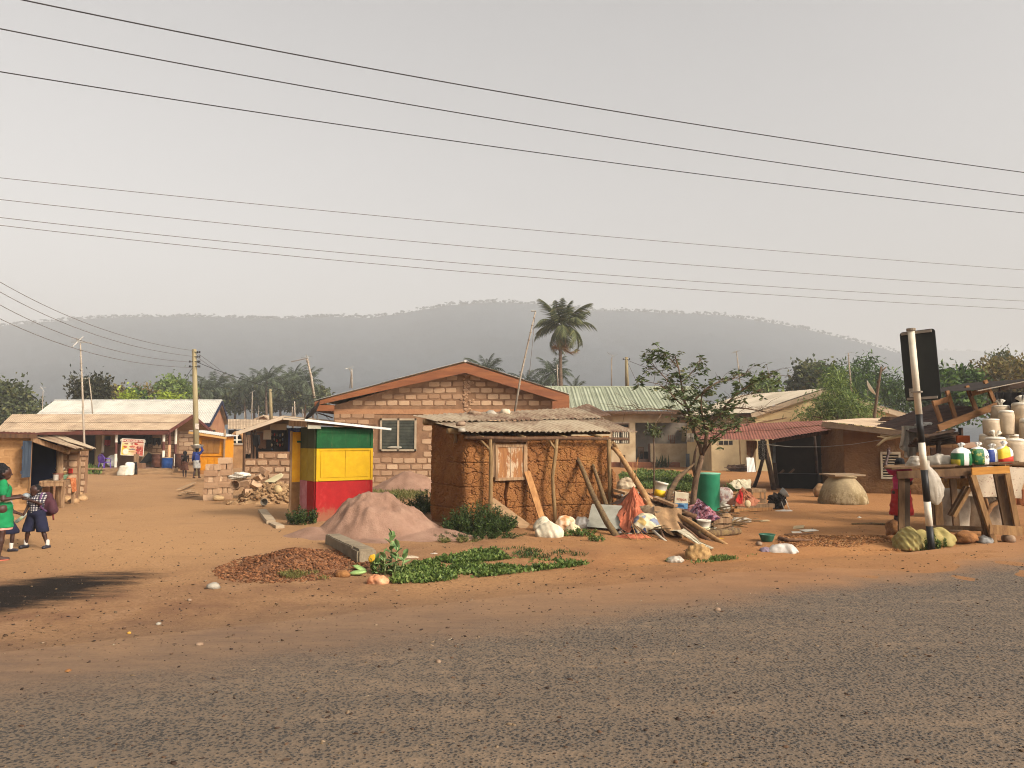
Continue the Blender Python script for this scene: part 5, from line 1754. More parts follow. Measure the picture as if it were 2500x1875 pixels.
def left_shop():
 C0=Vector((P(72,1100,22.5).x,22.5,0))
 C1=Vector((P(156,1100,26.8).x,26.8,0))
 fx=(C1-C0).normalized()
 fn=Vector((fx.y,-fx.x,0))
 L=(C1-C0).length
 q=lambda s,d,z:Vector((C0.x+fx.x*s+fn.x*d,C0.y+fx.y*s+fn.y*d,z))
 t=thing('shop','earth block shop with a blue door leaf and a patched iron awning','shop',C0)
 ztop=P(72,1062,22.5).z
 W=3.6
 endd=-fn
 e=lambda s,d,z:C0+endd*s-fx*d+Vector((0,0,z))
 path=[e(W,0,0),e(.0,0,0),e(0,-.28,0)]
 def wallpiece(name,a,b,th,z0,z1,mat,back):
  v=[a,b,b+back*th,a+back*th]
  mb=MB().add([p+Vector((0,0,z0-p.z))for p in v]+[p+Vector((0,0,z1-p.z))for p in v],[(3,2,1,0),(4,5,6,7),(0,1,5,4),(1,2,6,5),(2,3,7,6),(3,0,4,7)])
  return mb.build(name,mat,t)
 wallpiece('end_wall',e(W,0,0),e(0,0,0),.2,-.2,ztop,m_wallplaster,fx)
 ms=brick_meshes(.42,.20,.012,5,91,.18)
 for me_ in ms:
  me_.materials.clear();me_.materials.append(m_wallplaster)
 off=OFF[t.name]
 rr=random.Random(8)
 ang=math.atan2(-endd.y,-endd.x)
 for row in range(10):
  for k in range(8):
   s=.22+k*.45+(.22 if row%2 else 0)
   z=.12+row*.225
   if rr.random()<.22 or z>ztop-.12:continue
   M_=Matrix.Translation(e(s,.0,z)-off)@Matrix.Rotation(ang,4,'Z')@Matrix.Diagonal((1,rr.uniform(.2,.9),1,1))
   inst('brick',ms[(k+row)%5],t,M_)
 wallpiece('front_pier',q(0,0,0),q(.30,0,0),.2,-.2,ztop,m_wallplaster,-fn)
 wallpiece('front_wall_base',q(.30,0,0),q(L-.9,0,0),.2,-.2,.55,m_wallbrown,-fn)
 wallpiece('far_pier',q(L-.9,0,0),q(L,0,0),.2,-.2,ztop,m_mortar,-fn)
 wallpiece('far_end_wall',q(L-.02,-.2,0),q(L-.02,-W,0),.2,-.2,ztop,m_mortar,fx)
 wallpiece('inner_wall',q(L-.95,-.02,0),q(L-.95,-W,0),.02,0,ztop,simple('dark_blue_wall',['#10162a','#18203a'],1,.9,.2),-fx)
 wallpiece('back_wall',q(.2,-W,0),q(L,-W,0),.2,-.2,ztop,m_dark,-fn)
 ms2=brick_meshes(.22,.20,.02,4,95,.15)
 pf=lambda d,z:q(L-.9,d,z)
 ang2=math.atan2(-fn.y,-fn.x)+math.pi
 wallpiece('pier_return',q(L-.9,.62,0),q(L-.9,0,0),.22,-.2,ztop-.35,m_mortar,fx)
 for row in range(9):
  for k in range(2):
   d,z=.16+k*.30,.12+row*.225
   if z>ztop-.5:continue
   M_=Matrix.Translation(pf(d,z)-off)@Matrix.Rotation(math.atan2(fn.y,fn.x),4,'Z')
   inst('brick',ms2[(row+k)%4],t,M_@Matrix.Diagonal((1.15,1,1,1)))
 mblue=simple('blue_grey_door',['#29323f','#37424f','#46525d'],2,.7,.3,16,(5,5,.6))
 dr=None
 a0=q(.0,.04,0);a1=a0+Vector((.05,-.46,0))
 zd0,zd1=P(62,1165,22.4).z,P(62,1076,22.4).z
 dd=(a1-a0).normalized()
 for i in range(3):
  p0=a0+dd*(.01+i*.15);
  o=MB().bar(p0+dd*.07+Vector((0,0,zd0)),p0+dd*.07+Vector((0,0,zd1)),.14,.03,Vector((-dd.y,dd.x,0))).build('door_board',mblue,t)
 for z in(zd0+.15,zd1-.2):
  MB().bar(a0+Vector((0,0,z))+Vector((dd.y,-dd.x,0))*.03,a0+dd*.45+Vector((0,0,z))+Vector((dd.y,-dd.x,0))*.03,.03,.08).build('door_ledge',mblue,t)
 zr=ztop+.04
 A,B=e(W,.35,zr+.12),e(-.25,.35,zr+.02)
 Cc,Dd=A+fx*(L+1.0),B+fx*(L+1.0)
 for i in range(4):
  s0,s1=i/4,(i+1)/4+(.02 if i<3 else 0)
  corr(A.lerp(B,s0),A.lerp(B,s1),Cc.lerp(Dd,s0)+Vector((0,0,.1)),Dd.lerp(Cc,1-s1)+Vector((0,0,.1)),9,.018,5,0,.03,i).build('roof_sheet',m_zinc_dust,t,True)
 MB().bar(A-Vector((0,0,.1)),B-Vector((0,0,.1)),.05,.12).build('roof_beam',m_wood_dark,t)
 z0,z1=ztop-.03,ztop-.42
 for i in range(5):
  s0=.2+i*(L-.1)/5
  s1=s0+(L-.1)/5+.12
  rr=random.Random(i)
  j=lambda:Vector((0,0,rr.uniform(-.04,.04)))
  corr(q(s0,.95+rr.uniform(-.12,.22),z1)+j(),q(s1,.95+rr.uniform(-.12,.22),z1)+j(),q(s0,-.02,z0+.02*(i%2)),q(s1,-.02,z0+.02*(i%2)),8,.018,5,0,.05,i).build('awning_sheet',m_hutroof,t,True)
 MB().bar(q(.1,-.05,z0-.06),q(.9,.86,z1-.10),.06,.14).build('awning_rafter',m_wood,t)
 MB().tube([q(.7,.8,z1-.06),q(L+.3,.8,z1-.05)],.05,6).build('awning_beam',m_pole,t)
 def post(u,v,vt,r):
  b=G(u,v)
  p=P(u+3,vt,b.y+.05)
  MB().tube([b-Vector((0,0,.1)),b.lerp(p,.5)+Vector((.02,0,0)),p],[r,r*.95,r*.9],8,wob=.06).build('awning_post',m_wood,t,True)
 post(143,1236,1100,.105)
 post(186,1213,1096,.115)
 MB().tube([P(150,1110,27.5),P(213,1114,28.5)],.05,6).build('cross_pole',m_wood_dark,t)
 return q,fx,fn,L,C0
q_,fx_,fn_,L_,C0_=left_shop()
def table(label,corners,h,mat,name='table',th=.05,leg=.07,rail=True,cat='table'):
 c=sum((Vector(p)for p in corners),Vector())/4
 t=thing(name,label,cat,Vector((c.x,c.y,hgt(c.x,c.y))))
 z=c.z
 P4=[Vector((p[0],p[1],h))for p in corners]
 slab(t,'table_top',P4,th,mat)
 for i,p in enumerate(P4):
  qn=p.lerp(Vector((c.x,c.y,h)),.08)
  MB().bar((qn.x,qn.y,hgt(qn.x,qn.y)-.05),(qn.x,qn.y,h-th),leg,leg,(0,1,0)).build('leg',mat,t)
 if rail:
  for i in range(4):
   a,b=P4[i],P4[(i+1)%4]
   MB().bar(a.lerp(b,.06)-Vector((0,0,th+.06)),a.lerp(b,.94)-Vector((0,0,th+.06)),.03,.11).build('rail',mat,t)
 return t
s0=[q_(.75,.12,0),q_(.75,.78,0),q_(2.3,.78,0),q_(2.3,.12,0)]
table('brown shop table under the awning with pots on it',s0,.83,m_wood)
m_enamel=simple('enamel_bowl',['#a59a86','#c2b7a2'],3,.4,0,spec=.5)
for i_,(s_,d_,r_,h_,m_,z_,lab_)in enumerate([(1.6,.55,.17,.13,simple('green_plastic',['#5c7d62','#6d8f72'],3,.5,0),.83,'green plastic basin on the shop table'),(1.6,.52,.16,.10,simple('tan_bowl',['#a08658','#b89c6b'],3,.5,0),.97,'tan bowl stacked in the green basin'),(1.55,.50,.13,.10,m_enamel,1.08,'pale covered dish on top of the stacked bowls'),(1.35,.5,.15,.2,simple('red_brown_pot',['#6d4638','#855746'],3,.6,0),.83,'red brown pot beside the stacked bowls')]):
 basin('bowl',lab_,q_(s_,d_,z_),r_,h_,m_,None,'bowl','bowls on the shop table')
drum('milk_tin','shiny tin standing alone on the shop table',q_(1.0,.5,.83),.075,.17,simple('tin',['#8d8478','#a69c8e'],3,.35,0,spec=.6),'tin',ribs=1)
m_orangecloth=simple('orange_print_cloth',['#7d3a1c','#a5572a','#d0a070'],12,.8,.2)
def drape(name,label,cat,pts,wid,mat,seed,fold=.03,n=16):
 """strip of cloth following pts (top to hem), widths wid (vectors)"""
 rows=[]
 for i in range(n+1):
  s=i/n
  row=[]
  for j,p in enumerate(pts):
   a=Vector(p)+Vector(wid[j])*(s-.5)
   t=j/(len(pts)-1)
   row.append(a+Vector((0,0,0))+Vector((0,-1,0))*(fold*(.3+t)*math.sin(s*14+seed+t*1.5))+Vector((0,0,fold*.5*noise.noise(Vector((s*3,t*3,seed))))))
  rows.append(row)
 mb=MB().grid(rows)
 mb.grid([[p+Vector((0,.012,-.006))for p in r_][::-1]for r_ in rows])
 return tag(mb.build(name,mat,None,True,loc=pts[0]),label,cat)
e0_=q_(1.9,.80,.845)
drape('cloth','orange printed cloth hanging from the end of the shop table','cloth',[q_(1.9,.5,.85),e0_,e0_-Vector((0,0,.2))+fn_*.02,e0_-Vector((0,0,.42))+fn_*.04],[fx_*.7,fx_*.75,fx_*.7,fx_*.55],m_orangecloth,2)
tag(MB().box(q_(L_-1.0,.42,1.02),(.16,.02,.16),Matrix.Rotation(R(-14),3,'Z')).build('small_sign',simple('red_sign',['#a52a22','#bd3b31'],3,.5,0),None,loc=q_(L_-1.0,.42,1.0)),'small red notice card on the shop pier','sign')
for i_ in range(3):
 b_=G(52,1222)
 tag(inst('mud_block',LB[i_],None,loc=b_+Vector((.0+.02*(i_%2),.1,.11+.215*i_)),rot=(0,0,R(6-5*i_)),scl=(.9,1.1,1.03)),('bottom block of the small stack against the shop wall','middle block of the small stack against the shop wall','top block of the small stack against the shop wall')[i_],'block','three blocks against the shop wall')
def stone_lot(pts,smin,smax,name,labels,cat,mat,group,seed,amp=.22):
 rr=random.Random(seed)
 for i,(u,v,w)in enumerate(pts):
  g=G(u,v)
  s=w/F*g.y/2
  stone(name,labels[i],cat,g+Vector((0,0,s*.35)),(s*1.2,s,s*.75),seed+i,mat,group,amp)
stone_lot([(160,1226,30),(180,1228,22),(200,1222,26),(168,1212,20),(193,1210,18),(60,1236,16),(135,1222,22)],0,0,'rubble_stone',['flat rubble stone at the foot of the front awning post','pale rubble stone between the two awning posts','squarish stone farthest right beside the lane','rubble stone against the shop pier','small stone behind the second awning post','stone at the corner of the shop wall','rubble stone under the shop table'],'stone',m_rub,'rubble stones under the shop awning',140)
drum('clay_jar','pale jar tipped over beside the second awning post',G(178,1196,.12),.16,.3,simple('pale_jar',['#8d7556','#a58c6b'],3,.8,.2),'jar',ribs=0)
def back_blocks():
 Y=30.0
 t=thing('wall','ruined block wall behind the second awning post of the left shop','wall',(P(200,1150,Y).x,Y,0))
 x0,x1=P(178,1100,Y).x,P(209,1100,Y).x
 MB().box(((x0+x1)/2,Y+.12,.75),(x1-x0,.2,1.8)).build('mortar',m_mortar,t)
 block_wall(t,x0,x1,.05,1.6,Y+.015,.3,.2,51,gap=.04)
back_blocks()
m_cream=simple('stained_cream_wall',['#8d7658','#ad9673','#bda886','#c7b594'],.7,.95,.3,20)
m_greenroof=simple('pale_green_sheet',['#80846c','#8b8e76','#979a83'],.6,.6,.05,20,spec=.35,rv=.03)
m_greybox=simple('blue_grey_sheet',['#4d565c','#616b70'],2,.6,.2)
def green_house():
 Y0=57.0
 Yw=58.2
 t=thing('house','long cream house with a ribbed pale green roof and an open porch','house',(P(1560,1130,Y0).x,Y0,0))
 e0,e1=P(1340,1003,Y0),P(1740,1003,Y0)
 r0,r1=P(1290,945,Y0+6),P(1700,946,Y0+6)
 r0.x,r1.x=e0.x,e1.x
 roof_sheets(t,e0,e1,r0,r1,13,1,4,.05,m_greenroof,seed=60,trap=True,nvd=2)
 MB().tube([r0,r1],.10,6).build('ridge_cap',m_greenroof,t)
 MB().bar(e0-Vector((0,-.05,.12)),e1-Vector((0,-.05,.12)),.05,.16).build('fascia_board',m_wood_dark,t)
 def rect(nm,u0,u1,v0,v1,y,mat,th=.2,par=None,zmin=-.1):
  p,q=P(u0,v1,y),P(u1,v0,y)
  z0=max(p.z,zmin)
  return MB().box(((p.x+q.x)/2,y+th/2,(z0+q.z)/2),(q.x-p.x,th,q.z-z0)).build(nm,mat,par or t)
 rect('upper_wall',1340,1735,1004,1032,Yw,m_cream)
 rect('wall',1340,1492,1032.1,1150,Yw,m_cream)
 rect('wall',1538,1551,1032.1,1150,Yw,m_cream)
 rect('wall_below_window',1492.1,1537.9,1083,1150,Yw,m_cream)
 rect('porch_wall',1588,1690,1083,1150,Yw,m_cream,.18)
 rect('pillar',1681,1690,1032.2,1082.8,Yw,m_cream,.18)
 rect('door_jamb',1584,1588,1083,1150,Yw,simple('dark_jamb',['#3d2a20','#4d362a'],3,.9,.2),.2)
 rect('porch_back_wall',1540,1740,1005,1150,Yw+2.6,simple('stained_grey_plaster',['#6d6459','#847a6d','#978c7d'],1.0,.95,.3),.2)
 rect('floor',1540,1700,1121,1150,Yw+.3,simple('porch_screed',[]),2.2)
 rect('side_wall',1735,1742,1004,1150,Yw,m_cream,6)
 rect('plinth',1490,1660,1129,1150,Yw-1.4,simple('red_earth_step',['#7d4f35','#925f42'],2,.95,.4),1.38)
 fr=rect('window',1493,1538,1034,1083,Yw+.10,m_dark,.05)
 for(u0,u1,v0,v1)in((1492,1495,1034,1083),(1535,1538,1034,1083),(1492,1538,1033,1036),(1492,1538,1043,1045)):
  rect('window_frame',u0,u1,v0,v1,Yw+.03,m_wood,.05,fr)
 for i in range(2):
  rows=[]
  for k in range(20):
   s=k/19
   u=(1496,1518)[i]+17*s
   rows.append([P(u,1046+36*j/3,Yw+.08+.03*math.sin(s*22))for j in range(4)])
  MB().grid(rows).build('curtain',simple('pale_curtain',['#8d8672','#aaa28c','#bdb49d'],3,.9,.1),fr,True)
 return t
green_house()
def wood_chair(label,c,rz,mat,flip=False,s=1.0):
 t=thing('wooden_chair',label,'chair',c)
 M3=Matrix.Rotation(rz,3,'Z')
 if flip:M3=M3@Matrix.Rotation(math.pi,3,'X')
 w=lambda x,y,z:Vector(c)+M3@(Vector((x,y,z-(.9 if flip else 0)))*s)
 MB().bar(w(0,-.2,.45),w(0,.2,.45),.42,.04).build('seat',mat,t)
 for x in(-.19,.19):
  MB().bar(w(x,-.19,0),w(x,-.19,.44),.045,.045,(0,1,0)).build('leg',mat,t)
  MB().bar(w(x,.2,0),w(x,.25,.92),.045,.045,(0,1,0)).build('leg',mat,t)
 for i in range(4):
  MB().bar(w(-.12+.08*i,.22,.48),w(-.12+.08*i,.25,.9),.03,.02,(0,1,0)).build('back_slat',mat,t)
 MB().bar(w(-.2,.25,.90),w(.2,.25,.90),.03,.07).build('back_rail',mat,t)
zf_=P(1560,1121,58.8).z
wood_chair('dark wooden chair with a slatted back in the porch doorway',Vector((P(1565,1120,58.9).x,58.9,zf_)),R(170),m_wood_dark)
tag(MB().box((P(1578,1112,59.6).x,59.7,zf_+.28),(.8,.5,.56)).build('low_table',m_dark,None,loc=(P(1578,1112,59.6).x,59.7,zf_)),'dark low chest beside the chair in the porch doorway','chest')
tb_=table('table standing in the porch behind the low wall',[(P(1628,1083,60).x,59.2,0),(P(1628,1083,60).x,60.2,0),(P(1680,1083,60).x,60.2,0),(P(1680,1083,60).x,59.2,0)],P(0,1087,59.6).z,m_wood_dark,rail=False)
wood_chair('brown stool upturned on the porch table',Vector((P(1639,1086,59.6).x,59.6,P(0,1086,59.6).z)),R(15),m_varnish,True,.85)
plank('pale board leaning on the porch wall behind the tree',Vector((P(1668,1078,60.3).x,60.3,P(0,1078,60.3).z)),Vector((P(1672,1040,60.4).x,60.5,P(0,1040,60.4).z)),.3,.04,simple('pale_board',[]),'leaning_board','board',None,(0,1,0))
tag(MB().box(at_y(1686,57.3,.5),(.7,.6,1.0)).build('water_tank',m_greybox,None,loc=at_y(1686,57.3)),'blue grey box at the corner of the porch wall','tank')
def agave():
 c=at_y(1615,56.0,.0)
 t=thing('spiky_plant','spiky sword leaved plant growing against the porch wall','plant',c)
 rr=random.Random(5)
 m=m_leaf('sword_leaf',['#2b3220','#414a2e','#5a6040'])
 for i in range(46):
  a=rr.uniform(0,6.28);el=rr.uniform(.5,1.5);L=rr.uniform(.7,1.15)
  b=c+Vector((rr.uniform(-.45,.45),rr.uniform(-.2,.2),0))
  d=Vector((math.cos(a)*math.cos(el),math.sin(a)*math.cos(el)*.6,math.sin(el)))
  s=d.cross(Vector((0,0,1))).normalized()*.045
  tip=b+d*L+Vector((0,0,-.1*(1.6-el)))
  mid=b+d*L*.5
  MB().add([b-s*.6,b+s*.6,mid+s,tip,mid-s,mid+Vector((0,0,-.02))],[(0,1,2,5),(0,5,4),(5,2,3),(5,3,4)]).build('leaf',m,t)
agave()
tag(MB().box(at_y(1519,56.5,.45),(.35,.35,.95)).build('crate',m_wood_dark,None,loc=at_y(1519,56.5)),'dark upright box with a plant on top at the foot of the cream wall','box')
def gable_house():
 Y=50.0
 t=thing('house','cream gabled house with a pale roof behind the red iron roof','house',(P(2000,1100,Y).x,Y,0))
 ax=Vector((-2.6,6.2,0)).normalized()
 El,Ap,Er=P(1834,1010,Y),P(2010,951,Y),P(2222,1014,Y)
 base=lambda p,z:Vector((p.x,p.y+.35,z))
 pts=[base(El,-.1)+Vector((.35,0,0)),base(Er,-.1)-Vector((.5,0,0)),base(Er,Er.z-.05)-Vector((.5,0,0)),base(Ap,Ap.z-.2),base(El,El.z-.1)+Vector((.35,0,0))]
 bk=[p+ax*7.5 for p in pts]
 mb=MB().add(pts+bk,[(0,1,2,3,4),(9,8,7,6,5),(0,4,9,5),(1,6,7,2)])
 mb.build('wall',simple('cream_wall',['#b59d70','#c7b083','#d1bd92'],.6,.95,.2),t)
 L=ax*8.2
 up=Vector((0,0,.05))
 pale=simple('pale_roof_sheet',['#a3957f','#b8aa93','#c4b69f'],.7,.6,.1,20,spec=.3,rv=.04)
 roof_sheets(t,El+L+up,El+up,Ap+L+up,Ap+up,6,1,8,.03,pale,seed=70,nvd=3)
 roof_sheets(t,Er+up,Er+L+up,Ap+up,Ap+L+up,6,1,8,.03,pale,seed=71,nvd=3)
 wb=simple('grey_verge',['#8d7a62','#a08c72'],2,.8,.2)
 for a,b in((El,Ap),(Ap,Er)):
  MB().bar(a-Vector((0,.02,.14)),b-Vector((0,.02,.14)),.05,.30).build('verge_board',wb,t)
 MB().bar(El-Vector((0,0,.12)),El+L-Vector((0,0,.12)),.05,.2).build('fascia_board',m_wood_dark,t)
 MB().tube([P(1850,1032,Y+.3),P(1920,1020,Y+.3)],.03,4).build('conduit',m_wood,t)
gable_house()
def lower_wall_house():
 Y=51.0
 t=thing('house','low cream walled building half hidden under the red iron roof','house',(P(1800,1130,Y).x,Y,0))
 def rect(nm,u0,u1,v0,v1,y,mat,th=.2,par=None):
  p,q=P(u0,v1,y),P(u1,v0,y)
  return MB().box(((p.x+q.x)/2,y+th/2,(max(p.z,-.1)+q.z)/2),(q.x-p.x,th,q.z-max(p.z,-.1))).build(nm,mat,par or t)
 rect('wall',1738,1898,1040,1160,Y,simple('buff_wall',['#8f7b5c','#a8936f','#b8a37e'],.7,.95,.3),3.0)
 w=rect('window',1754,1790,1076,1086,Y-.03,m_dark,.04)
 for u in(1754,1766,1778,1789):rect('bar',u,u+1,1076,1086,Y-.06,m_frame,.03,w)
 a,b=P(1730,1042,Y-.4),P(1900,1036,Y-.4)
 corr(a,b,a+Vector((0,3.8,.35)),b+Vector((0,3.8,.35)),40,.02,3).build('roof_sheet',m_zinc_dust,t,True)
 MB().tube([P(1809,1140,Y-.6),P(1805,1072,Y-.5)],.05,6).build('post',m_pole,t)
lower_wall_house()
def stick_pile():
 rr=random.Random(9)
 c=at_y(1797,49.5)
 mb=MB()
 for i in range(46):
  a=c+Vector((rr.uniform(-.75,.1),rr.uniform(-.3,.3),rr.uniform(0,.42)))
  mb.tube([a,a+Vector((rr.uniform(.5,1.0),rr.uniform(-.15,.15),rr.uniform(-.12,.12)))],rr.uniform(.02,.05),5)
 tag(mb.build('firewood',simple('dark_firewood',['#2d211a','#463429','#5c4736'],6,.95,.4),None),'stack of dark firewood against the cream wall',None,None,'stuff')
stick_pile()
corr_p=corr(at_y(1821,48.5,0),at_y(1842,48.5,0),P(1822,1117,48.9),P(1840,1117,48.9),6,.02,3).build('iron_sheet',m_zinc,None,True,loc=at_y(1830,48.5))
tag(corr_p,'small iron sheet standing on edge beside the firewood','iron sheet')
def red_shed():
 t=thing('shed','open shed under a faded red iron roof on crooked poles','shed',G(1905,1200))
 bot=[(1688,1071,33.5),(1735,1073,32.8),(1785,1074,32.2),(1835,1074,31.8),(1888,1073,31.5),(1940,1064,31.3),(1995,1055,31.1),(2052,1046,31.0)]
 top=[(1700,1056,37.0),(1738,1049,36.8),(1778,1042,36.6),(1822,1036,36.4),(1868,1035,36.2),(1912,1033,36.0),(1960,1031,35.8),(2012,1029,35.6)]
 for i in range(7):
  a,b,c,d=P(*bot[i]),P(*bot[i+1]),P(*top[i]),P(*top[i+1])
  l=Vector((0,0,.006*(i%2)))
  corr(a+l,b+l,a.lerp(c,.56)+l,b.lerp(d,.56)+l,7,.022,5,0,.01,i).build('roof_sheet',m_redroof,t,True)
  l=l+Vector((0,0,.035))
  corr(a.lerp(c,.50)+l,b.lerp(d,.50)+l,c+l,d+l,7,.022,5,0,.01,i+9).build('roof_sheet',m_redroof,t,True)
 MB().bar(P(1880,1079,31.9),P(2046,1052,31.4),.06,.12).build('eave_beam',m_wood_dark,t)
 MB().tube([P(1700,1072,35),P(2010,1052,34.5)],.05,6).build('purlin',m_wood_dark,t)
 def pole(u0,v0,u1,v1,Y,r,dy=0):
  b=at_y(u0,Y,-.1)
  MB().tube([b,b.lerp(P(u1,v1,Y+dy),.5)+Vector((.03,0,0)),P(u1,v1,Y+dy)],[r,r*.95,r*.9],8,wob=.06,seed=u0).build('post',simple('smoked_pole',['#2a1f18','#3f3026','#54412f'],4,.95,.6,20),t,True)
 pole(1886,1197,1862,1072,31.8,.11)
 pole(1894,1188,1880,1072,32.6,.09)
 pole(1835,1180,1862,1122,33.5,.08,-1.4)
 pole(1990,1175,1988,1060,35.0,.07)
 blk=simple('very_dark_brown_wall',['#15100d','#211913','#2d231b'],1.0,.98,.4)  # mottled very dark brown over the whole back wall
 a,b=P(1893,1060,36.5),P(2085,1050,34.5)
 MB().add([(a.x,a.y,-.1),(b.x,b.y,-.1),(b.x,b.y,2.75),(a.x,a.y,2.55),(a.x,a.y+.2,-.1),(b.x,b.y+.2,-.1),(b.x,b.y+.2,2.75),(a.x,a.y+.2,2.55)],[(0,1,2,3),(7,6,5,4),(0,3,7,4),(1,5,6,2),(3,2,6,7)]).build('back_wall',blk,t)
 MB().bar(at_y(1893,33.2,.30),at_y(1995,32.4,.30),.9,.62).build('hearth_bench',simple('black_hearth',['#0e0c0b','#1a1614'],2,.95,.3),t)
 MB().tube([P(2040,1160,33.8),P(2031,1066,33.8)],.03,5).build('prop',m_pole,t)
 for i,(u,v)in enumerate(((1905,1160),(1930,1158))):
  MB().tube([P(u-18,v+12,34.3),P(u+8,v-12,34.6)],.05,6).build('stick',m_wood_dark,t)
red_shed()
stone('stone','pale rounded stone on the black bench inside the red roofed shed','stone',P(1945,1172,32.7),(.24,.2,.17),33,m_stone_grey)
m_leopard=simple('spotted_cloth',['#151210','#2a241f','#a59c8e'],22,.9,.1)
cloth_hang('hanging_cloth','black cloth with white spots hung on the shed corner pole','cloth',1852,1871,1076,1126,31.5,m_leopard,21,ragged=.1,wav=.08)
cloth_hang('hanging_cloth','tan cloth sagging on the line left of the shed pole','cloth',1822,1848,1076,1118,33.0,simple('tan_cloth',['#84634a','#a17e60','#b5947a'],5,.9,.2),22,drop=[(0,.6),(.2,.9),(.5,1.0),(.8,.7),(1,.3)],wav=.08)
cloth_hang('hanging_cloth','narrow grey cloth hanging beside the spotted cloth','cloth',1886,1893,1076,1134,32.2,simple('grey_cloth',['#5c5f5f','#7d7f7c'],5,.9,.2),23,ragged=.1)
tag(MB().tube([P(1856,1084,31.6),P(1930,1091,31.0),P(2010,1091,30.2),P(2080,1085,29.4),P(2150,1074,28.6)],.012,5).build('washing_line',simple('cord',['#7d776c','#9a9386'],3,.8,0),None,loc=P(1856,1084,31.6)),'cord stretched from the shed pole to the mud house branches','line')
m_mudwall=simple('smooth_mud_wall',['#5a4029','#6d4f31','#7d5d3c'],1.1,.96,.8,12,bd=.03)
def mud_house():
 t=thing('mud_house','mud walled house with a grey board fascia and a white slatted window','house',at_y(2120,30))
 A,B=at_y(2057,30.0),at_y(2345,28.3)
 zt=lambda s:2.62-.10*s
 mud_wall(t,[A+Vector((.0,2.2,0)),A,B],lambda s:2.55-.055*max(0,s-2.2),m_mudwall,14,.022,.022,-.15,.38)
 F0,F1=P(2006,1036,29.2),P(2240,1062,27.6)
 MB().bar(F0,F1,.05,.20).build('fascia_board',simple('grey_fascia',['#5d4c3c','#77634e'],3,.9,.4,16,(.8,5,5)),t)
 up=Vector((0,0,.12))
 ch=[F0+up+Vector((0,0,0)),F1+up,P(2110,1021,34.5),P(2320,1021,33.5)]
 roof_sheets(t,ch[0],ch[1],ch[2],ch[3],5,1,9,.015,m_zinc_dust,seed=80,nvd=3)
 n=Vector((B.y-A.y,-(B.x-A.x),0)).normalized()
 x=(B-A).normalized()
 c=P(2175,1136,29.3)
 wf=simple('white_slat',['#958a74','#b0a48c'],3,.8,.1)
 w,h=.62,.95
 c=Vector((c.x,0,c.z));s_=(c.x-A.x)/(B.x-A.x);c.y=A.y+(B.y-A.y)*s_
 c=c+n*.07
 fr=MB()
 for k in(-1,1):
  fr.bar(c+x*(k*w/2)-Vector((0,0,h/2)),c+x*(k*w/2)+Vector((0,0,h/2)),.07,.06,n)
  fr.bar(c-x*(w/2+.03)+Vector((0,0,k*h/2))+n*.003,c+x*(w/2+.03)+Vector((0,0,k*h/2))+n*.003,.055,.07)
 win=fr.build('window',wf,t)
 MB().bar(c-x*w/2-n*.03,c+x*w/2-n*.03,.01,h).build('opening',m_dark,win)
 for i in range(9):
  z=-h/2+.08+i*(h-.14)/8
  MB().bar(c-x*(w/2-.04)+Vector((0,0,z)),c+x*(w/2-.04)+Vector((0,0,z)),.02,.055,n+Vector((0,0,.6))).build('slat',wf,win)
 off=OFF[t.name]
 k=A.lerp(B,.07)+n*.05
 lettering(t,'1R c A',.16,Matrix.Translation(-off)@faceM(Vector((k.x+.25,k.y,P(0,1052,30).z)),x,n),simple('chalk',['#8d8172','#a59a8b'],9,1,0),'chalk_mark')
 for i,(u,v)in enumerate(((2182,1031),)):
  for j in range(3):
   MB().lathe([(.55-.06*j,.0),(.56-.06*j,.05),(.5-.06*j,.06)],18,P(u,v,30.5)+Vector((0,0,.05*j+.06)),wob=.02,seed=j).build('wicker_ring',m_wood_dark,t,True)
mud_house()
dish('white satellite dish seen edge on above the mud house roof',2122,950,55,.62,(.75,-.35,.45),m_white,1020)
def forked_pole(label,pts,r,mat,fork=None,name='forked_pole',cat='pole'):
 t=thing(name,label,cat,pts[0])
 MB().tube(pts,[r*(1-.5*i/(len(pts)-1))for i in range(len(pts))],7,wob=.08).build('pole',mat,t,True)
 for f in fork or[]:
  MB().tube(f,[r*.5,r*.3],6).build('branch',mat,t,True)
 return t
forked_pole('bare forked dead pole standing above the mud house roof',[at_y(2133,34,0),P(2135,1016,34),P(2142,960,34),P(2152,895,34)],.085,simple('dead_wood',['#4a3a2c','#64503c'],3,.95,.5),[[P(2150,908,34),P(2164,896,34)],[P(2147,925,34),P(2141,935,34)]])
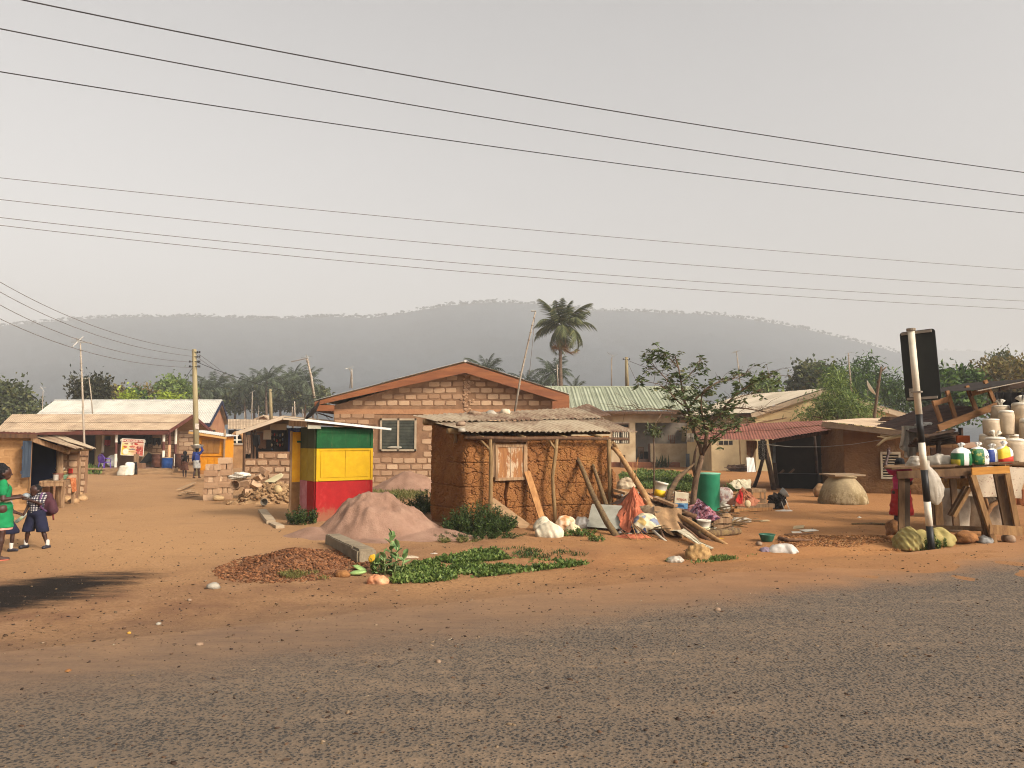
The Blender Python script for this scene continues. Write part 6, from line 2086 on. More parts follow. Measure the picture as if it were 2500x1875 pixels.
def clay_dome():
 c=G(2058,1229)
 t=thing('clay_tank','large domed clay tank with a square board lid in the yard','tank',c)
 r,h=.79,.92
 prof=[(r*.90,-.05),(r*.985,.02),(r,.10),(r*.97,.22),(r*.89,.38),(r*.77,.55),(r*.63,.72),(r*.53,.82),(r*.53,.85),(r*.60,.87),(r*.60,.90),(r*.50,.91),(r*.46,.80)]
 n=N('stained_clay')
 co=n.coord()
 k=n.noise(2.0,7,.7,co)
 x,y,z=n.sep(co)
 col=n.ramp(k,[(.3,'#75664e'),(.5,'#938264'),(.7,'#a89877')])
 st=n.math('MULTIPLY',n.mrange(n.noise(3.5,8,.8,n.coord((1,1,.5))),.42,.56),n.mrange(z,.75,.15))
 col=n.mix(n.math('MULTIPLY',st,.8),col,'#54401f')
 dm=MB().lathe(prof,40,c)
 dm.v=[tuple(Vector(p)+(Vector(p)-c).normalized()*(.05*noise.noise(Vector(p)*2.1)+.018*noise.noise(Vector(p)*7)))for p in dm.v]
 dm.build('dome',n.fin(col,.93,n.bump(n.noise(20,6,.7,co),.5,.02),spec=.12),t,True)
 z=c.z+.925
 rot=Matrix.Rotation(R(14),3,'Z')
 for i in range(3):
  MB().box(Vector((c.x,c.y,z))+rot@Vector((0,-.28+i*.28,.01*i)),(1.14,.27,.05),rot).build('lid_board',simple('lid_wood',['#6d5a45','#8a745a'],3,.9,.4,16,(.8,5,5)),t)
clay_dome()
stone('stone','rounded block half hidden behind the clay tank','stone',G(2003,1200,.2),(.25,.22,.32),36,m_rub)
def road_sign():
 b=at_y(2262,15.2)
 t=thing('road_sign','tall black and white banded post with the dark back of a sign board','road sign',b)
 top=P(2224,806,15.2)
 wht=simple('chalky_white_paint',['#b3a892','#c7bda8','#d3cab6'],4,.7,.15)
 blk=simple('black_post_paint',['#141312','#201e1c'],5,.5,.1)
 q=lambda v:b.lerp(top,(v-1322)/(806-1322))
 bands=[(1335,1262,blk),(1262,1206,wht),(1206,1133,blk),(1133,1070,wht),(1070,1004,blk),(1004,806,wht)]
 for i,(v0,v1,m)in enumerate(bands):
  MB().tube([q(v0),q(v1)],.064,14).build('post_band',m,t,True)
 MB().lathe([(.085,0),(.085,.05)],12,q(808)).build('post_cap',simple('rusted_cap',['#6d6050','#857866'],3,.8,.2),t)
 c0=q(890)
 ax=(top-b).normalized()
 rt=Vector((.75,-.66,0)).normalized()
 rt=(rt-ax*rt.dot(ax)).normalized()
 nn=rt.cross(ax).normalized()
 if nn.y<0:nn=-nn
 hw,hh,r_=.32,.70,.06
 cc=c0+nn*.085+rt*.085
 pts=[]
 for(sx,sz,a0)in((1,1,0),(-1,1,90),(-1,-1,180),(1,-1,270)):
  for k in range(5):
   a=R(a0+k*22.5)
   pts.append(cc+rt*(sx*(hw-r_)+r_*math.cos(a))+ax*(sz*(hh-r_)+r_*math.sin(a)))
 bkp=[p+nn*.02 for p in pts]
 m=len(pts)
 MB().add(pts+bkp,[tuple(range(m))[::-1],tuple(range(m,2*m))]+[(i,(i+1)%m,m+(i+1)%m,m+i)for i in range(m)]).build('sign_back',simple('dark_sign_back',['#1b1d1b','#252825'],3,.55,.05,spec=.35),t)
 gal=simple('galvanised_rail',['#7d7468','#988e80'],4,.6,.2)
 for s in(hh-.04,-hh+.05):
  MB().bar(cc+ax*s-rt*(hw-.03)-nn*.02,cc+ax*s+rt*(hw-.06)-nn*.02,.035,.05,ax).build('cross_rail',gal,t)
 MB().bar(q(952)-rt*.09-nn*.0,q(952)+rt*.09-nn*.0,.15,.03,ax).build('clamp',gal,t)
 MB().box(cc-rt*(hw-.13)-ax*(hh-.17)-nn*.012,(.10,.012,.17),Matrix((rt,nn,ax)).transposed()).build('sticker',simple('torn_sticker',['#8d8678','#c2bbad','#5d5a55'],9,.7,0),t)
road_sign()
m_tbl=simple('sun_bleached_timber',['#5d432b','#755635','#8a6a44','#6b5034'],2.2,.9,.6,18,(4,4,.9),.01)
m_tbl_d=simple('grey_brown_timber',['#43301f','#5a432d','#6d5439'],2.2,.92,.6,18,(4,4,.9),.01)
def sales_table():
 Yf,Yb=15.75,17.0
 t=thing('sales_table','tall rough timber table with splayed legs behind the road sign','table',at_y(2340,Yf))
 zl=P(2180,1146,Yf).z
 zr=P(2470,1133,Yf).z
 A,B=P(2166,1147,Yf),P(2490,1130,Yf+.2)
 for i in range(4):
  d=Vector((0,.05+i*.32,0))
  Yi=Yf+.19+i*.32
  MB().bar((P(2168,1147,Yi).x,Yi,A.z+.02),(B.x,Yi+.2,B.z+.02),.31,.035).build('top_board',m_tbl_d if i%2==0 else m_tbl,t)
 MB().bar(P(2190,1160,Yf+.03),P(2370,1151,Yf+.1),.04,.15).build('apron',m_tbl_d,t)
 MB().bar(P(2372,1151,Yf-.02),P(2464,1146,Yf+.03),.035,.15).build('apron',simple('orange_board',['#8a5a26','#a3702f','#b3803c'],3,.85,.4,16,(.8,5,5)),t)
 def leg(u0,v0,u1,v1,Y,w,h,mat,Yt=None):
  MB().bar(at_y(u0,Y,-.08)if v0 is None else P(u0,v0,Y),P(u1,v1,Yt or Y),w,h,(0,1,0)).build('leg',mat,t)
 leg(2200,1322,2201,1168,Yf+.12,.12,.05,m_tbl_d)
 leg(2213,1312,2213,1168,Yf+.16,.11,.07,simple('dark_leg',['#2f2419','#453424'],3,.9,.5,18,(4,4,.9)))
 leg(2428,1325,2374,1158,Yf,.10,.06,m_tbl)
 leg(2416,1322,2365,1155,Yf+.1,.08,.07,m_tbl_d)
 leg(2486,1302,2458,1156,Yf+.1,.11,.06,m_tbl)
 leg(2466,1300,2438,1156,Yf+.2,.22,.05,m_tbl_d)
 leg(2294,1296,2289,1222,Yf+.9,.16,.07,m_tbl,Yf+.95)
 leg(2282,1296,2280,1222,Yf+.95,.10,.07,m_tbl_d)
 leg(2335,1290,2326,1170,Yf+1.1,.13,.06,m_tbl_d)
 MB().bar(P(2327,1262,Yf+.5),P(2368,1190,Yf+.5),.07,.09,(0,1,0)).build('brace',m_tbl,t)
 MB().bar(P(2318,1258,Yf+.56),P(2357,1188,Yf+.56),.05,.09,(0,1,0)).build('brace',m_tbl_d,t)
 MB().bar(P(2415,1292,Yf-.03),P(2495,1297,Yf+.05),.04,.19).build('foot_board',m_tbl,t)
 MB().bar(P(2278,1287,Yf+.5),P(2405,1290,Yf+.2),.05,.08).build('stretcher',m_tbl_d,t)
 return zl
sales_table()
def bag(label,u0,u1,vt,vb,Y,mat,seed,tuft=1):
 a,b=P(u0,vb,Y),P(u1,vt,Y)
 w,h=b.x-a.x,b.z-a.z
 c=Vector(((a.x+b.x)/2,Y,a.z))
 t=thing('rice_bag',label,'bag',c,'printed bags on the sales table')
 prof=[(.40,0),(.50,.06),(.52,.30),(.50,.55),(.47,.72),(.38,.86),(.22,.95),(.07,1.0)]
 vs=MB()
 rr=random.Random(seed)
 n=22
 pts=[]
 for(r,z)in prof:
  for k in range(n):
   th=2*math.pi*k/n
   e=.58
   cx=math.copysign(abs(math.cos(th))**e,math.cos(th));cy=math.copysign(abs(math.sin(th))**e,math.sin(th))
   q=1+.09*noise.noise(Vector((cx*2+seed,cy*2,z*3)))+.05*noise.noise(Vector((cx*6+seed,cy*6,z*7)))
   pts.append(c+Vector((cx*r*w*q,cy*r*w*.75*q,z*h)))
 m=len(prof)
 fs=[(i*n+k,i*n+(k+1)%n,(i+1)*n+(k+1)%n,(i+1)*n+k)for i in range(m-1)for k in range(n)]
 fs.append(tuple(range(n))[::-1])
 vs.add(pts,fs).build('body',mat,t,True)
 tp=c+Vector((0,0,h*.98))
 pw=simple('white_plastic',['#c7c3ba','#dad6cd'],5,.4,.1,spec=.4)
 for i in range(4):
  d=Vector((rr.uniform(-.7,.9),rr.uniform(-.5,.5),1)).normalized()
  MB().tube([tp-Vector((0,0,.03)),tp+d*.05,tp+d*.11+Vector((.01,0,-.01))],[.022,.014,.03],6,wob=.3,seed=i).build('twisted_top',pw,t,True)
 return t,c,w,h
def bagmat(name,f):
 n=N(name)
 x,y,z=n.sep(n.coord())
 col=f(n,x,z)
 return n.fin(col,.5,n.bump(n.noise(14,5,.7),.5,.02),spec=.35)
W_,G_,B_,Y_,Rd_='#d3cec4','#0f5a2c','#1d3276','#cfae1c','#b3301c'
lt=lambda n,v,t:n.math('LESS_THAN',v,t)
bm1=bagmat('green_white_print',lambda n,x,z:n.mix(lt(n,z,.26),W_,n.mix(n.math('MULTIPLY',lt(n,x,.08),lt(n,-0.03 if False else n.math('MULTIPLY',x,-1),.02)),n.mix(n.math('MULTIPLY',lt(n,x,-.10),lt(n,z,.13)),G_,'#b8a531'),W_)))
bm2=bagmat('green_panel_print',lambda n,x,z:n.mix(lt(n,z,.33),W_,n.mix(lt(n,x,.05),W_,n.mix(n.mrange(n.noise(9,5,.7),.55,.6),G_,'#8a8a3c'))))
bm3=bagmat('blue_white_print',lambda n,x,z:n.mix(lt(n,z,.30),W_,n.mix(lt(n,x,.0),W_,B_)))
bm4=bagmat('yellow_red_print',lambda n,x,z:n.mix(lt(n,n.math('ADD',z,n.math('MULTIPLY',x,-.5)),.36),W_,n.mix(lt(n,n.math('ADD',z,n.math('MULTIPLY',x,-.25)),.13),n.mix(lt(n,x,.07),W_,Y_),Rd_)))
bag('white topped bag with green sides at the left of the printed row',2327,2367,1092,1137,16.0,bm1,1)
t2_,c2_,w2_,h2_=bag('bag with a dark green panel and a white star strip',2369,2408,1090,1135,16.0,bm2,2)
sm=c2_+Vector((w2_*.30,-w2_*.40,h2_*.45))
for k_ in(0,1):
 a_=[sm+Vector((.035*math.sin(R(120*i+180*k_)),0,.035*math.cos(R(120*i+180*k_))))for i in range(4)]
 MB().tube(a_,.004,4).build('star_mark',m_dark,t2_)
bag('bag with a blue panel between the green bag and the yellow one',2408,2437,1094,1133,16.15,bm3,3)
bag('bag printed yellow above red at the right of the printed row',2434,2468,1088,1132,16.1,bm4,4)
def m_plastic(name,col,tr=.35):
 if name in MATS:return MATS[name]
 n=N(name)
 n.fin(n.ramp(n.noise(5,5,.6),[(.3,col[0]),(.7,col[1])]),.35,n.bump(n.noise(18,5,.7),.6,.02),spec=.5)
 a=n.t.nodes.new('ShaderNodeBsdfTranslucent')
 a.inputs[0].default_value=C(col[1])
 mx=n.t.nodes.new('ShaderNodeMixShader')
 mx.inputs[0].default_value=tr
 n.t.links.new(n.b.outputs[0],mx.inputs[1]);n.t.links.new(a.outputs[0],mx.inputs[2])
 n.t.links.new(mx.outputs[0],n.out.inputs[0])
 MATS[name]=n.m
 return n.m
m_clear=m_plastic('cloudy_plastic',('#a59a88','#c5bbaa'))
m_whiteplast=m_plastic('white_plastic_sheet',('#b5aea2','#d3cdc2'))
def bundle(name,label,cat,c,sx,sy,h,mat,seed,rot=0.0,group=None):
 """stuffed cloth: a lumpy body with fold ridges running over it"""
 rr=random.Random(seed)
 pr=[]
 for i in range(3):
  a=rr.uniform(0,6.28)
  p=Vector((math.cos(a)*sx*.32,math.sin(a)*sy*.25,h*.22))
  q=Vector((-math.cos(a)*sx*.36,-math.sin(a)*sy*.3,h*rr.uniform(.12,.4)))
  pr.append((tuple(p),tuple(q),h*rr.uniform(.30,.46),h*rr.uniform(.24,.4)))
 for i in range(12):
  a=rr.uniform(0,6.28)
  pts=[]
  a2=a+rr.uniform(-.9,.9)
  s0=rr.uniform(.0,.5)
  for k in range(4):
   f=s0+(.80-s0)*k/3
   b=a+(a2-a)*k/3
   pts.append((math.cos(b)*sx*f,math.sin(b)*sy*f,max(.0,h*(1-f**2.2)*rr.uniform(.62,.85))))
  w=h*rr.uniform(.045,.10)
  for k in range(3):
   pr.append((pts[k],pts[k+1],w*(1-.2*k),w*(.8-.2*k)))
 pr+=[((-sx*.5,-sy*.2,h*.1),(sx*.55,sy*.1,h*.1),h*.36,h*.26),((-sx*.3,sy*.4,h*.1),(sx*.35,-sy*.45,h*.1),h*.34,h*.26)]
 V,Fq=sdf_mesh(pr,max(.009,sx/34),h*.30,[((0,0,0),(0,0,-1))],h*.03,7/sx,seed)
 ca,sa=math.cos(rot),math.sin(rot)
 V=np.stack([V[:,0]*ca-V[:,1]*sa,V[:,0]*sa+V[:,1]*ca,V[:,2]-.01],1)+np.array(c)
 return tag(np_mesh(name,V,Fq,mat,None,True,loc=tuple(c)),label,cat,group)
def crumple(name,label,cat,c,sx,sy,h,mat,seed,rot=0.0,group=None,n=44,rough=1.0,slope=0.0,edge=.35,kind=None):
 """crumpled sheet or rag: ridged folds over a low dome with a wandering outline, closed underneath"""
 c=Vector(c)
 if kind is None and h>.4*sx and sx>.09:
  return bundle(name,label,cat,c,sx,sy,h,mat,seed,rot,group)
 rows,low=[],[]
 ca,sa=math.cos(rot),math.sin(rot)
 for i in range(n+1):
  row,rl=[],[]
  for j in range(n+1):
   a,b=2*i/n-1,2*j/n-1
   x,y=a*math.sqrt(1-b*b/2),b*math.sqrt(1-a*a/2)
   r=min(1.0,math.hypot(x,y))
   th=math.atan2(y,x)
   o=1+(edge*noise.noise(Vector((math.cos(th)*1.1+seed*2.1,math.sin(th)*1.1,seed)))+edge*.6*noise.noise(Vector((math.cos(th)*2.6+seed,math.sin(th)*2.6,5+seed))))*r*r
   q=Vector((x*1.7+seed*5.3,y*1.7,seed*.7))
   q=q+noise.noise_vector(q*.8)*.55
   al=seed*1.7+.5*noise.noise(q*.4)
   e1=q.x*math.cos(al)+q.y*math.sin(al);e2=-q.x*math.sin(al*.6)+q.y*math.cos(al*.6)
   f=.62*(1-1.7*abs(math.sin(1.5*e1+2.2*noise.noise(q*.7))))*(.55+.6*noise.noise(q*.5+Vector((4,1,0))))+.34*(1-1.7*abs(math.sin(2.7*e2+2.6*noise.noise(q*.9+Vector((7,0,2))))))*(.5+.8*noise.noise(q*.8))+noise.noise(q*1.2)*.35
   off_=noise.noise_vector(Vector((x*2.3+seed,y*2.3,9.1)))*.16*(1-r*.4)
   x,y=x+off_.x,y+off_.y
   z=h*((1-r**2.2)*(.55+.35*noise.noise(Vector((x*1.3+seed*1.9,y*1.3,2.2))))+f*.36*rough*(1-r**4))+slope*x*sx
   X,Yy=x*o*sx,y*o*sy
   gx,gy=c.x+X*ca-Yy*sa,c.y+X*sa+Yy*ca
   row.append(Vector((gx,gy,c.z+max(z,.004))))
   rl.append(Vector((gx,gy,c.z-.01+min(0,slope*x*sx))))
  rows.append(row);low.append(rl)
 mb=MB().grid(rows)
 o=mb.build(name,mat,None,True,loc=c)
 return tag(o,label,cat,group,kind)
zt_=P(2280,1140,16.2).z
crumple('plastic_sheet','crumpled cloudy plastic sheet heaped on the sales table','plastic sheet',Vector((P(2295,1140,16.3).x,16.35,zt_)),.40,.34,.30,m_clear,3,.1)
crumple('plastic_sheet','smaller fold of plastic on the table behind the sign post','plastic sheet',Vector((P(2245,1143,16.3).x,16.4,zt_-.02)),.20,.25,.26,m_clear,5,.4)
def hanging_bag():
 Y=15.5
 t=thing('plastic_bag','clear plastic bag hanging from the table edge beside the post','plastic bag',P(2268,1130,Y))
 ring=[(1124,2254,14),(1138,2262,9),(1150,2270,12),(1170,2274,22),(1190,2278,24),(1210,2281,20),(1226,2284,11),(1232,2286,4)]
 n=30
 rows=[]
 ring=[tuple(np.interp(i/21,[j/7 for j in range(8)],[r_[q_]for r_ in ring])for q_ in range(3))for i in range(22)]
 for(v,u,hw)in ring:
  row=[]
  for k in range(n+1):
   a=2*math.pi*k/n
   q=1+.28*noise.noise(Vector((math.cos(a)*1.8,math.sin(a)*1.8,v*.02)))+.34*noise.noise(Vector((math.cos(a)*4,math.sin(a)*4,v*.035)))
   p=P(u+hw*math.cos(a)*q,v,Y)
   row.append(p+Vector((0,math.sin(a)*hw/F*Y*.45*q,0)))
  rows.append(row)
 MB().grid(rows).build('bag',m_clear,t,True)
hanging_bag()
m_gari=simple('gari_filled_plastic',['#a08c70','#b39e81','#c2ae92'],2.5,.55,.35,14,bd=.02,spec=.4,rv=.07)
def gari(label,u0,u1,vt,vb,Y,seed,tied=True,lean=0.0):
 a,b=P(u0,vb,Y),P(u1,vt,Y)
 w,h=(b.x-a.x),b.z-a.z
 c=Vector(((a.x+b.x)/2,Y,a.z))
 t=thing('filled_sack',label,'sack',c,'plastic sacks stacked behind the sales table')
 prof=[(.40,.0),(.49,.05),(.515,.25),(.51,.5),(.50,.75),(.47,.90)]
 top=[(.475,.895),(.46,.95),(.38,.985),(.15,1.0)]
 n=22
 def ringset(pr,mat,nm):
  pts=[]
  for(r,z)in pr:
   for k in range(n):
    th=2*math.pi*k/n
    q=1+.09*noise.noise(Vector((math.cos(th)*1.5+seed,math.sin(th)*1.5,z*2.2)))+.035*noise.noise(Vector((math.cos(th)*4+seed,math.sin(th)*4,z*6)))
    pts.append(c+Vector((math.cos(th)*r*w*q+lean*z*w,math.sin(th)*r*w*q*.8,z*h)))
  m=len(pr)
  fs=[(i*n+k,i*n+(k+1)%n,(i+1)*n+(k+1)%n,(i+1)*n+k)for i in range(m-1)for k in range(n)]
  fs+=[tuple(range(n))[::-1],tuple((m-1)*n+k for k in range(n))]
  MB().add(pts,fs).build(nm,mat,t,True)
 ringset(prof,m_gari,'body')
 ringset(top,simple('milky_plastic',['#c2b8a4','#d6cebd'],4,.4,.3,18,spec=.45),'plastic_top')
 if tied:
  rr=random.Random(seed)
  tp=c+Vector((lean*w,0,h))
  for i in range(4):
   d=Vector((rr.uniform(-.9,.9),rr.uniform(-.5,.5),1)).normalized()
   MB().tube([tp-Vector((0,0,.05)),tp+d*w*.14,tp+d*w*.34],[.03,.018,.045],6,wob=.3,seed=i).build('tied_end',simple('milky_plastic',[]),t,True)
 return t,c,w,h
Z0=17.8
gari('sack with a loose ruffled top, highest at the left of the stack',2421,2462,989,1028,Z0+.30,1,True,.06)
gari('tall smooth sack second from the left in the upper row',2440,2474,1001,1062,Z0-.05,2,False)
gari('tallest sack cut by the picture edge in the upper row',2474,2520,982,1060,Z0+.05,3,True)
gari('squat sack resting on the lower row under the ruffled one',2402,2440,1022,1064,Z0+.0,4,False)
tg_,cg_,wg_,hg_=gari('lower sack with dark scrawled letters at the left end',2394,2425,1058,1126,Z0+.05,5,False)
lettering(tg_,'Lpo',.10,Matrix.Translation(-OFF[tg_.name])@faceM(cg_+Vector((-.02,-wg_*.43,hg_*.74)),(1,0,0),(0,-1,0)),m_dark,'scrawled_letters')
gari('lower sack half hidden behind the white knotted one',2424,2462,1054,1120,Z0+.45,6,True)
gari('lower sack at the back between the two tall ones',2460,2492,1060,1120,Z0+.5,7,False)
gari('front sack with a broad white knotted top',2408,2454,1066,1134,Z0-.6,8,True)
gari('big front sack at the right with a rounded white rim',2456,2500,1070,1138,Z0-.6,9,False)
gari('narrow sack cut off by the picture edge',2494,2525,1020,1136,Z0-.2,10,False)
zt2=P(2450,1138,17.2).z
tb2=table('second table under the stacked sacks draped with a spotted cloth',[(P(2385,1138,17).x,16.9,0),(P(2385,1138,17).x,18.9,0),(P(2600,1138,17).x,18.9,0),(P(2600,1138,17).x,16.9,0)],P(0,1134,17.0).z,m_tbl_d,'stall_table')
m_spot=simple('spotted_oilcloth',['#7d6a58','#a5947d','#a89882','#6d3526'],14,.7,.1)
pz=P(0,1139,16.85).z
drape('tablecloth','spotted cloth hanging from the sack table','tablecloth',[Vector((P(2440,1139,16.86).x,16.86,pz)),Vector((P(2440,1160,16.8).x,16.82,pz-.25)),Vector((P(2430,1178,16.8).x,16.8,pz-.48)),Vector((P(2430,1192,16.8).x,16.8,pz-.66))],[Vector((1.15,0,-.05))]*4,m_spot,3,.03)
cloth_hang('tarpaulin','brown cloth hanging low behind the table at the picture edge','tarpaulin',2465,2520,1195,1240,17.2,simple('brown_cloth',['#6d3f22','#8a5230'],3,.9,.3),31)
cloth_hang('tarpaulin','ochre speckled sheet hanging behind the table legs','tarpaulin',2295,2372,1168,1216,18.4,simple('ochre_sheet',['#7d5426','#9c6d33','#ad7f45','#4d3018'],9,.9,.3),32,ragged=.05)
sack_obj('stuffed_sack','grey white sack slumped behind the table legs','sack',at_y(2312,17.6),.62,.5,.92,simple('dirty_sack',['#7d705f','#998b78','#a99c89'],5,.85,.5,40),41,'sacks under the sales table',.2,lean=(.1,0))
sack_obj('stuffed_sack','brown grey sack lying under the middle of the table','sack',at_y(2370,17.9),.9,.55,.72,simple('brown_sack',['#5c4d3d','#75634f','#877460'],5,.9,.5,40),42,'sacks under the sales table',-.1)
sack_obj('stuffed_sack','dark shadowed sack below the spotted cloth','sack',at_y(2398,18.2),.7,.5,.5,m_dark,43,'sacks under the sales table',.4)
forked_pole('curved brown branch leaning under the sack table',[at_y(2412,16.9,.05),P(2400,1268,16.9),P(2420,1235,16.9),P(2462,1208,16.9)],.085,simple('pale_branch',['#6d4c30','#8a653f'],3,.9,.4),[[P(2412,1242,16.9),P(2402,1200,16.9)],[P(2445,1220,16.9),P(2430,1198,16.9)]],'branch','branch')
m_khaki=simple('khaki_sheet',['#6d6238','#8a7c4a','#9c8d58'],3,.85,.4,14,bd=.02)
crumple('tarpaulin','khaki plastic sheet spread round the foot of the road sign','tarpaulin',at_y(2262,15.75,.0),.62,.34,.40,m_khaki,11,-.05,n=60,rough=.7)
crumple('tarpaulin','khaki sheet gathered round the left table leg','tarpaulin',at_y(2208,15.55,.0),.22,.3,.42,m_khaki,12,.4)
m_later=simple('laterite',['#5d3d24','#7d5430','#8f6438'],6,.97,.9,14,bd=.03)
stone('stone','large pitted laterite rock under the sales table','rock',at_y(2348,15.75,.10),(.27,.18,.14),51,m_later,None,.35)
stone('stone','long pitted laterite lump lying left of the table leg','rock',at_y(2180,16.6,.14),(.30,.2,.20),52,m_later,None,.35)
stone('stone','flat brown rock beside the long laterite lump','rock',at_y(2166,16.3,.03),(.15,.12,.07),53,m_later,None,.3)
stone('stone','squared brown stone propping the foot board of the table','stone',at_y(2448,15.85,.08),(.16,.13,.11),54,m_stone,None,.12)
crumple('plastic_rubbish','grey plastic rubbish beside the pitted rock under the table','rubbish',at_y(2390,15.75,.0),.2,.14,.17,m_plastic('grey_plastic',('#5d5a55','#8f8a82')),14)
def lean_to():
 t=thing('lean_to','low lean-to of dark sheets on poles behind the sales table','shelter',at_y(2340,19))
 a,b=P(2270,1062,18.4),P(2432,998,18.6)
 c,d=a+Vector((.1,3.0,.25)),b+Vector((.1,3.0,.25))
 for i in range(3):
  s0,s1=i/3,(i+1)/3+.02
  corr(a.lerp(b,s0),a.lerp(b,min(1,s1)),c.lerp(d,s0),c.lerp(d,min(1,s1)),7,.02,4,0,.03,i).build('roof_sheet',simple('dark_rusty_sheet',['#30221b','#45322a','#574036'],2,.9,.3),t,True)
 MB().bar(P(2291,1045,18.3),P(2434,990,18.5),.05,.16).build('edge_board',simple('brown_edge_board',['#5d3f26','#755233','#86603d'],3,.9,.4,16,(.8,5,5)),t)
 for i in range(5):
  MB().tube([P(2235-i*4,1072+i*4,18.1+i*.2),P(2330+i*8,1050+i*7,18.6+i*.2)],.04,6,wob=.1,seed=i).build('pole',simple('smoked_pole',[]),t,True)
 for(u,v)in((2290,1064),(2345,1044),(2425,1010)):
  MB().tube([at_y(u,18.9,-.1),P(u,v,18.9)],.055,7,wob=.06).build('post',simple('smoked_pole',[]),t,True)
 MB().bar(at_y(2268,20.6,.9),at_y(2430,20.6,.9),.06,1.9).build('back_wall',simple('dark_mud_screen',['#3a271a','#513724'],1.5,.97,.4),t)
lean_to()
tag(MB().tube([P(2344,1046,18.6),P(2346,1080,18.6)],.012,5).build('rope',m_dark,None,loc=P(2344,1046,18.6)),'dark rope hanging from the lean-to poles','rope')
tag(MB().box(P(2351,1072,18.4),(.30,.06,.17)).build('orange_board',simple('orange_box',['#8a3f14','#a8521c'],3,.7,.1),None,loc=P(2351,1080,18.4)),'orange box lid under the lean-to','box')
def trestle(label,l0,l1,r0,r1,rl,rr_,Y):
 t=thing('trestle',label,'trestle',P(*l0,Y),'upturned wooden trestles on the lean-to')
 m=simple('trestle_wood',['#5d3d26','#7a5434','#8f673f'],3,.9,.4,16,(4,4,.8))
 MB().bar(P(*l0,Y),P(*l1,Y+.1),.085,.07,(0,1,0)).build('leg',m,t)
 MB().bar(P(*r0,Y+.05),P(*r1,Y+.15),.085,.07,(0,1,0)).build('leg',m,t)
 MB().bar(P(*rl,Y+.02),P(*rr_,Y+.1),.05,.12).build('rail',m,t)
trestle('upturned trestle nearest the road sign on the lean-to roof',(2297,1030),(2279,978),(2336,1032),(2312,954),(2278,986),(2316,974),18.7)
trestle('upturned trestle farther right on the lean-to roof',(2384,1004),(2360,942),(2428,982),(2404,928),(2370,962),(2412,950),18.9)
def awning():
 t=thing('awning','dark flat awning sheet jutting in at the right edge','awning',at_y(2470,18.5))
 a,b=P(2386,953,17.6),P(2530,924,17.6)
 corr(a,b,a+Vector((.3,3.2,.12)),b+Vector((.3,3.2,.12)),10,.018,3).build('roof_sheet',simple('sooty_sheet',['#2a231f','#3d342e'],2,.9,.2),t,True)
 MB().bar(a-Vector((0,0,.012)),b-Vector((0,0,.012)),.05,.02).build('edge_strip',simple('pale_edge',['#7d7264','#978b7b'],3,.8,.1),t)
 MB().bar(P(2440,948,18.4),P(2530,936,18.4),.05,.12).build('purlin',simple('smoked_pole',[]),t)
 MB().tube([at_y(2515,18.8,-.1),P(2515,935,18.8)],.05,6).build('post',simple('smoked_pole',[]),t)
awning()
cloth_hang('tarpaulin','black cloth bunched under the awning behind the upper sacks','tarpaulin',2428,2530,958,1010,19.3,m_blackcloth,35,drop=[(0,1.0),(.3,.8),(.6,1),(1,1)],wav=.12)
m_drift=simple('bleached_branch',['#7d6648','#9c845f','#ad9670'],3,.9,.4)
forked_pole('bleached branch with a forked end poking out under the mud house eave',[P(2245,1052,20.5),P(2190,1066,20.3),P(2160,1073,20.1),P(2142,1088,20.0)],.06,m_drift,[[P(2170,1070,20.2),P(2142,1066,20.0)]],'dry_branch','branch')
forked_pole('thinner bleached branch lying above the forked one',[P(2230,1056,20.9),P(2180,1066,20.7),P(2150,1063,20.6)],.04,m_drift,None,'dry_branch','branch')
cloth_hang('tarpaulin','grey white tarpaulin bunched up behind the road sign post','tarpaulin',2202,2244,1040,1118,19.6,m_plastic('grey_white_tarp',('#8f8676','#b5ac9c'),.2),36,wav=.14,drop=[(0,.6),(.3,1),(.7,.95),(1,.7)])
crumple('plastic_sheet','white sheet lying on the edge of the lean-to roof','plastic sheet',P(2258,1040,19.5),.28,.3,.12,m_whiteplast,17)
def heap_mesh(name,c,rx,ry,h,mat,seed,pw=.8,n=60,rot=0.0,rough=1.0,skirt=1.35,wide=False):
 rows=[]
 ca,sa=math.cos(rot),math.sin(rot)
 for i in range(n+1):
  row=[]
  for j in range(n+1):
   a,b=(2*i/n-1)*skirt,(2*j/n-1)*skirt
   x,y=a*rx,b*ry
   if wide:a=a*(1.2 if a<0 else.78)
   wx,wy=c[0]+x*ca-y*sa,c[1]+x*sa+y*ca
   r=math.hypot(a,b)*(1+.16*noise.noise(Vector((math.atan2(b,a)*1.1+seed,seed,0))))
   k=max(0.0,1-r)
   k=(k*k*(3-2*k))**pw
   z=h*(.80*k+.20*max(0,1-r/skirt)**1.5 if wide else k)
   q=Vector((wx*3+seed,wy*3,0))
   z+=rough*h*(.16 if wide else.09)*k**.5*(noise.fractal(q,1.0,2.0,4))
   if wide:z+=.15*math.exp(-((a+1.15)**2+(b+.25)**2)/.22)+.17*math.exp(-((a-.95)**2+(b+.35)**2)/.25)+.05*noise.noise(q*.55)*min(1,3*max(0,1.9-math.hypot(a,b)))
   th=math.atan2(b,a)
   z+=rough*h*.05*k*(1-k)*4*noise.noise(Vector((th*6,r*1.2+seed,1)))
   z-=(0.03 if k<=0.0 else 0)
   row.append((wx,wy,hgt(wx,wy)+z-.005))
  rows.append(row)
 return MB().grid(rows).build(name,mat,None,True,loc=(c[0],c[1],hgt(c[0],c[1])))
m_sandheap=simple('grey_brown_sand',['#705443','#826452','#907360'],2.2,.96,.8,30,bd=.02)
gp_=G(872,1318)
tag(heap_mesh('sand_heap',(gp_.x+.05,gp_.y+1.05),1.22,1.0,.90,m_sandheap,2,.55,110,skirt=2.1,wide=True),'smooth grown over sand heap in front of the striped kiosk','sand heap')
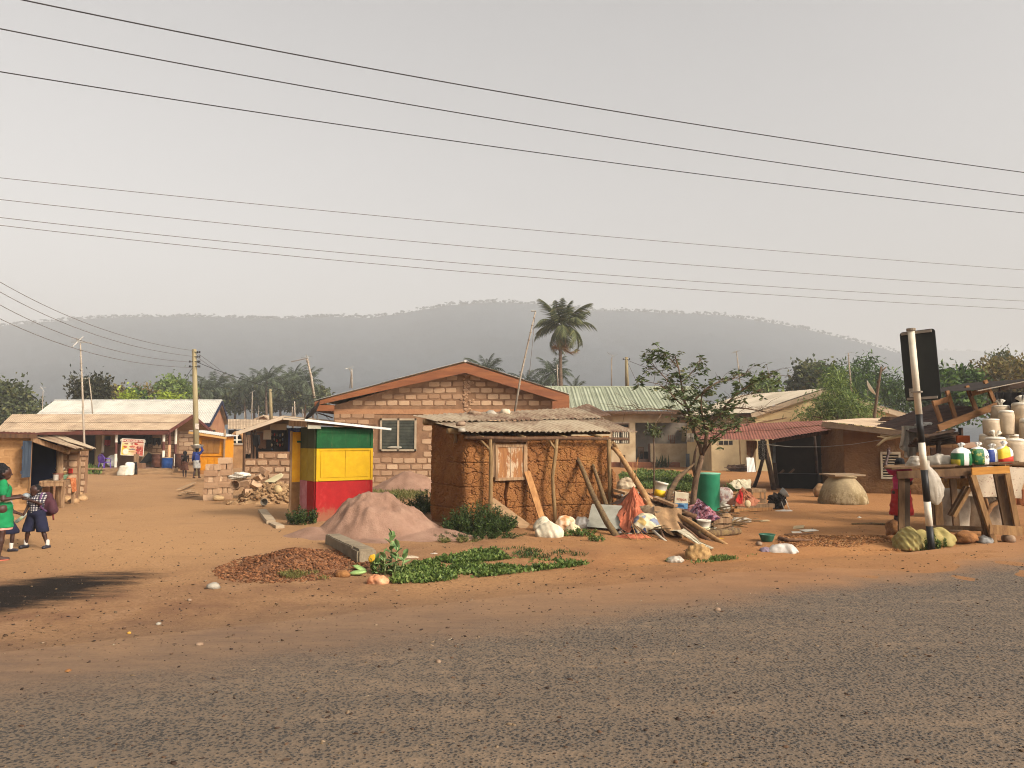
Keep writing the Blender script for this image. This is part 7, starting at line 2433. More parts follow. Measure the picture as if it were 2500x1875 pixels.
gp2_=at_y(1000,31.3)
tag(heap_mesh('sand_heap',(gp2_.x,gp2_.y),1.75,1.1,.78,m_sandheap,5,.75,50),'smaller sand heap against the brick house wall','sand heap')
m_redgravel=simple('red_gravel_earth',['#5a3b27','#6d4a31','#7d573b'],3,.97,.9,30,bd=.02)
tag(heap_mesh('gravel_heap',(-3.60,13.0),.92,1.25,.25,m_redgravel,8,.8,60),'low heap of red gravel beside the concrete kerb','gravel heap')
def scatter(name,label,n,pos,sz,mat,seed,flat=.6,elong=1.6,sub=1):
 """many little lumps joined: gravel, chips, crumbs"""
 bm=bmesh.new()
 bmesh.ops.create_icosphere(bm,subdivisions=sub,radius=1)
 base=np.array([v.co[:]for v in bm.verts]);fc=np.array([[v.index for v in f.verts]for f in bm.faces])
 bm.free()
 rs=np.random.RandomState(seed)
 Vs,Fs=[],[]
 for i in range(n):
  p=pos(rs)
  if p is None:continue
  s=sz(rs)
  a=rs.uniform(0,6.28)
  sc=np.array([s*rs.uniform(1,elong),s,s*flat*rs.uniform(.6,1.2)])
  v=base*(1+.25*rs.normal(size=(len(base),1)))*sc
  t=rs.uniform(-.5,.5)
  Rm=np.array([[math.cos(a),-math.sin(a),0],[math.sin(a),math.cos(a),0],[0,0,1]])@np.array([[math.cos(t),0,math.sin(t)],[0,1,0],[-math.sin(t),0,math.cos(t)]])
  v=v@Rm.T+np.array(p)
  Fs.append(fc+len(Vs)*len(base))
  Vs.append(v)
 o=np_mesh(name,np.concatenate(Vs),np.concatenate(Fs),mat,None,False)
 return tag(o,label,None,None,'stuff')
def isle_mat(name,cols,rough=.95):
 n=N(name)
 c=n.ramp(n.isle(),[(i/(len(cols)-1),x)for i,x in enumerate(cols)])
 k=n.noise(30,3,.6)
 c=n.mix(n.mrange(k,.4,.8,0,.4),c,'#3d2a1c')
 return n.fin(c,rough,spec=.12)
m_gravel=isle_mat('red_gravel',['#573622','#6d452c','#84593a','#624029','#483022'])
def gpos(rs):
 a,r=rs.uniform(0,6.28),rs.rand()**.6*1.3
 x,y=-3.60+math.cos(a)*r*.95,13.0+math.sin(a)*r*1.25
 k=max(0,1-r/1.0);k=(k*k*(3-2*k))**.8
 return(x,y,hgt(x,y)+.25*k+.004)
scatter('gravel','loose red gravel over the low heap by the kerb',4200,gpos,lambda rs:rs.choice([.008,.011,.014,.02,.03]),m_gravel,3)
def lpos(rs):
 u,v=rs.uniform(1900,2230),1308+40*rs.rand()
 if v>1349-.02*(u-1930):return None
 p=G(u,v);return(p.x,p.y,p.z+.006)
scatter('wood_chips','brown husks and chips spread over the ground by the roadside table',2400,lpos,lambda rs:rs.choice([.014,.02,.028]),isle_mat('brown_chips',['#5d3a22','#80532f','#9c6d42','#6d452a','#a88258']),5,.35,2.6)
def peb(rs):
 if rs.rand()<.55:
  u,v=rs.uniform(-40,2540),1290+330*rs.rand()**1.1
 else:
  u,v=rs.uniform(-40,2540),1180+700*rs.rand()
 p=G(u,v)
 if p.y>30:return None
 return(p.x,p.y,p.z+.006)
scatter('pebbles','small stones, twigs and crumbs scattered over the earth and tarmac',4200,peb,lambda rs:rs.choice([.005,.007,.009,.013,.018],p=[.35,.3,.2,.1,.05]),isle_mat('pebble',['#2a211b','#4d3a2d','#5d4838','#2d2521','#3d3028','#65543f','#7d6a55']),6,.6,2.0)
def litter(rs):
 u,v=rs.uniform(-40,2540),1230+480*rs.rand()**1.3
 p=G(u,v)
 return(p.x,p.y,p.z+.005)
scatter('litter','flakes of paper and dry leaves littering the verge',420,litter,lambda rs:rs.choice([.008,.011,.016,.022]),isle_mat('litter_flake',['#6d5a44','#4d3828','#9c8d74','#54402f','#3d2c20','#8f826d']),7,.12,2.2)
for i_,(u_,v_,w_,lab_,m_)in enumerate([(487,1576,15,'dark split stone on the dusty verge in the lower left',m_stone),(1070,1618,14,'small dark stone lying on the tarmac left of the middle',m_stone),(1752,1491,14,'dark stone at the edge of the tarmac on the right',m_stone),(166,1640,13,'orange brown pebble near the left edge of the tarmac',m_later),(315,1547,9,'small yellow fruit stone on the grey verge',simple('yellow_pebble',['#a5782f','#bd8d3c'],3,.8,.2)),(387,1525,11,'grey stone behind the yellow pebble on the verge',m_stone_grey),(462,1467,11,'dark flat stone behind the split stone on the verge',m_stone),(521,1436,26,'flat grey green stone lying where the lane meets the verge',m_stone_grey),(700,1397,26,'pale lump of earth at the front of the red gravel',m_rub),(836,1408,30,'orange laterite lump at the front of the gravel beside the kerb',m_later),(1330,1300,14,'stone at the edge of the weeds below the hut',m_stone)]):
 g_=G(u_,v_);s_=w_/F*g_.y/2
 stone('stone',lab_,'stone',g_+Vector((0,0,s_*.35)),(s_*1.25,s_,s_*.75),160+i_,m_,'single stones on the ground',.25)
def kerb():
 a,b=P(890,1337,13.5),P(812,1306,15.5)
 d=(b-a).normalized();d.z=0
 t=thing('drain_kerb','grey concrete kerb with a broken end block beside the red gravel','kerb',Vector((a.x,a.y,hgt(a.x,a.y))))
 m=simple('weathered_concrete',['#5d5141','#776a56','#8a7c66'],2.5,.95,.5,22,bd=.02)
 up=Vector((0,0,1))
 def blk(nm,p,q,w,z1,bev=.02):
  bm=bmesh.new()
  L=(q-p).length
  bmesh.ops.create_cube(bm,size=1)
  for v in bm.verts:v.co=Vector((v.co.x*w,v.co.y*L,v.co.z*.8))
  bmesh.ops.bevel(bm,geom=bm.edges[:],offset=bev,segments=2,affect='EDGES')
  bmesh.ops.subdivide_edges(bm,edges=[e for e in bm.edges if e.calc_length()>.4],cuts=6)
  c=(p+q)/2
  ang=math.atan2(d.y,d.x)-math.pi/2
  Rm=Matrix.Rotation(ang,3,'Z')
  mb=MB()
  vs=[]
  for v in bm.verts:
   w_=Rm@v.co
   vs.append(Vector((c.x+w_.x,c.y+w_.y,z1-.4+w_.z))+Vector((1,1,1))*(.008*noise.noise(v.co*5)))
  mb.add(vs,[tuple(x.index for x in f.verts)for f in bm.faces])
  bm.free()
  return mb.build(nm,m,t)
 z=a.z
 blk('end_block',a-d*.16,a+d*.30,.33,z+.0,.035)
 blk('kerb_run',a+d*.32,b,.29,z-.006,.015)
kerb()
def weed_cloud(n,rs,place,h,lw,up=.9,spread=.5):
 Cc,D,L=[],[],[]
 for i in range(n):
  p=place(rs)
  if p is None:continue
  Cc.append(p);d=rs.normal(size=3)*spread;d[2]=abs(d[2])+up
  D.append(d);L.append(h*rs.uniform(.5,1.2))
 Cc,D,L=np.array(Cc),np.array(D),np.array(L)
 return leaf_quads(Cc,D,L,L*lw,rs)
m_weed=m_leaf('weed_leaf',['#16210d','#263616','#3a4d20','#55652c'],.2)
m_creep=m_leaf('creeper_leaf',['#2a3818','#425624','#5d7032','#7a8446'],.2)
m_grass=m_leaf('dry_grass',['#3a3f1d','#5a5c2c','#7a7240','#4a4a24'],.2)
def bush(name,label,c,rx,ry,h,n,mat,seed,leaf=.09,lw=.35,stems=True,cat='weed',up=.8):
 rs=np.random.RandomState(seed)
 t=thing(name,label,cat,c)
 ns=max(6,n//34)
 mb=MB()
 Cc,D,Ls=[],[],[]
 for i in range(ns):
  a,r=rs.uniform(0,6.28),rs.rand()**.5
  bx,by=c[0]+math.cos(a)*r*rx,c[1]+math.sin(a)*r*ry
  hh=h*(1-.55*r*r)*rs.uniform(.65,1.1)
  lean=np.array([math.cos(a)*r*.35*rx+rs.normal()*.05,math.sin(a)*r*.35*ry+rs.normal()*.05,hh])
  b=np.array([bx,by,hgt(bx,by)])
  mb.tube([b,b+lean*.5+rs.normal(size=3)*.01,b+lean],[.006,.005,.003],4,cap=False)
  for k in range(n//ns):
   f=rs.uniform(.12,1.02)
   d=rs.normal(size=3);d[2]=d[2]*.5+up
   Cc.append(b+lean*f+rs.normal(size=3)*.012);D.append(d);Ls.append(leaf*rs.uniform(.6,1.25)*(1.15-.4*f))
 tag(mb.build('stems',simple('green_stem',['#2f3a1c','#4a5228'],3,.8,0),t),kind='stuff')
 Ls=np.array(Ls)
 V,Fq=leaf_quads(np.array(Cc),np.array(D),Ls,Ls*lw,rs)
 np_mesh('foliage',V,Fq,mat,t,False)
 return t
g_=G(1172,1312)
bush('weed_bush','dark green clump of weeds at the front corner of the mud hut',g_+Vector((-.05,.42,0)),.62,.36,.72,5200,m_weed,1,.085,.32)
bush('weed_bush','lower weeds to the right of the dark clump along the hut wall',G(1222,1298)+Vector((0,.15,0)),.28,.18,.42,1500,m_weed,2,.075,.34)
bush('weed_bush','short grass fringe below the dark clump at the hut corner',G(1160,1316),.85,.12,.16,1500,m_weed,3,.06,.3)
bush('weed_bush','weeds standing in the gap between the striped kiosk and the hut',G(1000,1256)+Vector((0,.2,0)),.75,.4,.42,2200,m_weed,4,.09,.3)
bush('weed_bush','taller weeds against the left side of the hut',G(1040,1246)+Vector((0,.2,0)),.38,.3,.62,1400,m_weed,5,.1,.3)
bush('weed_bush','thin seedling weed left of the weeds in the gap',G(955,1235),.16,.14,.42,300,m_weed,6,.09,.3)
bush('weed_bush','dark shrub at the foot of the striped kiosk door',G(735,1281)+Vector((0,.12,0)),.30,.22,.46,1500,m_weed,7,.07,.45)
bush('weed_bush','leafy sprig growing left of the sign post foot',at_y(2244,15.3),.10,.06,.32,260,m_creep,8,.06,.5)
bush('weed_bush','leafy sprig growing right of the sign post foot',at_y(2283,15.35),.09,.06,.34,260,m_creep,9,.06,.5)
bush('weed_bush','low creeping weeds by the white bundles at the hut',G(1415,1308),.42,.14,.17,900,m_creep,10,.06,.45)
bush('weed_bush','small weed tuft in front of the leaning log',G(1453,1322),.16,.1,.14,380,m_creep,11,.05,.45)
bush('weed_bush','flat tuft of grass on the path below the hut corner',G(1112,1324),.42,.12,.10,620,m_grass,12,.07,.22)
bush('weed_bush','green plant against the drum behind the leaning tree',G(1668,1200),.45,.3,.4,1200,m_creep,13,.09,.4)
bush('weed_bush','leafy greens heaped behind the orange tarpaulin',G(1800,1200)+Vector((0,.2,.1)),.4,.25,.42,1200,m_creep,14,.1,.35)
bush('weed_bush','weeds growing through the poles beside the white bucket',G(1690,1285),.22,.15,.36,700,m_weed,15,.07,.4)
def patch(label,poly_px,n,h,lw,mat,seed,up=.7,name='ground_cover',clump=0.0,spread=.6):
 rs=np.random.RandomState(seed)
 xs=[p[0]for p in poly_px];ys=[p[1]for p in poly_px]
 def inside(u,v):
  c=False
  j=len(poly_px)-1
  for i in range(len(poly_px)):
   (x1,y1),(x2,y2)=poly_px[i],poly_px[j]
   if(y1>v)!=(y2>v)and u<(x2-x1)*(v-y1)/(y2-y1)+x1:c=not c
   j=i
  return c
 def pl(r_):
  for _ in range(40):
   u,v=r_.uniform(min(xs),max(xs)),r_.uniform(min(ys),max(ys))
   if inside(u,v):
    p=G(u,v)
    k=noise.noise(Vector((p.x*2.2,p.y*2.2,seed)))+.35*noise.noise(Vector((p.x*7,p.y*7,seed)))
    if clump and k<clump-1:continue
    if clump and k+.4<r_.rand()*clump:continue
    return(p.x,p.y,p.z+max(0,k+.4)*h*.9*r_.rand())
  return None
 V,Fq=weed_cloud(n,rs,pl,h,lw,up,spread)
 o=np_mesh(name,V,Fq,mat,None,False)
 return tag(o,label,None,None,'stuff')
patch('leafy creeper filling the roadside ditch',[(955,1425),(965,1395),(1010,1380),(1080,1365),(1150,1352),(1215,1348),(1230,1362),(1300,1375),(1400,1372),(1450,1362),(1490,1368),(1400,1385),(1250,1402),(1100,1418),(1000,1428)],13500,.075,.62,m_creep,21,.45,clump=.62,spread=.8)
patch('low tufts along the ditch edge',[(1180,1345),(1300,1340),(1420,1355),(1480,1362),(1440,1372),(1200,1362)],900,.07,.25,m_weed,22,.9,clump=.9)
patch('thin grass between the striped kiosk and the brick house',[(905,1205),(985,1200),(1050,1208),(1010,1222),(920,1222)],2200,.16,.14,m_grass,23,1.0,clump=.7)
patch('green creeper behind the rubbish heap',[(1512,1160),(1560,1150),(1640,1152),(1690,1165),(1690,1195),(1640,1200),(1600,1195),(1540,1195),(1515,1190)],7000,.16,.5,m_creep,24,.5,clump=.6,spread=.8)
patch('sparse weeds along the gully on the right',[(1620,1372),(1740,1362),(1860,1352),(1850,1362),(1700,1378)],900,.05,.4,m_creep,25,.5,clump=1.0)
patch('sparse grass tufts on the gravel heap front',[(640,1395),(820,1400),(800,1418),(700,1415)],700,.06,.2,m_grass,26,.9,clump=1.0)
patch('thin weeds at the foot of the black print cloth and porch boards',[(215,1140),(250,1142),(245,1160),(212,1158)],500,.3,.3,m_creep,27,.6)
patch('weeds on the ruined wall end by the hut',[(1490,1120),(1512,1120),(1515,1140),(1490,1140)],300,.12,.4,m_creep,28,.6)
def milkweed():
 c=G(945,1405)
 t=thing('broad_leaved_plant','broad grey green leaved plant growing beside the end of the kerb','plant',c)
 n=N('broad_leaf')
 col=n.ramp(n.rand(),[(0,'#4f6a3a'),(.5,'#6d8750'),(1,'#8a9c66')])
 m=n.fin(col,.6,n.bump(n.noise(14,3,.5),.3,.01),spec=.3)
 stem=simple('pale_stem',['#6d7a4a','#8a9160'],3,.7,0)
 rr=random.Random(3)
 def leaf(b,d,L,w):
  d=d.normalized()
  s=d.cross(Vector((0,0,1)))
  s=s.normalized()if s.length>.1 else Vector((1,0,0))
  nn=s.cross(d)
  rows=[]
  for i in range(7):
   f=i/6
   ww=w*math.sin(math.pi*min(1,f*.92+.06))**.7
   mid=b+d*(L*f)-Vector((0,0,L*.18*f*f))
   rows.append([mid-s*ww+nn*ww*.35,mid-s*ww*.5+nn*ww*.1,mid,mid+s*ww*.5+nn*ww*.1,mid+s*ww+nn*ww*.35])
  o=MB().grid(rows).build('leaf',m,t,True)
 for(dx,dy,h,n_)in((.05,.1,.62,11),(.16,.0,.45,8),(-.06,.0,.32,7),(-.18,.05,.22,5),(.28,.08,.3,6)):
  b=c+Vector((dx*.6,dy,-.05));top=c+Vector((dx,dy,h))
  MB().tube([b,b.lerp(top,.5)+Vector((.015,0,0)),top],[.016,.013,.008],6).build('stem',stem,t,True)
  for i in range(n_):
   f=.30+.7*i/(n_-1)
   a=i*2.2+dx*9
   el=.2+1.0*f*f
   d=Vector((math.cos(a)*math.cos(el),math.sin(a)*math.cos(el)*.9,math.sin(el)))
   leaf(b.lerp(top,f),d,rr.uniform(.15,.21)*(1.1-.25*f),rr.uniform(.045,.062))
 m2=simple('yellow_leaf',['#b5861c','#c79a2a'],3,.7,0)
 o=MB().blob(c+Vector((-.24,-.05,.28)),(.05,.01,.07),.25,4,2,1.5,Matrix.Rotation(.5,3,'Y')).build('yellow_leaf',m2,t,True)
milkweed()
bush('weed_bush','leafy seedling between the kerb and the broad leaved plant',G(925,1400),.15,.1,.34,420,m_creep,16,.06,.6)
for i_,(u_,v_,s_)in enumerate(((878,1394,.13),(872,1405,.14))):
 g_=G(u_,v_)
 tag(MB().blob(g_+Vector((0,0,.045)),(s_,s_*.75,.035),.2,70+i_,2,1.2,Matrix.Rotation(.4-i_*.5,3,'Y')).build('fallen_leaf',simple('pale_fallen_leaf',['#6d8a4a','#8fa567'],6,.6,.1),None,True,loc=g_),('darker fallen leaf at the foot of the kerb end','pale green fallen leaf in front of the kerb end')[i_],'leaf')
def yard_tree():
 Y=20.9
 base=G(1690,1260)
 t=thing('young_tree','young open branched tree with drooping leaf clusters in the yard','tree',base)
 Y=base.y
 dep={}
 def br(pts,r0,r1,name='limb',dys=(0,0)):
  n=len(pts)
  P3=[]
  for i,p in enumerate(pts):
   if isinstance(p,Vector):P3.append(p);continue
   dy=dys[0]+(dys[1]-dys[0])*i/(n-1)
   P3.append(P(p[0],p[1],Y+dy))
  MB().tube(P3,[r0+(r1-r0)*i/(n-1)for i in range(n)],8,wob=.05,seed=int(r0*1e4)).build(name,m_tb,t,True)
  return P3
 m_tb=simple('mottled_tree_bark',['#33261c','#4f3c2d','#6d5742','#42332a'],5,.95,.7,22,(2,2,1),.012)
 tr=br([base-Vector((0,0,.2)),(1693,1215),(1699,1170),(1708,1135),(1714,1112)],.092,.066,'trunk')
 ends=[]
 L1=br([tr[-1],(1709,1088),(1694,1058),(1687,1026),(1680,999),(1669,975),(1663,934),(1657,900),(1648,868)],.062,.012,dys=(0,.3))
 R1=br([tr[-1],(1721,1090),(1724,1063),(1731,1037),(1745,1024),(1761,1010),(1786,995),(1820,997),(1853,1003),(1888,1009)],.060,.008,dys=(0,-.7))
 st=br([tr[2],(1692,1140),(1697,1105),(1704,1085)],.045,.03,dys=(.1,.25))
 segs=[(L1,3),(R1,4)]
 B=[]
 B.append(br([R1[5],(1775,985),(1798,962),(1830,940),(1866,923),(1895,912)],.03,.006,dys=(-.4,-.9)))
 B.append(br([L1[4],(1698,975),(1720,953),(1752,934),(1798,922),(1832,905)],.032,.006,dys=(.1,.8)))
 B.append(br([R1[2],(1712,1000),(1712,965),(1728,945),(1765,930)],.03,.006,dys=(-.1,-.3)))
 B.append(br([L1[3],(1655,1003),(1637,1001),(1587,998),(1545,1001),(1512,1003)],.030,.006,dys=(.1,-.4)))
 B.append(br([L1[5],(1645,945),(1614,912),(1595,893),(1576,880)],.024,.005,dys=(.2,.5)))
 B.append(br([L1[4],(1655,980),(1637,960),(1610,938),(1569,930)],.022,.005,dys=(.2,-.5)))
 B.append(br([L1[6],(1680,920),(1705,890),(1716,884)],.018,.004,dys=(.2,.6)))
 B.append(br([R1[4],(1760,1000),(1790,975),(1830,962),(1845,958)],.024,.005,dys=(-.3,.4)))
 B.append(br([R1[3],(1750,1045),(1775,1030),(1800,1028),(1830,1032)],.022,.005,dys=(-.2,.5)))
 B.append(br([R1[2],(1705,1045),(1690,1035),(1700,1020)],.02,.005,dys=(-.1,-.6)))
 B.append(br([tr[-1],(1740,1072),(1770,1050),(1795,1042)],.025,.006,dys=(0,-.9)))
 B.append(br([L1[7],(1640,880),(1628,870),(1608,853)],.012,.004,dys=(.3,.2)))
 B.append(br([L1[2],(1700,1020),(1718,1000),(1742,1003)],.02,.005,dys=(.1,.7)))
 rs=np.random.RandomState(12)
 mb=MB()
 nodes=[]
 for b,lo in[(x,1)for x in B]+[(L1,4),(R1,5)]:
  for i in range(lo,len(b)):
   a0,a1=b[i-1],b[i]
   for _ in range(7 if b is not B[3]else 3):
    f=rs.rand()
    p=a0.lerp(a1,f)
    d=(a1-a0).normalized()*.5+Vector(rs.normal(size=3))*.6
    d.z=d.z*.6+.22
    d.normalize()
    L=rs.uniform(.18,.48)
    q1=p+d*L*.5+Vector((0,0,.02));q2=p+d*L+Vector((0,0,-.05*rs.rand()))
    mb.tube([p,q1,q2],[.006,.0045,.0028],4,cap=False)
    bare=(b is B[3]and i>2)or(b is R1 and i>6)or rs.rand()<.25
    if not bare:
     nodes+=[q2,q1.lerp(q2,.5)]if rs.rand()<.45 else[q2]
   if i==len(b)-1 and b is not B[3]and b is not R1:nodes.append(a1)
 for b in(R1,B[0],B[1],B[3],B[7],B[8]):
  for _ in range(9):
   i=rs.randint(len(b)//2,len(b)-1)
   p=b[i].lerp(b[i+1],rs.rand())
   d=(b[i+1]-b[i]).normalized()+Vector(rs.normal(size=3))*.55
   d.z=abs(d.z)*.5+.1
   d=d.normalized()*rs.uniform(.35,.85)
   mb.tube([p,p+d*.5+Vector((0,0,.03)),p+d-Vector((0,0,.06))],[.006,.0045,.0025],4,cap=False)
 tag(mb.build('twigs',m_tb,t),kind='stuff')
 Cc,D,Ls=[],[],[]
 for p in nodes:
  for k in range(rs.randint(5,9)):
   a=rs.uniform(0,6.28)
   d=np.array([math.cos(a),math.sin(a),rs.uniform(-.75,.25)])
   Cc.append(np.array(p)+rs.normal(size=3)*.025);D.append(d);Ls.append(rs.uniform(.10,.19))
 Ls=np.array(Ls)
 V,Fq=leaf_quads(np.array(Cc),np.array(D),Ls,Ls*.34,rs,.3)
 np_mesh('crown',V,Fq,m_leaf('yard_tree_leaf',['#2b351c','#3e4c28','#535f33','#73704a'],.25),t,False)
yard_tree()
cloth_hang('plastic_bag','pale torn plastic bag caught in the fork of the young tree','plastic bag',1676,1694,1058,1080,20.6,m_clear,41,drop=[(0,1),(.4,.9),(.7,1.0),(1,.9)])
def sapling():
 b=at_y(1594,27.5)
 t=thing('sapling','thin sapling with a tuft of hanging leaves in front of the porch','tree',b)
 top=P(1596,1046,27.5)
 MB().tube([b,P(1597,1090,27.5),P(1594,1055,27.5),P(1602,1030,27.5),P(1617,1008,27.4)],[.03,.028,.024,.018,.008],6).build('trunk',m_bark,t,True)
 rs=np.random.RandomState(4)
 Cc=np.array([list(P(1596+rs.normal()*9,1040+rs.rand()*20,27.5+rs.normal()*.12))for _ in range(130)])
 D=rs.normal(size=(130,3));D[:,2]-=1.0
 V,Fq=leaf_quads(Cc,D,.22,.05,rs)
 np_mesh('crown',V,Fq,LEAF['dull'],t,False)
sapling()
def log(label,pts,r,mat=None,name='log',cat='log',group=None,wob=.07,branch=None,n=9):
 pts=[Vector(p)for p in pts]
 t=None
 o=MB().tube(pts,r,n,wob=wob,seed=int(pts[0].x*100)).build(name,mat or m_log,None,True,loc=pts[0])
 tag(o,label,cat,group)
 return o
m_log=simple('grey_brown_bark',['#3f3023','#5c4733','#75603f','#4d3b2b'],5,.95,.9,24,(3,3,.7),.016)
m_log_p=simple('peeled_branch',['#7a5a38','#95724a','#a8865c'],4,.9,.5,20,(4,4,.7),.01)
hw=lambda s,d,z:hutp(s,d,z)
plank('weathered board leaning low against the left hut post',hw(1.28,-.72,.02),hw(.60,-.20,.62),.22,.04,m_plank,'leaning_board','board','boards leaning on the hut wall',AN)
plank('upright sawn board leaning on the hut wall right of the window',hw(1.88,-.52,.02),hw(1.66,-.08,1.30),.17,.035,m_wood_new,'leaning_board','board','boards leaning on the hut wall',AN)
log('long barked log leaning on the hut in front of the grey slab',[P(1507,1312,16.9),P(1482,1275,17.4),P(1447,1208,18.6),P(1424,1150,19.5),P(1402,1104,20.0)],[.075,.07,.062,.058,.045])
log('thinner barked log leaning on the hut wall behind the grey slab',[P(1480,1232,19.0),P(1463,1180,19.6),P(1445,1130,20.1),P(1436,1094,20.4)],[.055,.052,.05,.04])
log('forked log leaning on the right end of the hut',[P(1602,1268,17.9),P(1572,1205,18.7),P(1535,1145,19.6),P(1512,1108,20.2),P(1496,1080,20.6)],[.08,.075,.07,.06,.05],m_log_p)
log('stub fork of the leaning forked log',[P(1517,1116,20.05),P(1500,1096,20.3),P(1488,1090,20.6)],[.055,.05,.04],m_log_p,'log_fork','log')
Vs_=[P(1444,1234,18.9),P(1533,1239,18.4),P(1527,1264,17.9),P(1522,1293,17.5),P(1432,1286,17.9)]
slab_mat=simple('grey_fibre_board',['#7d7a6d','#8f8c7e','#9c998b'],3,.85,.25,30)
up_=Vector((.03,.09,.03))
o_=MB().add(Vs_+[p+up_ for p in Vs_],[tuple(range(5))[::-1],tuple(range(5,10))]+[(i,(i+1)%5,5+(i+1)%5,5+i)for i in range(5)]).build('grey_slab',slab_mat,None,loc=Vs_[3])
tag(o_,'large grey slab with worn corners leaning among the logs','slab')
m_salmon=simple('salmon_cloth',['#8a4a33','#a3593d','#b36b4c'],3,.9,.3,20)
m_browntarp=simple('tan_sacking',['#6d5238','#866848','#997a56'],4,.9,.5,30,bd=.015)
def tent(name,label,cat,apex,foot,mat,seed,fold=.05,hollow=.15,thick=.02):
 """cloth hanging from a point: apex to an open row of foot points"""
 apex=Vector(apex)
 n=(len(foot)-1)*8
 rows=[]
 for i in range(n+1):
  f=i/n*(len(foot)-1)
  k=min(int(f),len(foot)-2)
  q=Vector(foot[k]).lerp(Vector(foot[k+1]),f-k)
  row=[]
  for j in range(15):
   t=j/14
   p=apex.lerp(q,t)
   w=math.sin(math.pi*t)
   e1=noise.noise(Vector((i*.23+seed*3.1,t*1.3,seed)))+.6*noise.noise(Vector((i*.55+seed,t*2.4,4+seed)))
   p=p+Vector((.35,-1,.2))*(fold*2.2*min(1,t*1.6)*e1)-Vector((0,0,hollow*w*(.7+.6*e1)))
   p=p+Vector((noise.noise(Vector((i*.3,t*4,7+seed))),0,noise.noise(Vector((i*.4,t*5,seed)))))*.06*w
   row.append(p)
  rows.append(row)
 mb=MB().grid(rows)
 mb.grid([[p+Vector((0,thick,-thick*.5))for p in r_][::-1]for r_ in rows])
 return tag(mb.build(name,mat,None,True,loc=apex),label,cat)
tent('cloth','salmon cloth hanging in folds from the leaning forked log','cloth',P(1547,1186,18.9),[P(1500,1236,18.9),P(1508,1262,18.0),P(1522,1296,17.3),P(1538,1300,17.0),P(1552,1280,17.2),P(1570,1274,17.3),P(1590,1262,17.7),P(1592,1240,18.3)],m_salmon,3,.06,.10)
tent('cloth','grey brown cloth pulled out left of the salmon cloth','cloth',P(1540,1198,19.0),[P(1494,1228,19.3),P(1512,1236,18.8),P(1530,1240,18.5)],simple('grey_brown_cloth',['#4d3d35','#6a5548'],3,.9,.3),5,.05,.08)
crumple('cloth','salmon cloth trailing on the ground below the hanging one','cloth',G(1548,1312),.38,.20,.13,m_salmon,7,-.35)
crumple('cloth','dark salmon bundle tucked behind the grey slab','cloth',G(1528,1290)+Vector((0,.2,.02)),.22,.24,.30,m_salmon,8,.2)
n_=N('patterned_cushion_print')
co_=n_.coord()
k_=n_.noise(5,5,.65,co_)
c_=n_.ramp(n_.vor(6.5,'F1',n_.coord((1,1,1)),'Color'),[(.15,'#a88c50'),(.35,'#b5a98c'),(.55,'#6d7484'),(.75,'#2a3350'),(.95,'#1c2238')],'CONSTANT')
c_=n_.mix(n_.mrange(k_,.4,.65,0,.5),c_,'#8f8468')
m_cush=n_.fin(c_,.85,n_.bump(n_.noise(16,4,.6,co_),.4,.02))
g_=P(1580,1302,17.1)
t_=thing('patterned_bundle','blue and yellow patterned bundle lying in front of the salmon cloth','bundle',g_)
o_=crumple('body',None,None,g_+Vector((0,.15,.02)),.34,.26,.42,m_cush,9,.25)
o_.parent=t_;o_.location=o_.location-OFF[t_.name]
MB().box(P(1610,1287,16.9),(.05,.02,.085),Matrix.Rotation(.15,3,'Y')).build('tag',simple('cream_tag',['#c2b391','#d3c6a5'],3,.7,0),t_)
m_dws=simple('dirty_white_sack',['#8f836c','#b0a48a','#c2b79e'],4,.9,.5,30,bd=.015)
drape('draped_sack','tan sack draped over the poles in the middle of the rubbish heap','sack',[P(1634,1236,18.5),P(1632,1240,18.0),P(1632,1258,17.7),P(1638,1278,17.2),P(1648,1298,16.8),P(1654,1308,16.6)],[Vector((.62,.1,-.02)),Vector((.66,.05,-.03)),Vector((.62,0,-.05)),Vector((.55,0,-.06)),Vector((.5,0,-.1)),Vector((.4,0,-.1))],m_browntarp,3,.075,40)
gz_=lambda u,v,dz:G(u,v)+Vector((0,0,dz))
drape('trailing_sack','dirty white sack trailing from the tan sack on to the ground','sack',[P(1645,1296,16.9),gz_(1662,1312,.16),gz_(1684,1322,.12),gz_(1706,1334,.07),gz_(1738,1342,.03)],[Vector((.35,.25,-.02)),Vector((.25,.42,0)),Vector((.2,.40,0)),Vector((.16,.34,0)),Vector((.1,.12,0))],m_dws,4,.06,34)
m_whitebag=simple('off_white_sacking',['#9c9078','#b8ad95','#cbc1aa'],4,.85,.4,30,bd=.012)
for i_,(u_,v_,sx_,sy_,h_,m_,r_,lab_)in enumerate([(1343,1312,.34,.20,.36,m_whitebag,-.15,'off white sack lying in folds at the foot of the hut'),(1325,1296,.18,.16,.34,m_whitebag,.4,'white sack with a green corner at the left of the bundles'),(1385,1290,.30,.22,.32,simple('orange_print_sack',['#a5622c','#b98f66','#c7b49a','#8a5a40'],5,.8,.3),.1,'orange and white printed sack in the bundles by the hut'),(1420,1290,.22,.18,.28,m_plastic('grey_silver_plastic',('#77716a','#a59e94')),.2,'grey plastic bag at the right of the bundles by the hut'),(1402,1300,.2,.12,.2,simple('pale_scrap',['#a59274','#c7b48f'],6,.8,.4),-.2,'pale scraps in front of the grey slab')]):
 if i_<3:crumple('sack_bundle',lab_,'sack',G(u_,v_)+Vector((0,.14,.0)),sx_,sy_,h_*.95,m_,20+i_,r_,'bundles at the foot of the hut',64,.55,0,.2)
 else:crumple('sack_bundle',lab_,'sack',G(u_,v_)+Vector((0,.12,.0)),sx_,sy_,h_,m_,20+i_,r_,'bundles at the foot of the hut',52,.8)
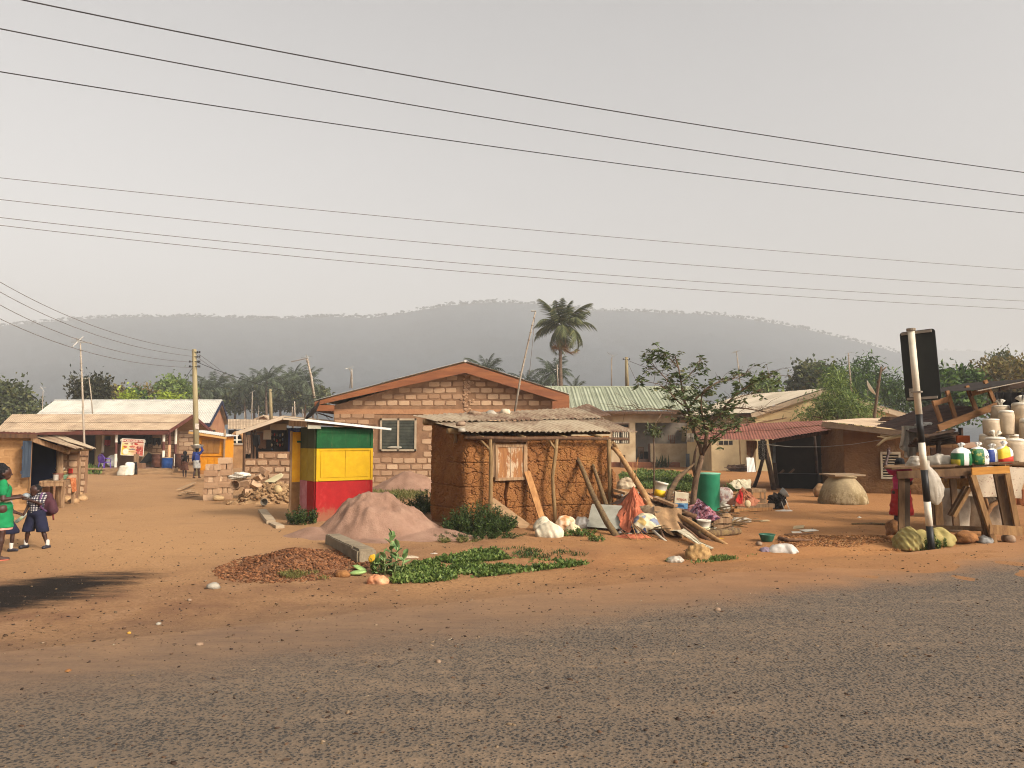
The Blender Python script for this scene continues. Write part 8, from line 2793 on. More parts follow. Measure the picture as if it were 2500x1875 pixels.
m_pole2=simple('brown_pole',['#4a3325','#644732','#7a5a40'],4,.9,.5,20,(4,4,.7),.01)
log('longest pole running down from the heap towards the road',[P(1655,1258,17.8),P(1690,1278,17.1),P(1735,1308,16.3),P(1782,1336,15.6)],[.055,.055,.052,.04],m_log_p,'pole','pole','poles sticking out of the rubbish heap')
log('dark pole lying just under the longest pole',[P(1650,1262,17.9),P(1690,1292,17.0),P(1735,1325,16.1),P(1752,1333,15.9)],[.06,.055,.055,.05],m_pole2,'pole','pole','poles sticking out of the rubbish heap')
log('lowest pole lying across the trailing white sack',[P(1655,1278,17.3),P(1690,1305,16.6),P(1715,1328,16.1)],[.05,.05,.045],m_pole2,'pole','pole','poles sticking out of the rubbish heap')
log('short log behind the carton',[P(1655,1250,18.2),P(1700,1262,17.9)],[.07,.065],m_pole2,'log','log')
log('second short log under the carton',[P(1652,1262,17.9),P(1688,1270,17.7)],[.06,.055],m_pole2,'log','log')
log('thick pale log lying level below the white bucket',[P(1704,1304,16.6),P(1750,1302,16.7),P(1806,1296,16.9)],[.075,.08,.07],m_log)
log('white pipe lying on the ground by the patterned bundle',[P(1593,1294,17.0),P(1614,1313,16.5),P(1634,1328,16.1)],[.028,.028,.026],simple('white_pipe',['#a59a86','#c2b8a4'],3,.6,.1),'pipe','pipe')
log('bent brown stick beside the white pipe',[P(1614,1296,16.9),P(1622,1315,16.5),P(1635,1326,16.2),P(1648,1327,16.1)],[.025,.025,.024,.02],m_pole2,'stick','stick')
for i_,(a_,b_)in enumerate((((1545,1178),(1545,1128)),((1549,1180),(1558,1116)),((1540,1272),(1560,1330)),((1546,1278),(1595,1332)),((1556,1285),(1612,1328)),((1514,1294),(1557,1330)))):
 log(('thin upright cane above the salmon cloth','second thin cane tied at the top of the salmon cloth','thin cane on the ground left of the bundle','thin cane crossing the bundle foot','longest thin cane in front of the bundle','thin cane along the trailing salmon cloth')[i_],[P(*a_,18.6 if i_<2 else 17.0),P(*b_,18.7 if i_<2 else 16.0)],[.010,.008],m_wood_new,'cane','cane','thin canes in the rubbish heap',0,None,5)
for i_,(u0,v0,u1,v1,w_)in enumerate(((1565,1205,1618,1232,.16),(1585,1225,1622,1228,.14),(1575,1218,1605,1250,.12),(1500,1196,1530,1205,.14),(1496,1210,1524,1218,.14),(1600,1216,1650,1235,.18),(1480,1296,1540,1290,.08))):
 plank(('grey board sloping behind the forked log','dark board under the yellow bucket','short board below the forked log','ochre board stacked behind the hut corner','second ochre board stacked behind the hut corner','grey slab of wood under the carton','thin board lying in front of the grey slab')[i_],P(u0,v0,19.0-.25*i_ if i_<3 else(19.8 if i_<5 else 18.4)),P(u1,v1,18.5-.2*i_ if i_<3 else(19.5 if i_<5 else 18.0)),w_,.06,(m_plank,m_wood_dark,m_wood)[i_%3],'scrap_board','board','scrap boards in the rubbish heap')
g_=G(1590,1190)
crumple('cloth','pale striped cloth bundle behind the hut corner','cloth',P(1527,1192,19.9),.28,.25,.30,simple('striped_bundle',['#6d5a48','#9c8a70','#b5a588'],7,.9,.4),31,.3)
crumple('plastic_rubbish','rubbish layer under the scrap boards and carton','rubbish',P(1600,1250,18.3)*1,.75,.5,.30,simple('mixed_rubbish',['#3a2d24','#5d4a38','#7d6a52','#4a3a2c'],5,.95,.5),33,.2)
m_bits=isle_mat('rubbish_colours',['#4d3a2a','#7d6a52','#a59a86','#5d3a2c','#6d5a45','#8a4a38','#3d3a38','#b5ac9a','#5d6a75','#94744a'])
def rpos(rs):
 u,v=rs.uniform(1500,1790),1205+100*rs.rand()
 p=G(u,v)
 hump=.34*math.exp(-((u-1600)/70)**2-((v-1250)/34)**2)
 return(p.x,p.y,p.z+.01+hump*rs.rand())
scatter('rubbish_bits','scraps of plastic, paper, bark and rag strewn through the rubbish heap',1500,rpos,lambda rs:rs.choice([.02,.03,.045,.07,.1]),m_bits,71,.22,2.4)
def kindling():
 rs=np.random.RandomState(8)
 mb=MB()
 for i in range(210):
  p=Vector(rpos(rs))
  a=rs.uniform(-1.1,.5)
  L=rs.uniform(.25,.9)
  d=Vector((math.cos(a),math.sin(a),rs.uniform(-.25,.35)))*L
  q=p+d
  q.z=max(q.z,hgt(q.x,q.y)+.015)
  mb.tube([p,p.lerp(q,.5)+Vector((0,0,.02)),q],[rs.uniform(.008,.022)]*2+[.007],5,cap=False)
 tag(mb.build('kindling',m_log,None),'tangle of thin sticks running through the rubbish heap',None,None,'stuff')
kindling()
def carton():
 c=P(1661,1240,18.2)
 t=thing('carton','white and blue water carton standing upside down in the rubbish heap','carton',c)
 n=N('carton_print')
 x,y,z=n.sep(n.coord())
 b=n.ramp(n.noise(9,5,.6),[(.35,'#2d5a80'),(.6,'#5d86a5'),(.75,'#a5b5bd')])
 col=n.mix(n.mrange(z,.115,.125),b,n.ramp(n.noise(4,4,.6),[(.3,'#b5a78a'),(.7,'#cfc4a9')]))
 m=n.fin(col,.8,n.bump(n.noise(20,3,.5),.2,.005))
 br=simple('carton_side',['#5d4a3d','#77604d'],3,.9,.2)
 rz=Matrix.Rotation(R(-8),3,'Z')
 tilt=Matrix.Rotation(R(6),3,'Y')
 q=rz@tilt
 w,d,h=.31,.24,.36
 V=[Vector(c)+q@Vector((x_*w/2,y_*d/2,z_))for x_ in(-1,1)for y_ in(-1,1)for z_ in(0,h)]
 MB().add(V,[(0,4,5,1),(4,6,7,5),(2,3,7,6),(0,1,3,2),(1,5,7,3)]).build('box',m,t)
 MB().bar(Vector(c)+q@Vector((-w/2-.006,0,0)),Vector(c)+q@Vector((-w/2-.006,0,h)),d,.006,q@Vector((1,0,0))).build('side_panel',br,t)
 off=OFF[t.name]
 cz=Vector(c)+q@Vector((.0,-d/2-.003,.20))
 lettering(t,'voltic',.105,Matrix.Translation(-off)@faceM(cz,q@Vector((-1,0,0)),q@Vector((0,-1,0))),simple('red_print',['#8a2f24','#9c3a2e'],3,.8,0))
 pk=[(-.09,.03),(-.05,.09),(.05,.09),(.09,.03)]
 MB().add([Vector(c)+q@Vector((x_,-d/2-.002,z_))for x_,z_ in pk],[(0,1,2,3)]).build('mountain_print',simple('navy_print',['#1d3350','#2a4668'],3,.8,0),t)
carton()
def bucket(label,c,r,h,body,band,rot=0.0,handle=False):
 t=thing('bucket',label,'bucket',c)
 Rm=Matrix.Rotation(rot,3,'Y')
 MB().lathe([(r*.82,0),(r*.9,h*.45)],22,c,Rm).build('lower_wall',band,t,True)
 MB().lathe([(r*.9,h*.45),(r*.97,h*.86),(r*1.05,h*.87),(r*1.05,h),(r*.94,h),(r*.9,h*.5),(.01,h*.45)],22,c,Rm,cap=False).build('upper_wall',body,t,True)
 if handle:
  MB().tube([Vector(c)+Rm@Vector((r*1.05*math.cos(a),-r*.4-r*.65*math.sin(a),h*.85-h*.55*math.sin(a)))for a in[math.pi*k/8 for k in range(9)]],.006,5).build('handle',m_dark,t)
 return t
bucket('white bucket with a yellow lower half tilted on the rubbish heap',P(1609,1212,19.0),.155,.36,simple('white_bucket',['#b3aa98','#c9c0ae'],3,.6,.1),simple('yellow_bucket',['#c29a14','#d3ac1f'],3,.6,.1),.22)
bucket('white paint bucket with a wire handle by the wooden crate',G(1722,1299)+Vector((0,.1,0)),.15,.26,simple('white_bucket',[]),simple('cream_bucket',['#b5a886','#c9bd98'],3,.6,.1),0,True)
def crate(label,c,L,W,h,rz,mat):
 t=thing('wooden_crate',label,'crate',c)
 Rm=Matrix.Rotation(rz,3,'Z')
 w=lambda x,y,z:Vector(c)+Rm@Vector((x,y,z))
 for z in(.06,h-.06):
  for y in(-W/2,W/2):MB().bar(w(-L/2,y,z),w(L/2,y,z),.025,.11).build('slat',mat,t)
  for x in(-L/2,L/2):MB().bar(w(x,-W/2+.02,z),w(x,W/2-.02,z),.025,.11).build('end_slat',mat,t)
 for x in(-L/2+.03,L/2-.03):
  for y in(-W/2+.03,W/2-.03):MB().bar(w(x,y,0),w(x,y,h),.04,.04,(0,1,0)).build('corner_post',mat,t)
 MB().bar(w(-L/2+.02,0,.03),w(L/2-.02,0,.03),W-.05,.02).build('bottom',m_dark,t)
 return t
crate('small wooden crate lying beside the white paint bucket',G(1762,1294)+Vector((0,.2,0)),.44,.36,.27,R(8),m_wood)
tag(MB().box(G(1735,1293)+Vector((0,.25,.13)),(.22,.2,.26),Matrix.Rotation(.3,3,'Z')).build('cardboard_box',simple('cardboard',['#8a6640','#a07a50'],3,.9,.2),None,loc=G(1735,1293)),'brown cardboard box between the bucket and the crate','box')
n_=N('red_blue_print')
c_=n_.ramp(n_.noise(4.2,5,.6,dist=1.2),[(.3,'#1d1f3a'),(.42,'#4a2030'),(.5,'#a5656a'),(.58,'#8a8494'),(.66,'#7d1f2c'),(.8,'#2a2f55')])
m_rbp=n_.fin(c_,.9,n_.bump(n_.noise(14,4,.6),.4,.02))
tent('cloth','red and blue printed cloth thrown over things in front of the green drum','cloth',P(1703,1216,18.6),[P(1684,1262,18.2),P(1702,1268,17.8),P(1725,1272,17.5),P(1748,1270,17.4),P(1760,1262,17.7)],m_rbp,6,.08,.0)
crumple('cloth','pink and grey cloth bundled under the printed cloth','cloth',G(1703,1275)+Vector((0,.35,0)),.35,.3,.42,simple('pink_grey_cloth',['#6d4a48','#a06a66','#8a8084'],4,.9,.3),37,.2)
crumple('cloth','brown cloth lying to the right of the printed cloth','cloth',G(1775,1268)+Vector((0,.1,0)),.26,.2,.18,m_browntarp,38,.5)
drum('water_drum','tall green plastic drum with a lid behind the young tree',G(1735,1249)+Vector((0,.35,0)),.345,1.06,simple('green_drum',['#1d6a4c','#247a58','#2f8a66'],2,.5,.15,30,spec=.4),ribs=0,lid=simple('faded_green_lid',['#4f8f72','#6da58a'],3,.6,.1),taper=1.08)
drum('water_drum','blue drum with a pale lid behind the green drum',at_y(1722,27.5),.27,.80,m_blue,lid=simple('pale_lid',['#8d8a84','#aaa69e'],3,.7,.1),ribs=1,taper=.88)
log('curved dry palm sheath leaning from the rubbish to the tree',[P(1624,1240,18.3),P(1634,1205,18.8),P(1655,1168,19.6),P(1695,1132,20.4)],[.04,.075,.07,.02],simple('dry_palm_sheath',['#2f2419','#4d3b28','#6d573b'],3,.9,.6,16,(1,1,4),.02),'palm_sheath','palm sheath',None,.22,None,7)
m_otarp=simple('brown_orange_tarp',['#7d4a32','#955c40','#a36c4d'],3,.85,.4,20)
tent('tarpaulin','orange brown tarpaulin pitched over junk right of the green drum','tarpaulin',P(1812,1188,21.6),[P(1776,1228,21.4),P(1790,1234,20.6),P(1808,1236,20.3),P(1828,1236,20.2),P(1846,1234,20.3),P(1856,1222,20.8)],m_otarp,4,.07,.04)
tent('cloth','bright red lining showing in the opening of the orange brown tarpaulin','cloth',P(1809,1192,21.2),[P(1796,1222,20.45),P(1804,1230,20.25),P(1813,1229,20.2)],simple('bright_red',['#8f1d16','#ab281e'],3,.8,.2),8,.02,.0)
sack_obj('stuffed_sack','printed grey white sack between the green drum and the tarpaulin','sack',G(1778,1232)+Vector((0,.5,0)),.55,.4,.42,simple('printed_sack',['#8a847c','#a59e94','#7d5a50','#4d5a6d'],7,.8,.3),51)
crumple('plastic_bag','pale plastic bag stuffed at the right foot of the green drum','plastic bag',G(1768,1244),.17,.16,.26,m_clear,39)
tent('plastic_sheet','cream sheet propped up behind the orange brown tarpaulin','plastic sheet',P(1800,1170,22.6),[P(1780,1180,22.4),P(1800,1194,22.0),P(1832,1192,22.0),P(1832,1170,22.8)],simple('cream_sheet',['#a89c80','#c2b698'],3,.8,.3),9,.03,.0)
crate('rough wooden frame at the right of the tarpaulin heap',G(1860,1240)+Vector((0,.5,.12)),.46,.4,.44,R(4),m_wood)
plank('thick plank lying along the front of the tarpaulin heap',G(1797,1238,.12),G(1888,1234,.12),.14,.12,m_wood)
plank('round edged timber lying under the thick plank',G(1790,1246,.05),G(1884,1242,.05),.1,.09,m_wood_new)
log('short post standing up left of the thick plank',[G(1786,1250),G(1786,1250)+Vector((0,0,.3))],[.03,.028],m_wood_new,'stake','stake')
tag(MB().blob(P(1825,1230,20.0),(.09,.05,.10),.15,5,2).build('pale_object',simple('cream_lump',['#a89470','#bfab86'],3,.8,.2),None,True,loc=P(1825,1232,20.0)),'cream rounded piece set against the tarpaulin','lump')
def stump():
 c=G(1900,1243)+Vector((0,.1,0))
 t=thing('burnt_stump','charred root stump with a tin pot resting on it','stump',c)
 m=simple('charred_wood',['#14110f','#26201c','#3a302a'],5,.98,.9,20,bd=.03)
 MB().blob(c+Vector((0,0,.2)),(.26,.2,.26),.55,3,4,2.4,None,-.7).build('stump',m,t)
 rr=random.Random(4)
 for i in range(9):
  a=rr.uniform(0,6.28)
  p=c+Vector((math.cos(a)*.18,math.sin(a)*.12,.25))
  MB().tube([p,p+Vector((math.cos(a)*.14,math.sin(a)*.1,rr.uniform(0,.2)))],[.035,.012],6,wob=.2,seed=i).build('root',m,t)
 return c
cs_=stump()
basin('tin_pot','grey tin pot tilted on the charred stump',cs_+Vector((.12,-.05,.42)),.15,.14,m_alu,Matrix.Rotation(R(58),3,'Y'),'pot')
for i_ in range(2):
 log(('white rod leaning on the charred stump','second white rod right of the stump')[i_],[G(1915+12*i_,1244),G(1915+12*i_,1244)+Vector((-.07,.1,.30))],[.010,.010],simple('white_rod',['#b3ab9c','#c9c2b4'],3,.6,0),'rod','rod',None,0,None,5)
crumple('plastic_rubbish','white and grey plastic scraps at the foot of the stump','rubbish',G(1915,1248),.26,.1,.08,m_whiteplast,42)
for i_,(u_,v_,sx_,sy_,h_,m_,r_,lab_)in enumerate([(1812,1274,.34,.17,.14,m_clear,-.1,'crumpled clear and grey plastic lying in the yard'),(1648,1372,.20,.10,.13,m_clear,.1,'clear plastic bag at the edge of the gully'),(1912,1352,.42,.20,.22,m_whiteplast,-.05,'big white sheet lying at the edge of the gully'),(1868,1348,.13,.1,.12,simple('mauve_cloth',['#5d4f58','#7d6d77'],3,.9,.2),.3,'mauve bundle at the left end of the big white sheet'),(1704,1364,.27,.16,.30,simple('earthy_rag',['#5d4630','#84663f','#9c7d50','#6d5238'],4,.95,.6,20,bd=.02),.4,'brown earthy bundle beside the clear plastic at the gully'),(2160,1336,.17,.06,.05,simple('blue_rag',['#3a3d55','#4d5068'],3,.9,.2),0,'flat dark blue rag on the brown chips'),(1000,1362,.17,.06,.06,simple('pale_rag2',['#94836d','#b5a58c'],4,.9,.3),.1,'pale rag lying on the earth behind the creeper'),(922,1424,.22,.12,.14,simple('peach_cloth',['#8d5236','#b57a55','#cfa27d'],5,.9,.3),-.3,'orange and cream cloth lying in front of the kerb end'),(1112,1398,.09,.07,.10,m_whiteplast,0,'small white plastic bag caught in the creeper'),(965,1412,.10,.06,.05,m_plastic('clear_bottle',('#7d8384','#a5abaa')),.2,'clear squashed bottle beside the orange cloth'),(1060,1352,.07,.05,.03,m_whiteplast,0,'scrap of white paper behind the creeper'),(1760,1315,.07,.04,.02,simple('yellow_scrap',['#b58a1c','#c79c2a'],3,.7,0),.2,'yellow scrap on the earth below the pale log'),(735,1384,.05,.04,.04,simple('violet_scrap',['#3d3470','#52488a'],3,.7,0),0,'violet scrap on the red gravel'),(2098,1264,.05,.04,.06,m_white,0,'small white cup lying on the open yard')]):
 crumple('rubbish_sheet' if i_ in(0,1,2,8)else 'rag',lab_,'rubbish',G(u_,v_),sx_,sy_,h_,m_,60+i_,r_,None,40 if sx_>.12 else 16)
for i_,(u_,v_,w_,d_,a_,tl_,lab_)in enumerate(((1866,1274,.24,.14,.1,.10,'flat pale card lying in the yard'),(1950,1290,.24,.22,-.5,.22,'folded cardboard at the back of the white cards'),(1975,1298,.36,.20,.25,.06,'largest white card on the open earth'),(1945,1303,.2,.16,-.2,.05,'small white card in front of the folded cardboard'))):
 g_=G(u_,v_)
 tag(MB().box(g_+Vector((0,0,.03)),(w_,d_,.012),Euler((tl_,-tl_*.6,a_)).to_matrix()).build('card',simple('white_card' if i_ in(2,3)else 'brown_card',['#b8ae9c','#cfc6b4']if i_ in(2,3)else['#94805f','#ad9772'],4,.9,.1),None,loc=g_),lab_,'card','cards lying on the earth')
basin('green_basin','small green plastic basin on the open ground',G(1873,1322),.155,.14,simple('green_basin_plastic',['#1d4a38','#285c46'],3,.5,.1,spec=.4))
log('thin fallen branch on the ground behind the green basin',[G(1915,1306,.02),G(1950,1303,.04),G(1985,1302,.02)],[.02,.022,.012],m_pole2,'branch','branch','branches on the ground')
log('thicker crooked branch on the ground right of the green basin',[G(1902,1314,.03),G(1925,1319,.05),G(1955,1318,.04),G(1982,1319,.03)],[.035,.04,.03,.015],m_pole2,'branch','branch','branches on the ground')
log('long grey stick on the ground left of the roadside table',[G(2080,1279,.02),G(2130,1278,.03),G(2185,1281,.02)],[.02,.025,.02],m_log,'branch','branch','branches on the ground')
stone('stone','dark clod beside the green basin','stone',G(1853,1328,.03),(.07,.06,.05),171,m_stone)
mud_wall(hut_t,[hutp(4.32,-.02,0),hutp(4.62,.22,0),hutp(4.75,.9,0)],lambda s:1.30-.35*s,m_mud,41,name='broken_wall_end')
m_skin=simple('dark_brown_skin',['#2a1710','#351e15','#40261a'],6,.55,.1,60,spec=.35)
m_hair=simple('black_hair',['#0b0a0b','#161416'],30,.9,.5,60)
m_eye=simple('eye_white',['#a09a90','#b5afa5'],3,.3,0)
def person(label,loc,rz,h,J,wear,vox=.011,hs=1.0,hair=None,group=None,shoes=None,face=True):
 """J: joints in metres for a 1.7 m body: x to the person's right, y ahead, z up"""
 k=h/1.7
 V3=lambda p:Vector(p)*k
 t=thing('person',label,'person',loc,group)
 Rz=Matrix.Rotation(rz,4,'Z')
 D=dict(hd=(0,.02,1.56),nk=(0,0,1.44),ch=(0,0,1.25),ws=(0,0,1.05),sR=(.17,0,1.38),sL=(-.17,0,1.38),eR=(.23,-.02,1.10),eL=(-.23,-.02,1.10),wR=(.24,.06,.86),wL=(-.24,.06,.86),hR=(.09,0,.92),hL=(-.09,0,.92),kR=(.10,.02,.50),kL=(-.10,.02,.50),aR=(.10,-.02,.08),aL=(-.10,-.02,.08))
 D.update(J)
 D={a:V3(b)for a,b in D.items()}
 r=lambda x:x*k
 L=lambda a,b,ra,rb:(tuple(a),tuple(b),r(ra),r(rb))
 fd=V3((0,.12,-.05))
 hd=D['hd']
 fx=Vector(J.get('look',(0,1,0))).normalized()
 sx=Vector((fx.y,-fx.x,0))
 Hs=hs
 pr=[L(hd,hd+fx*r(.02*Hs)+V3((0,0,.02)),.098*Hs,.092*Hs),L(hd+fx*r(.03),hd+fx*r(.045*Hs)-V3((0,0,.075*Hs)),.07*Hs,.052*Hs),L(hd+fx*r(.10*Hs),hd+fx*r(.118*Hs)-V3((0,0,.03)),.012,.019),L(hd+sx*r(.09*Hs),hd+sx*r(.102*Hs)-V3((0,0,.03)),.018,.014),L(hd-sx*r(.09*Hs),hd-sx*r(.102*Hs)-V3((0,0,.03)),.018,.014),L(hd+fx*r(.088*Hs)-V3((.02,0,.072)),hd+fx*r(.088*Hs)-V3((-.02,0,.072)),.014,.014),L(D['nk']-V3((0,0,.05)),hd-V3((0,0,.05)),.058,.055),L(D['sR'],D['sL'],.062,.062),L(D['ch'],D['ws'],.135,.115),L(D['ch']+V3((.06,0,.05)),D['ch']+V3((-.06,0,.05)),.105,.105),L(D['ws'],(D['hR']+D['hL'])/2,.118,.13),L(D['hR'],D['hL'],.108,.108)]
 for s in 'RL':
  sg=1 if s=='R' else-1
  pr+=[L(D['s'+s],D['e'+s],.050,.039),L(D['e'+s],D['w'+s],.039,.026),L(D['h'+s],D['k'+s],.086,.056),L(D['k'+s],D['k'+s].lerp(D['a'+s],.35),.054,.054),L(D['k'+s].lerp(D['a'+s],.35),D['a'+s],.054,.034)]
  ft=Vector(J.get('f'+s,(0,1,0))).normalized()
  a=D['a'+s]
  pr+=[L(a-V3((0,0,.03))-ft*r(.03),a-V3((0,0,.048))+ft*r(.15),.036,.028)]
  d=(D['w'+s]-D['e'+s]).normalized()
  if 'g'+s in J:d=Vector(J['g'+s]).normalized()
  n=d.cross(Vector((0,0,1))if abs(d.z)<.8 else Vector((0,1,0))).normalized()
  q=n.cross(d)
  w=D['w'+s]
  pal=w+d*r(.055)
  pr.append(L(w,pal,.026,.034))
  for i,ln in enumerate((.066,.076,.070,.055)):
   b=pal+n*r((i-1.5)*.019)+d*r(.02)
   m=b+d*r(ln*.5)-q*r(.006)
   pr+=[L(b,m,.0095,.009),L(m,m+(d*.75-q*.6).normalized()*r(ln*.5),.009,.007)]
  th=w+d*r(.02)+n*r(.026*sg)
  pr+=[L(th,th+(d*.6+n*.8*sg).normalized()*r(.05),.012,.010)]
 V,Fq=sdf_mesh(pr,vox,r(.022))
 M3=np.array(Rz.to_3x3())
 lo=np.array(loc)
 W=lambda V_:V_@M3.T+lo
 np_mesh('body',W(V),Fq,m_skin,t)
 for(nm,ps,cuts,mat,na)in wear(D,L,k):
  V,Fq=sdf_mesh(ps,vox,r(.03),[(tuple(V3(c)),n_)for c,n_ in cuts],na*k,22,len(nm))
  np_mesh(nm,W(V),Fq,mat,t)
 hp=hair(hd,fx,sx,r,Hs)if hair else[(tuple(hd-fx*r(.012)+V3((0,0,.018))),tuple(hd-fx*r(.02)-V3((0,0,.02))),r(.105*Hs),r(.09*Hs))]
 V,Fq=sdf_mesh(hp,vox,r(.02),(),r(.006),50,3)
 np_mesh('hair',W(V),Fq,m_hair,t)
 if face:
  for s in(-1,1):
   p=hd+fx*r(.088*Hs)+sx*r(.036*s*Hs)-V3((0,0,.008))
   MB().blob(Vector(W(np.array([list(p)]))[0]),(r(.013),)*3,0,1,1).build('eye',m_eye,t,True)
 return t,D,W
pl_=lambda z,up=True:((0,0,z),(0,0,1)if up else(0,0,-1))
m_gdress=simple('green_jersey',['#0a5a33','#0f6d3e','#14804a'],4,.85,.2,30)
def wear_green(D,L,k):
 z=lambda s:Vector((0,0,s))*k
 dr=[L(D['sR']*.93,D['sL']*.93,.082,.082),L(D['ch'],D['ws'],.150,.135),L(D['ws'],(D['hR']+D['hL'])/2-z(.02),.135,.165),L((D['hR']+D['hL'])/2,(D['kR']+D['kL'])/2+z(.10),.175,.195)]
 dr+=[L(D['s'+s],D['s'+s].lerp(D['e'+s],.6),.07,.068)for s in 'RL']
 belt=[L(D['ws']+z(.03),D['ws']-z(.01),.152,.152)]
 slip=[L((D['hR']+D['hL'])/2,(D['kR']+D['kL'])/2+z(.08),.16,.184)]
 return[('dress',dr,[pl_(.585,False),pl_(1.47)],m_gdress,.006),('belt',belt,[pl_(1.035,False),pl_(1.085)],simple('cream_belt',['#a59880','#b8ab92'],4,.8,.1),0),('slip',slip,[pl_(.545,False),pl_(.60)],simple('pink_slip',['#b58274','#c79586'],4,.8,.1),0)]
def bun(hd,fx,sx,r,Hs):
 return[(tuple(hd-fx*r(.015)+Vector((0,0,r(.03)))),tuple(hd-fx*r(.03)-Vector((0,0,r(.03)))),r(.108),r(.095)),(tuple(hd-fx*r(.05)+Vector((0,0,r(.09)))),tuple(hd-fx*r(.10)+Vector((0,0,r(.03)))),r(.095),r(.10))]
g_=G(4,1368)
wt_,wD,wW=person('woman in a short green dress with a cream belt at the left edge',g_+Vector((-.05,0,0)),R(-52),1.66,dict(eR=(.25,.0,1.10),wR=(.20,.24,1.12),eL=(-.24,.02,1.10),wL=(-.15,.24,1.12),aL=(-.10,-.10,.08),kL=(-.10,0,.50),look=(.25,1,0),gR=(-.3,1,.1),gL=(.3,1,.1)),wear_green,hair=bun)
for s_ in 'RL':
 p_=wD['a'+s_]
 c_=Vector(wW(np.array([[p_.x,p_.y+.045,.012]]))[0])
 MB().blob(c_,(.05,.135,.012),.03,2,2,1,Matrix.Rotation(R(-52),3,'Z')).build('sandal',simple('pink_sandal',['#a5523f','#bd6a52'],4,.7,0),wt_,True)
c_=Vector(wW(np.array([list(wD['wR']+Vector((-.05,.11,.02)))]))[0])
tag(MB().blob(c_,(.07,.06,.05),.2,4,2).build('water_sachet',m_plastic('clear_sachet',('#6d7478','#a5acad')),None,True,loc=c_),'clear water sachet held by the woman in green','sachet')
n_=N('checked_shirt')
x_,y_,z_=n_.sep(n_.coord())
f_=lambda v,s:n_.math('GREATER_THAN',n_.math('FRACT',n_.math('MULTIPLY',v,s)),.52)
ck_=n_.math('MULTIPLY',n_.math('ADD',f_(x_,22),f_(z_,22)),.5)
m_check=n_.fin(n_.ramp(ck_,[(.0,'#a39c94'),(.5,'#4a4650'),(1,'#16151d')],'CONSTANT'),.9)
m_navys=simple('navy_school_cloth',['#0f1020','#17182b','#1e2036'],5,.9,.2,30)
m_sock=simple('white_sock',['#a8a298','#c2bcb1'],6,.9,.2)
m_shoe=simple('dark_shoe',['#17151a','#25222a'],5,.5,.1,spec=.4)
def wear_boy(D,L,k):
 z=lambda s:Vector((0,0,s))*k
 sh=[L(D['sR'],D['sL'],.088,.088),L(D['ch'],D['ws'],.165,.160),L(D['ws'],D['ws']-z(.12),.160,.165)]+[L(D['s'+s],D['s'+s].lerp(D['e'+s],.72),.078,.072)for s in 'RL']
 so=[L(D['ws']-z(.02),(D['hR']+D['hL'])/2,.150,.165),L(D['hR'],D['hL'],.150,.150)]+[L(D['h'+s],D['k'+s]-z(.03),.135,.150)for s in 'RL']
 out=[('shirt',sh,[pl_(.93,False),pl_(1.47)],m_check,.005),('shorts',so,[pl_(.44,False),pl_(1.03)],m_navys,.005)]
 for s in 'RL':
  a=D['a'+s]
  out.append(('sock',[L(a+z(.02),a+z(.11),.048,.052)],[],m_sock,.003))
  out.append(('shoe',[L(a-z(.035)-Vector((0,.04,0))*k,a-z(.04)+Vector((.02 if s=='R' else-.02,.15,0))*k,.058,.050)],[pl_(0.0,False)],m_shoe,0))
 return out
g_=G(86,1338)
bt_,bD,bW=person('schoolboy in a checked shirt and long navy shorts with feet wide apart',g_,R(171),1.24,dict(hd=(.03,.03,1.53),aR=(.27,.02,.08),kR=(.19,.05,.50),aL=(-.36,0,.08),kL=(-.24,.05,.50),eR=(.24,.02,1.12),wR=(.26,.12,.93),eL=(-.22,.14,1.18),wL=(.10,.22,1.30),gL=(1,.1,.15),gR=(.3,.2,-1),fR=(.35,1,0),fL=(-.25,1,0),look=(.3,1,0)),wear_boy,.009,1.28)
c_=np.array([[-.16*.73,-.22*.73,1.2*.73]])
bp_=thing('backpack','maroon and black backpack on the shoulder of the schoolboy','bag',Vector(bW(c_)[0]))
k_=1.24/1.7
V_,F_=sdf_mesh([((-.10*k_,-.24*k_,1.34*k_),(-.14*k_,-.26*k_,.98*k_),.13*k_,.16*k_),((-.24*k_,-.24*k_,1.16*k_),(-.30*k_,-.22*k_,1.0*k_),.11*k_,.13*k_)],.012,.05,(),.004,20,3)
np_mesh('pack',bW(V_),F_,simple('maroon_pack',['#2a1418','#3d1f26','#4f2a33'],5,.8,.2),bp_)
for q_2 in([(-.17,.02,1.46),(-.20,.13,1.35),(-.21,.12,1.10),(-.20,-.05,.98),(-.22,-.16,.95)],):
 MB().tube([Vector(bW(np.array([p])*k_)[0])for p in q_2],.022,6).build('strap',simple('purple_strap',['#4a2f4d','#5d3f60'],5,.8,0),bp_,True)
MB().tube([Vector(bW(np.array([p])*k_)[0])for p in[(-.30,-.2,1.0),(-.33,-.2,.80),(-.34,-.2,.72)]],.016,5).build('loose_strap',simple('red_strap',['#4d1a1a','#6d2626'],5,.8,0),bp_,True)
h_=Vector(bW(np.array([list(bD['wR'])]))[0])
d_=Vector((-.75,-.1,-.62)).normalized()
bo_=thing('plastic_bottle','clear plastic bottle in the hand of the schoolboy','bottle',h_)
rq_=d_.to_track_quat('Z','Y').to_matrix()
MB().lathe([(.012,-.06),(.014,-.02),(.032,.03),(.033,.09),(.030,.10),(.033,.115),(.032,.19),(.02,.2)],14,h_-Vector((0,0,.05)),rq_).build('bottle_body',m_plastic('bottle_plastic',('#8d9488','#bcc2b6')),bo_,True)
MB().lathe([(.0335,.045),(.0335,.085)],14,h_-Vector((0,0,.05)),rq_,cap=False).build('bottle_label',simple('pale_green_label',['#8aa06d','#b5c2a0'],9,.6,0),bo_,True)
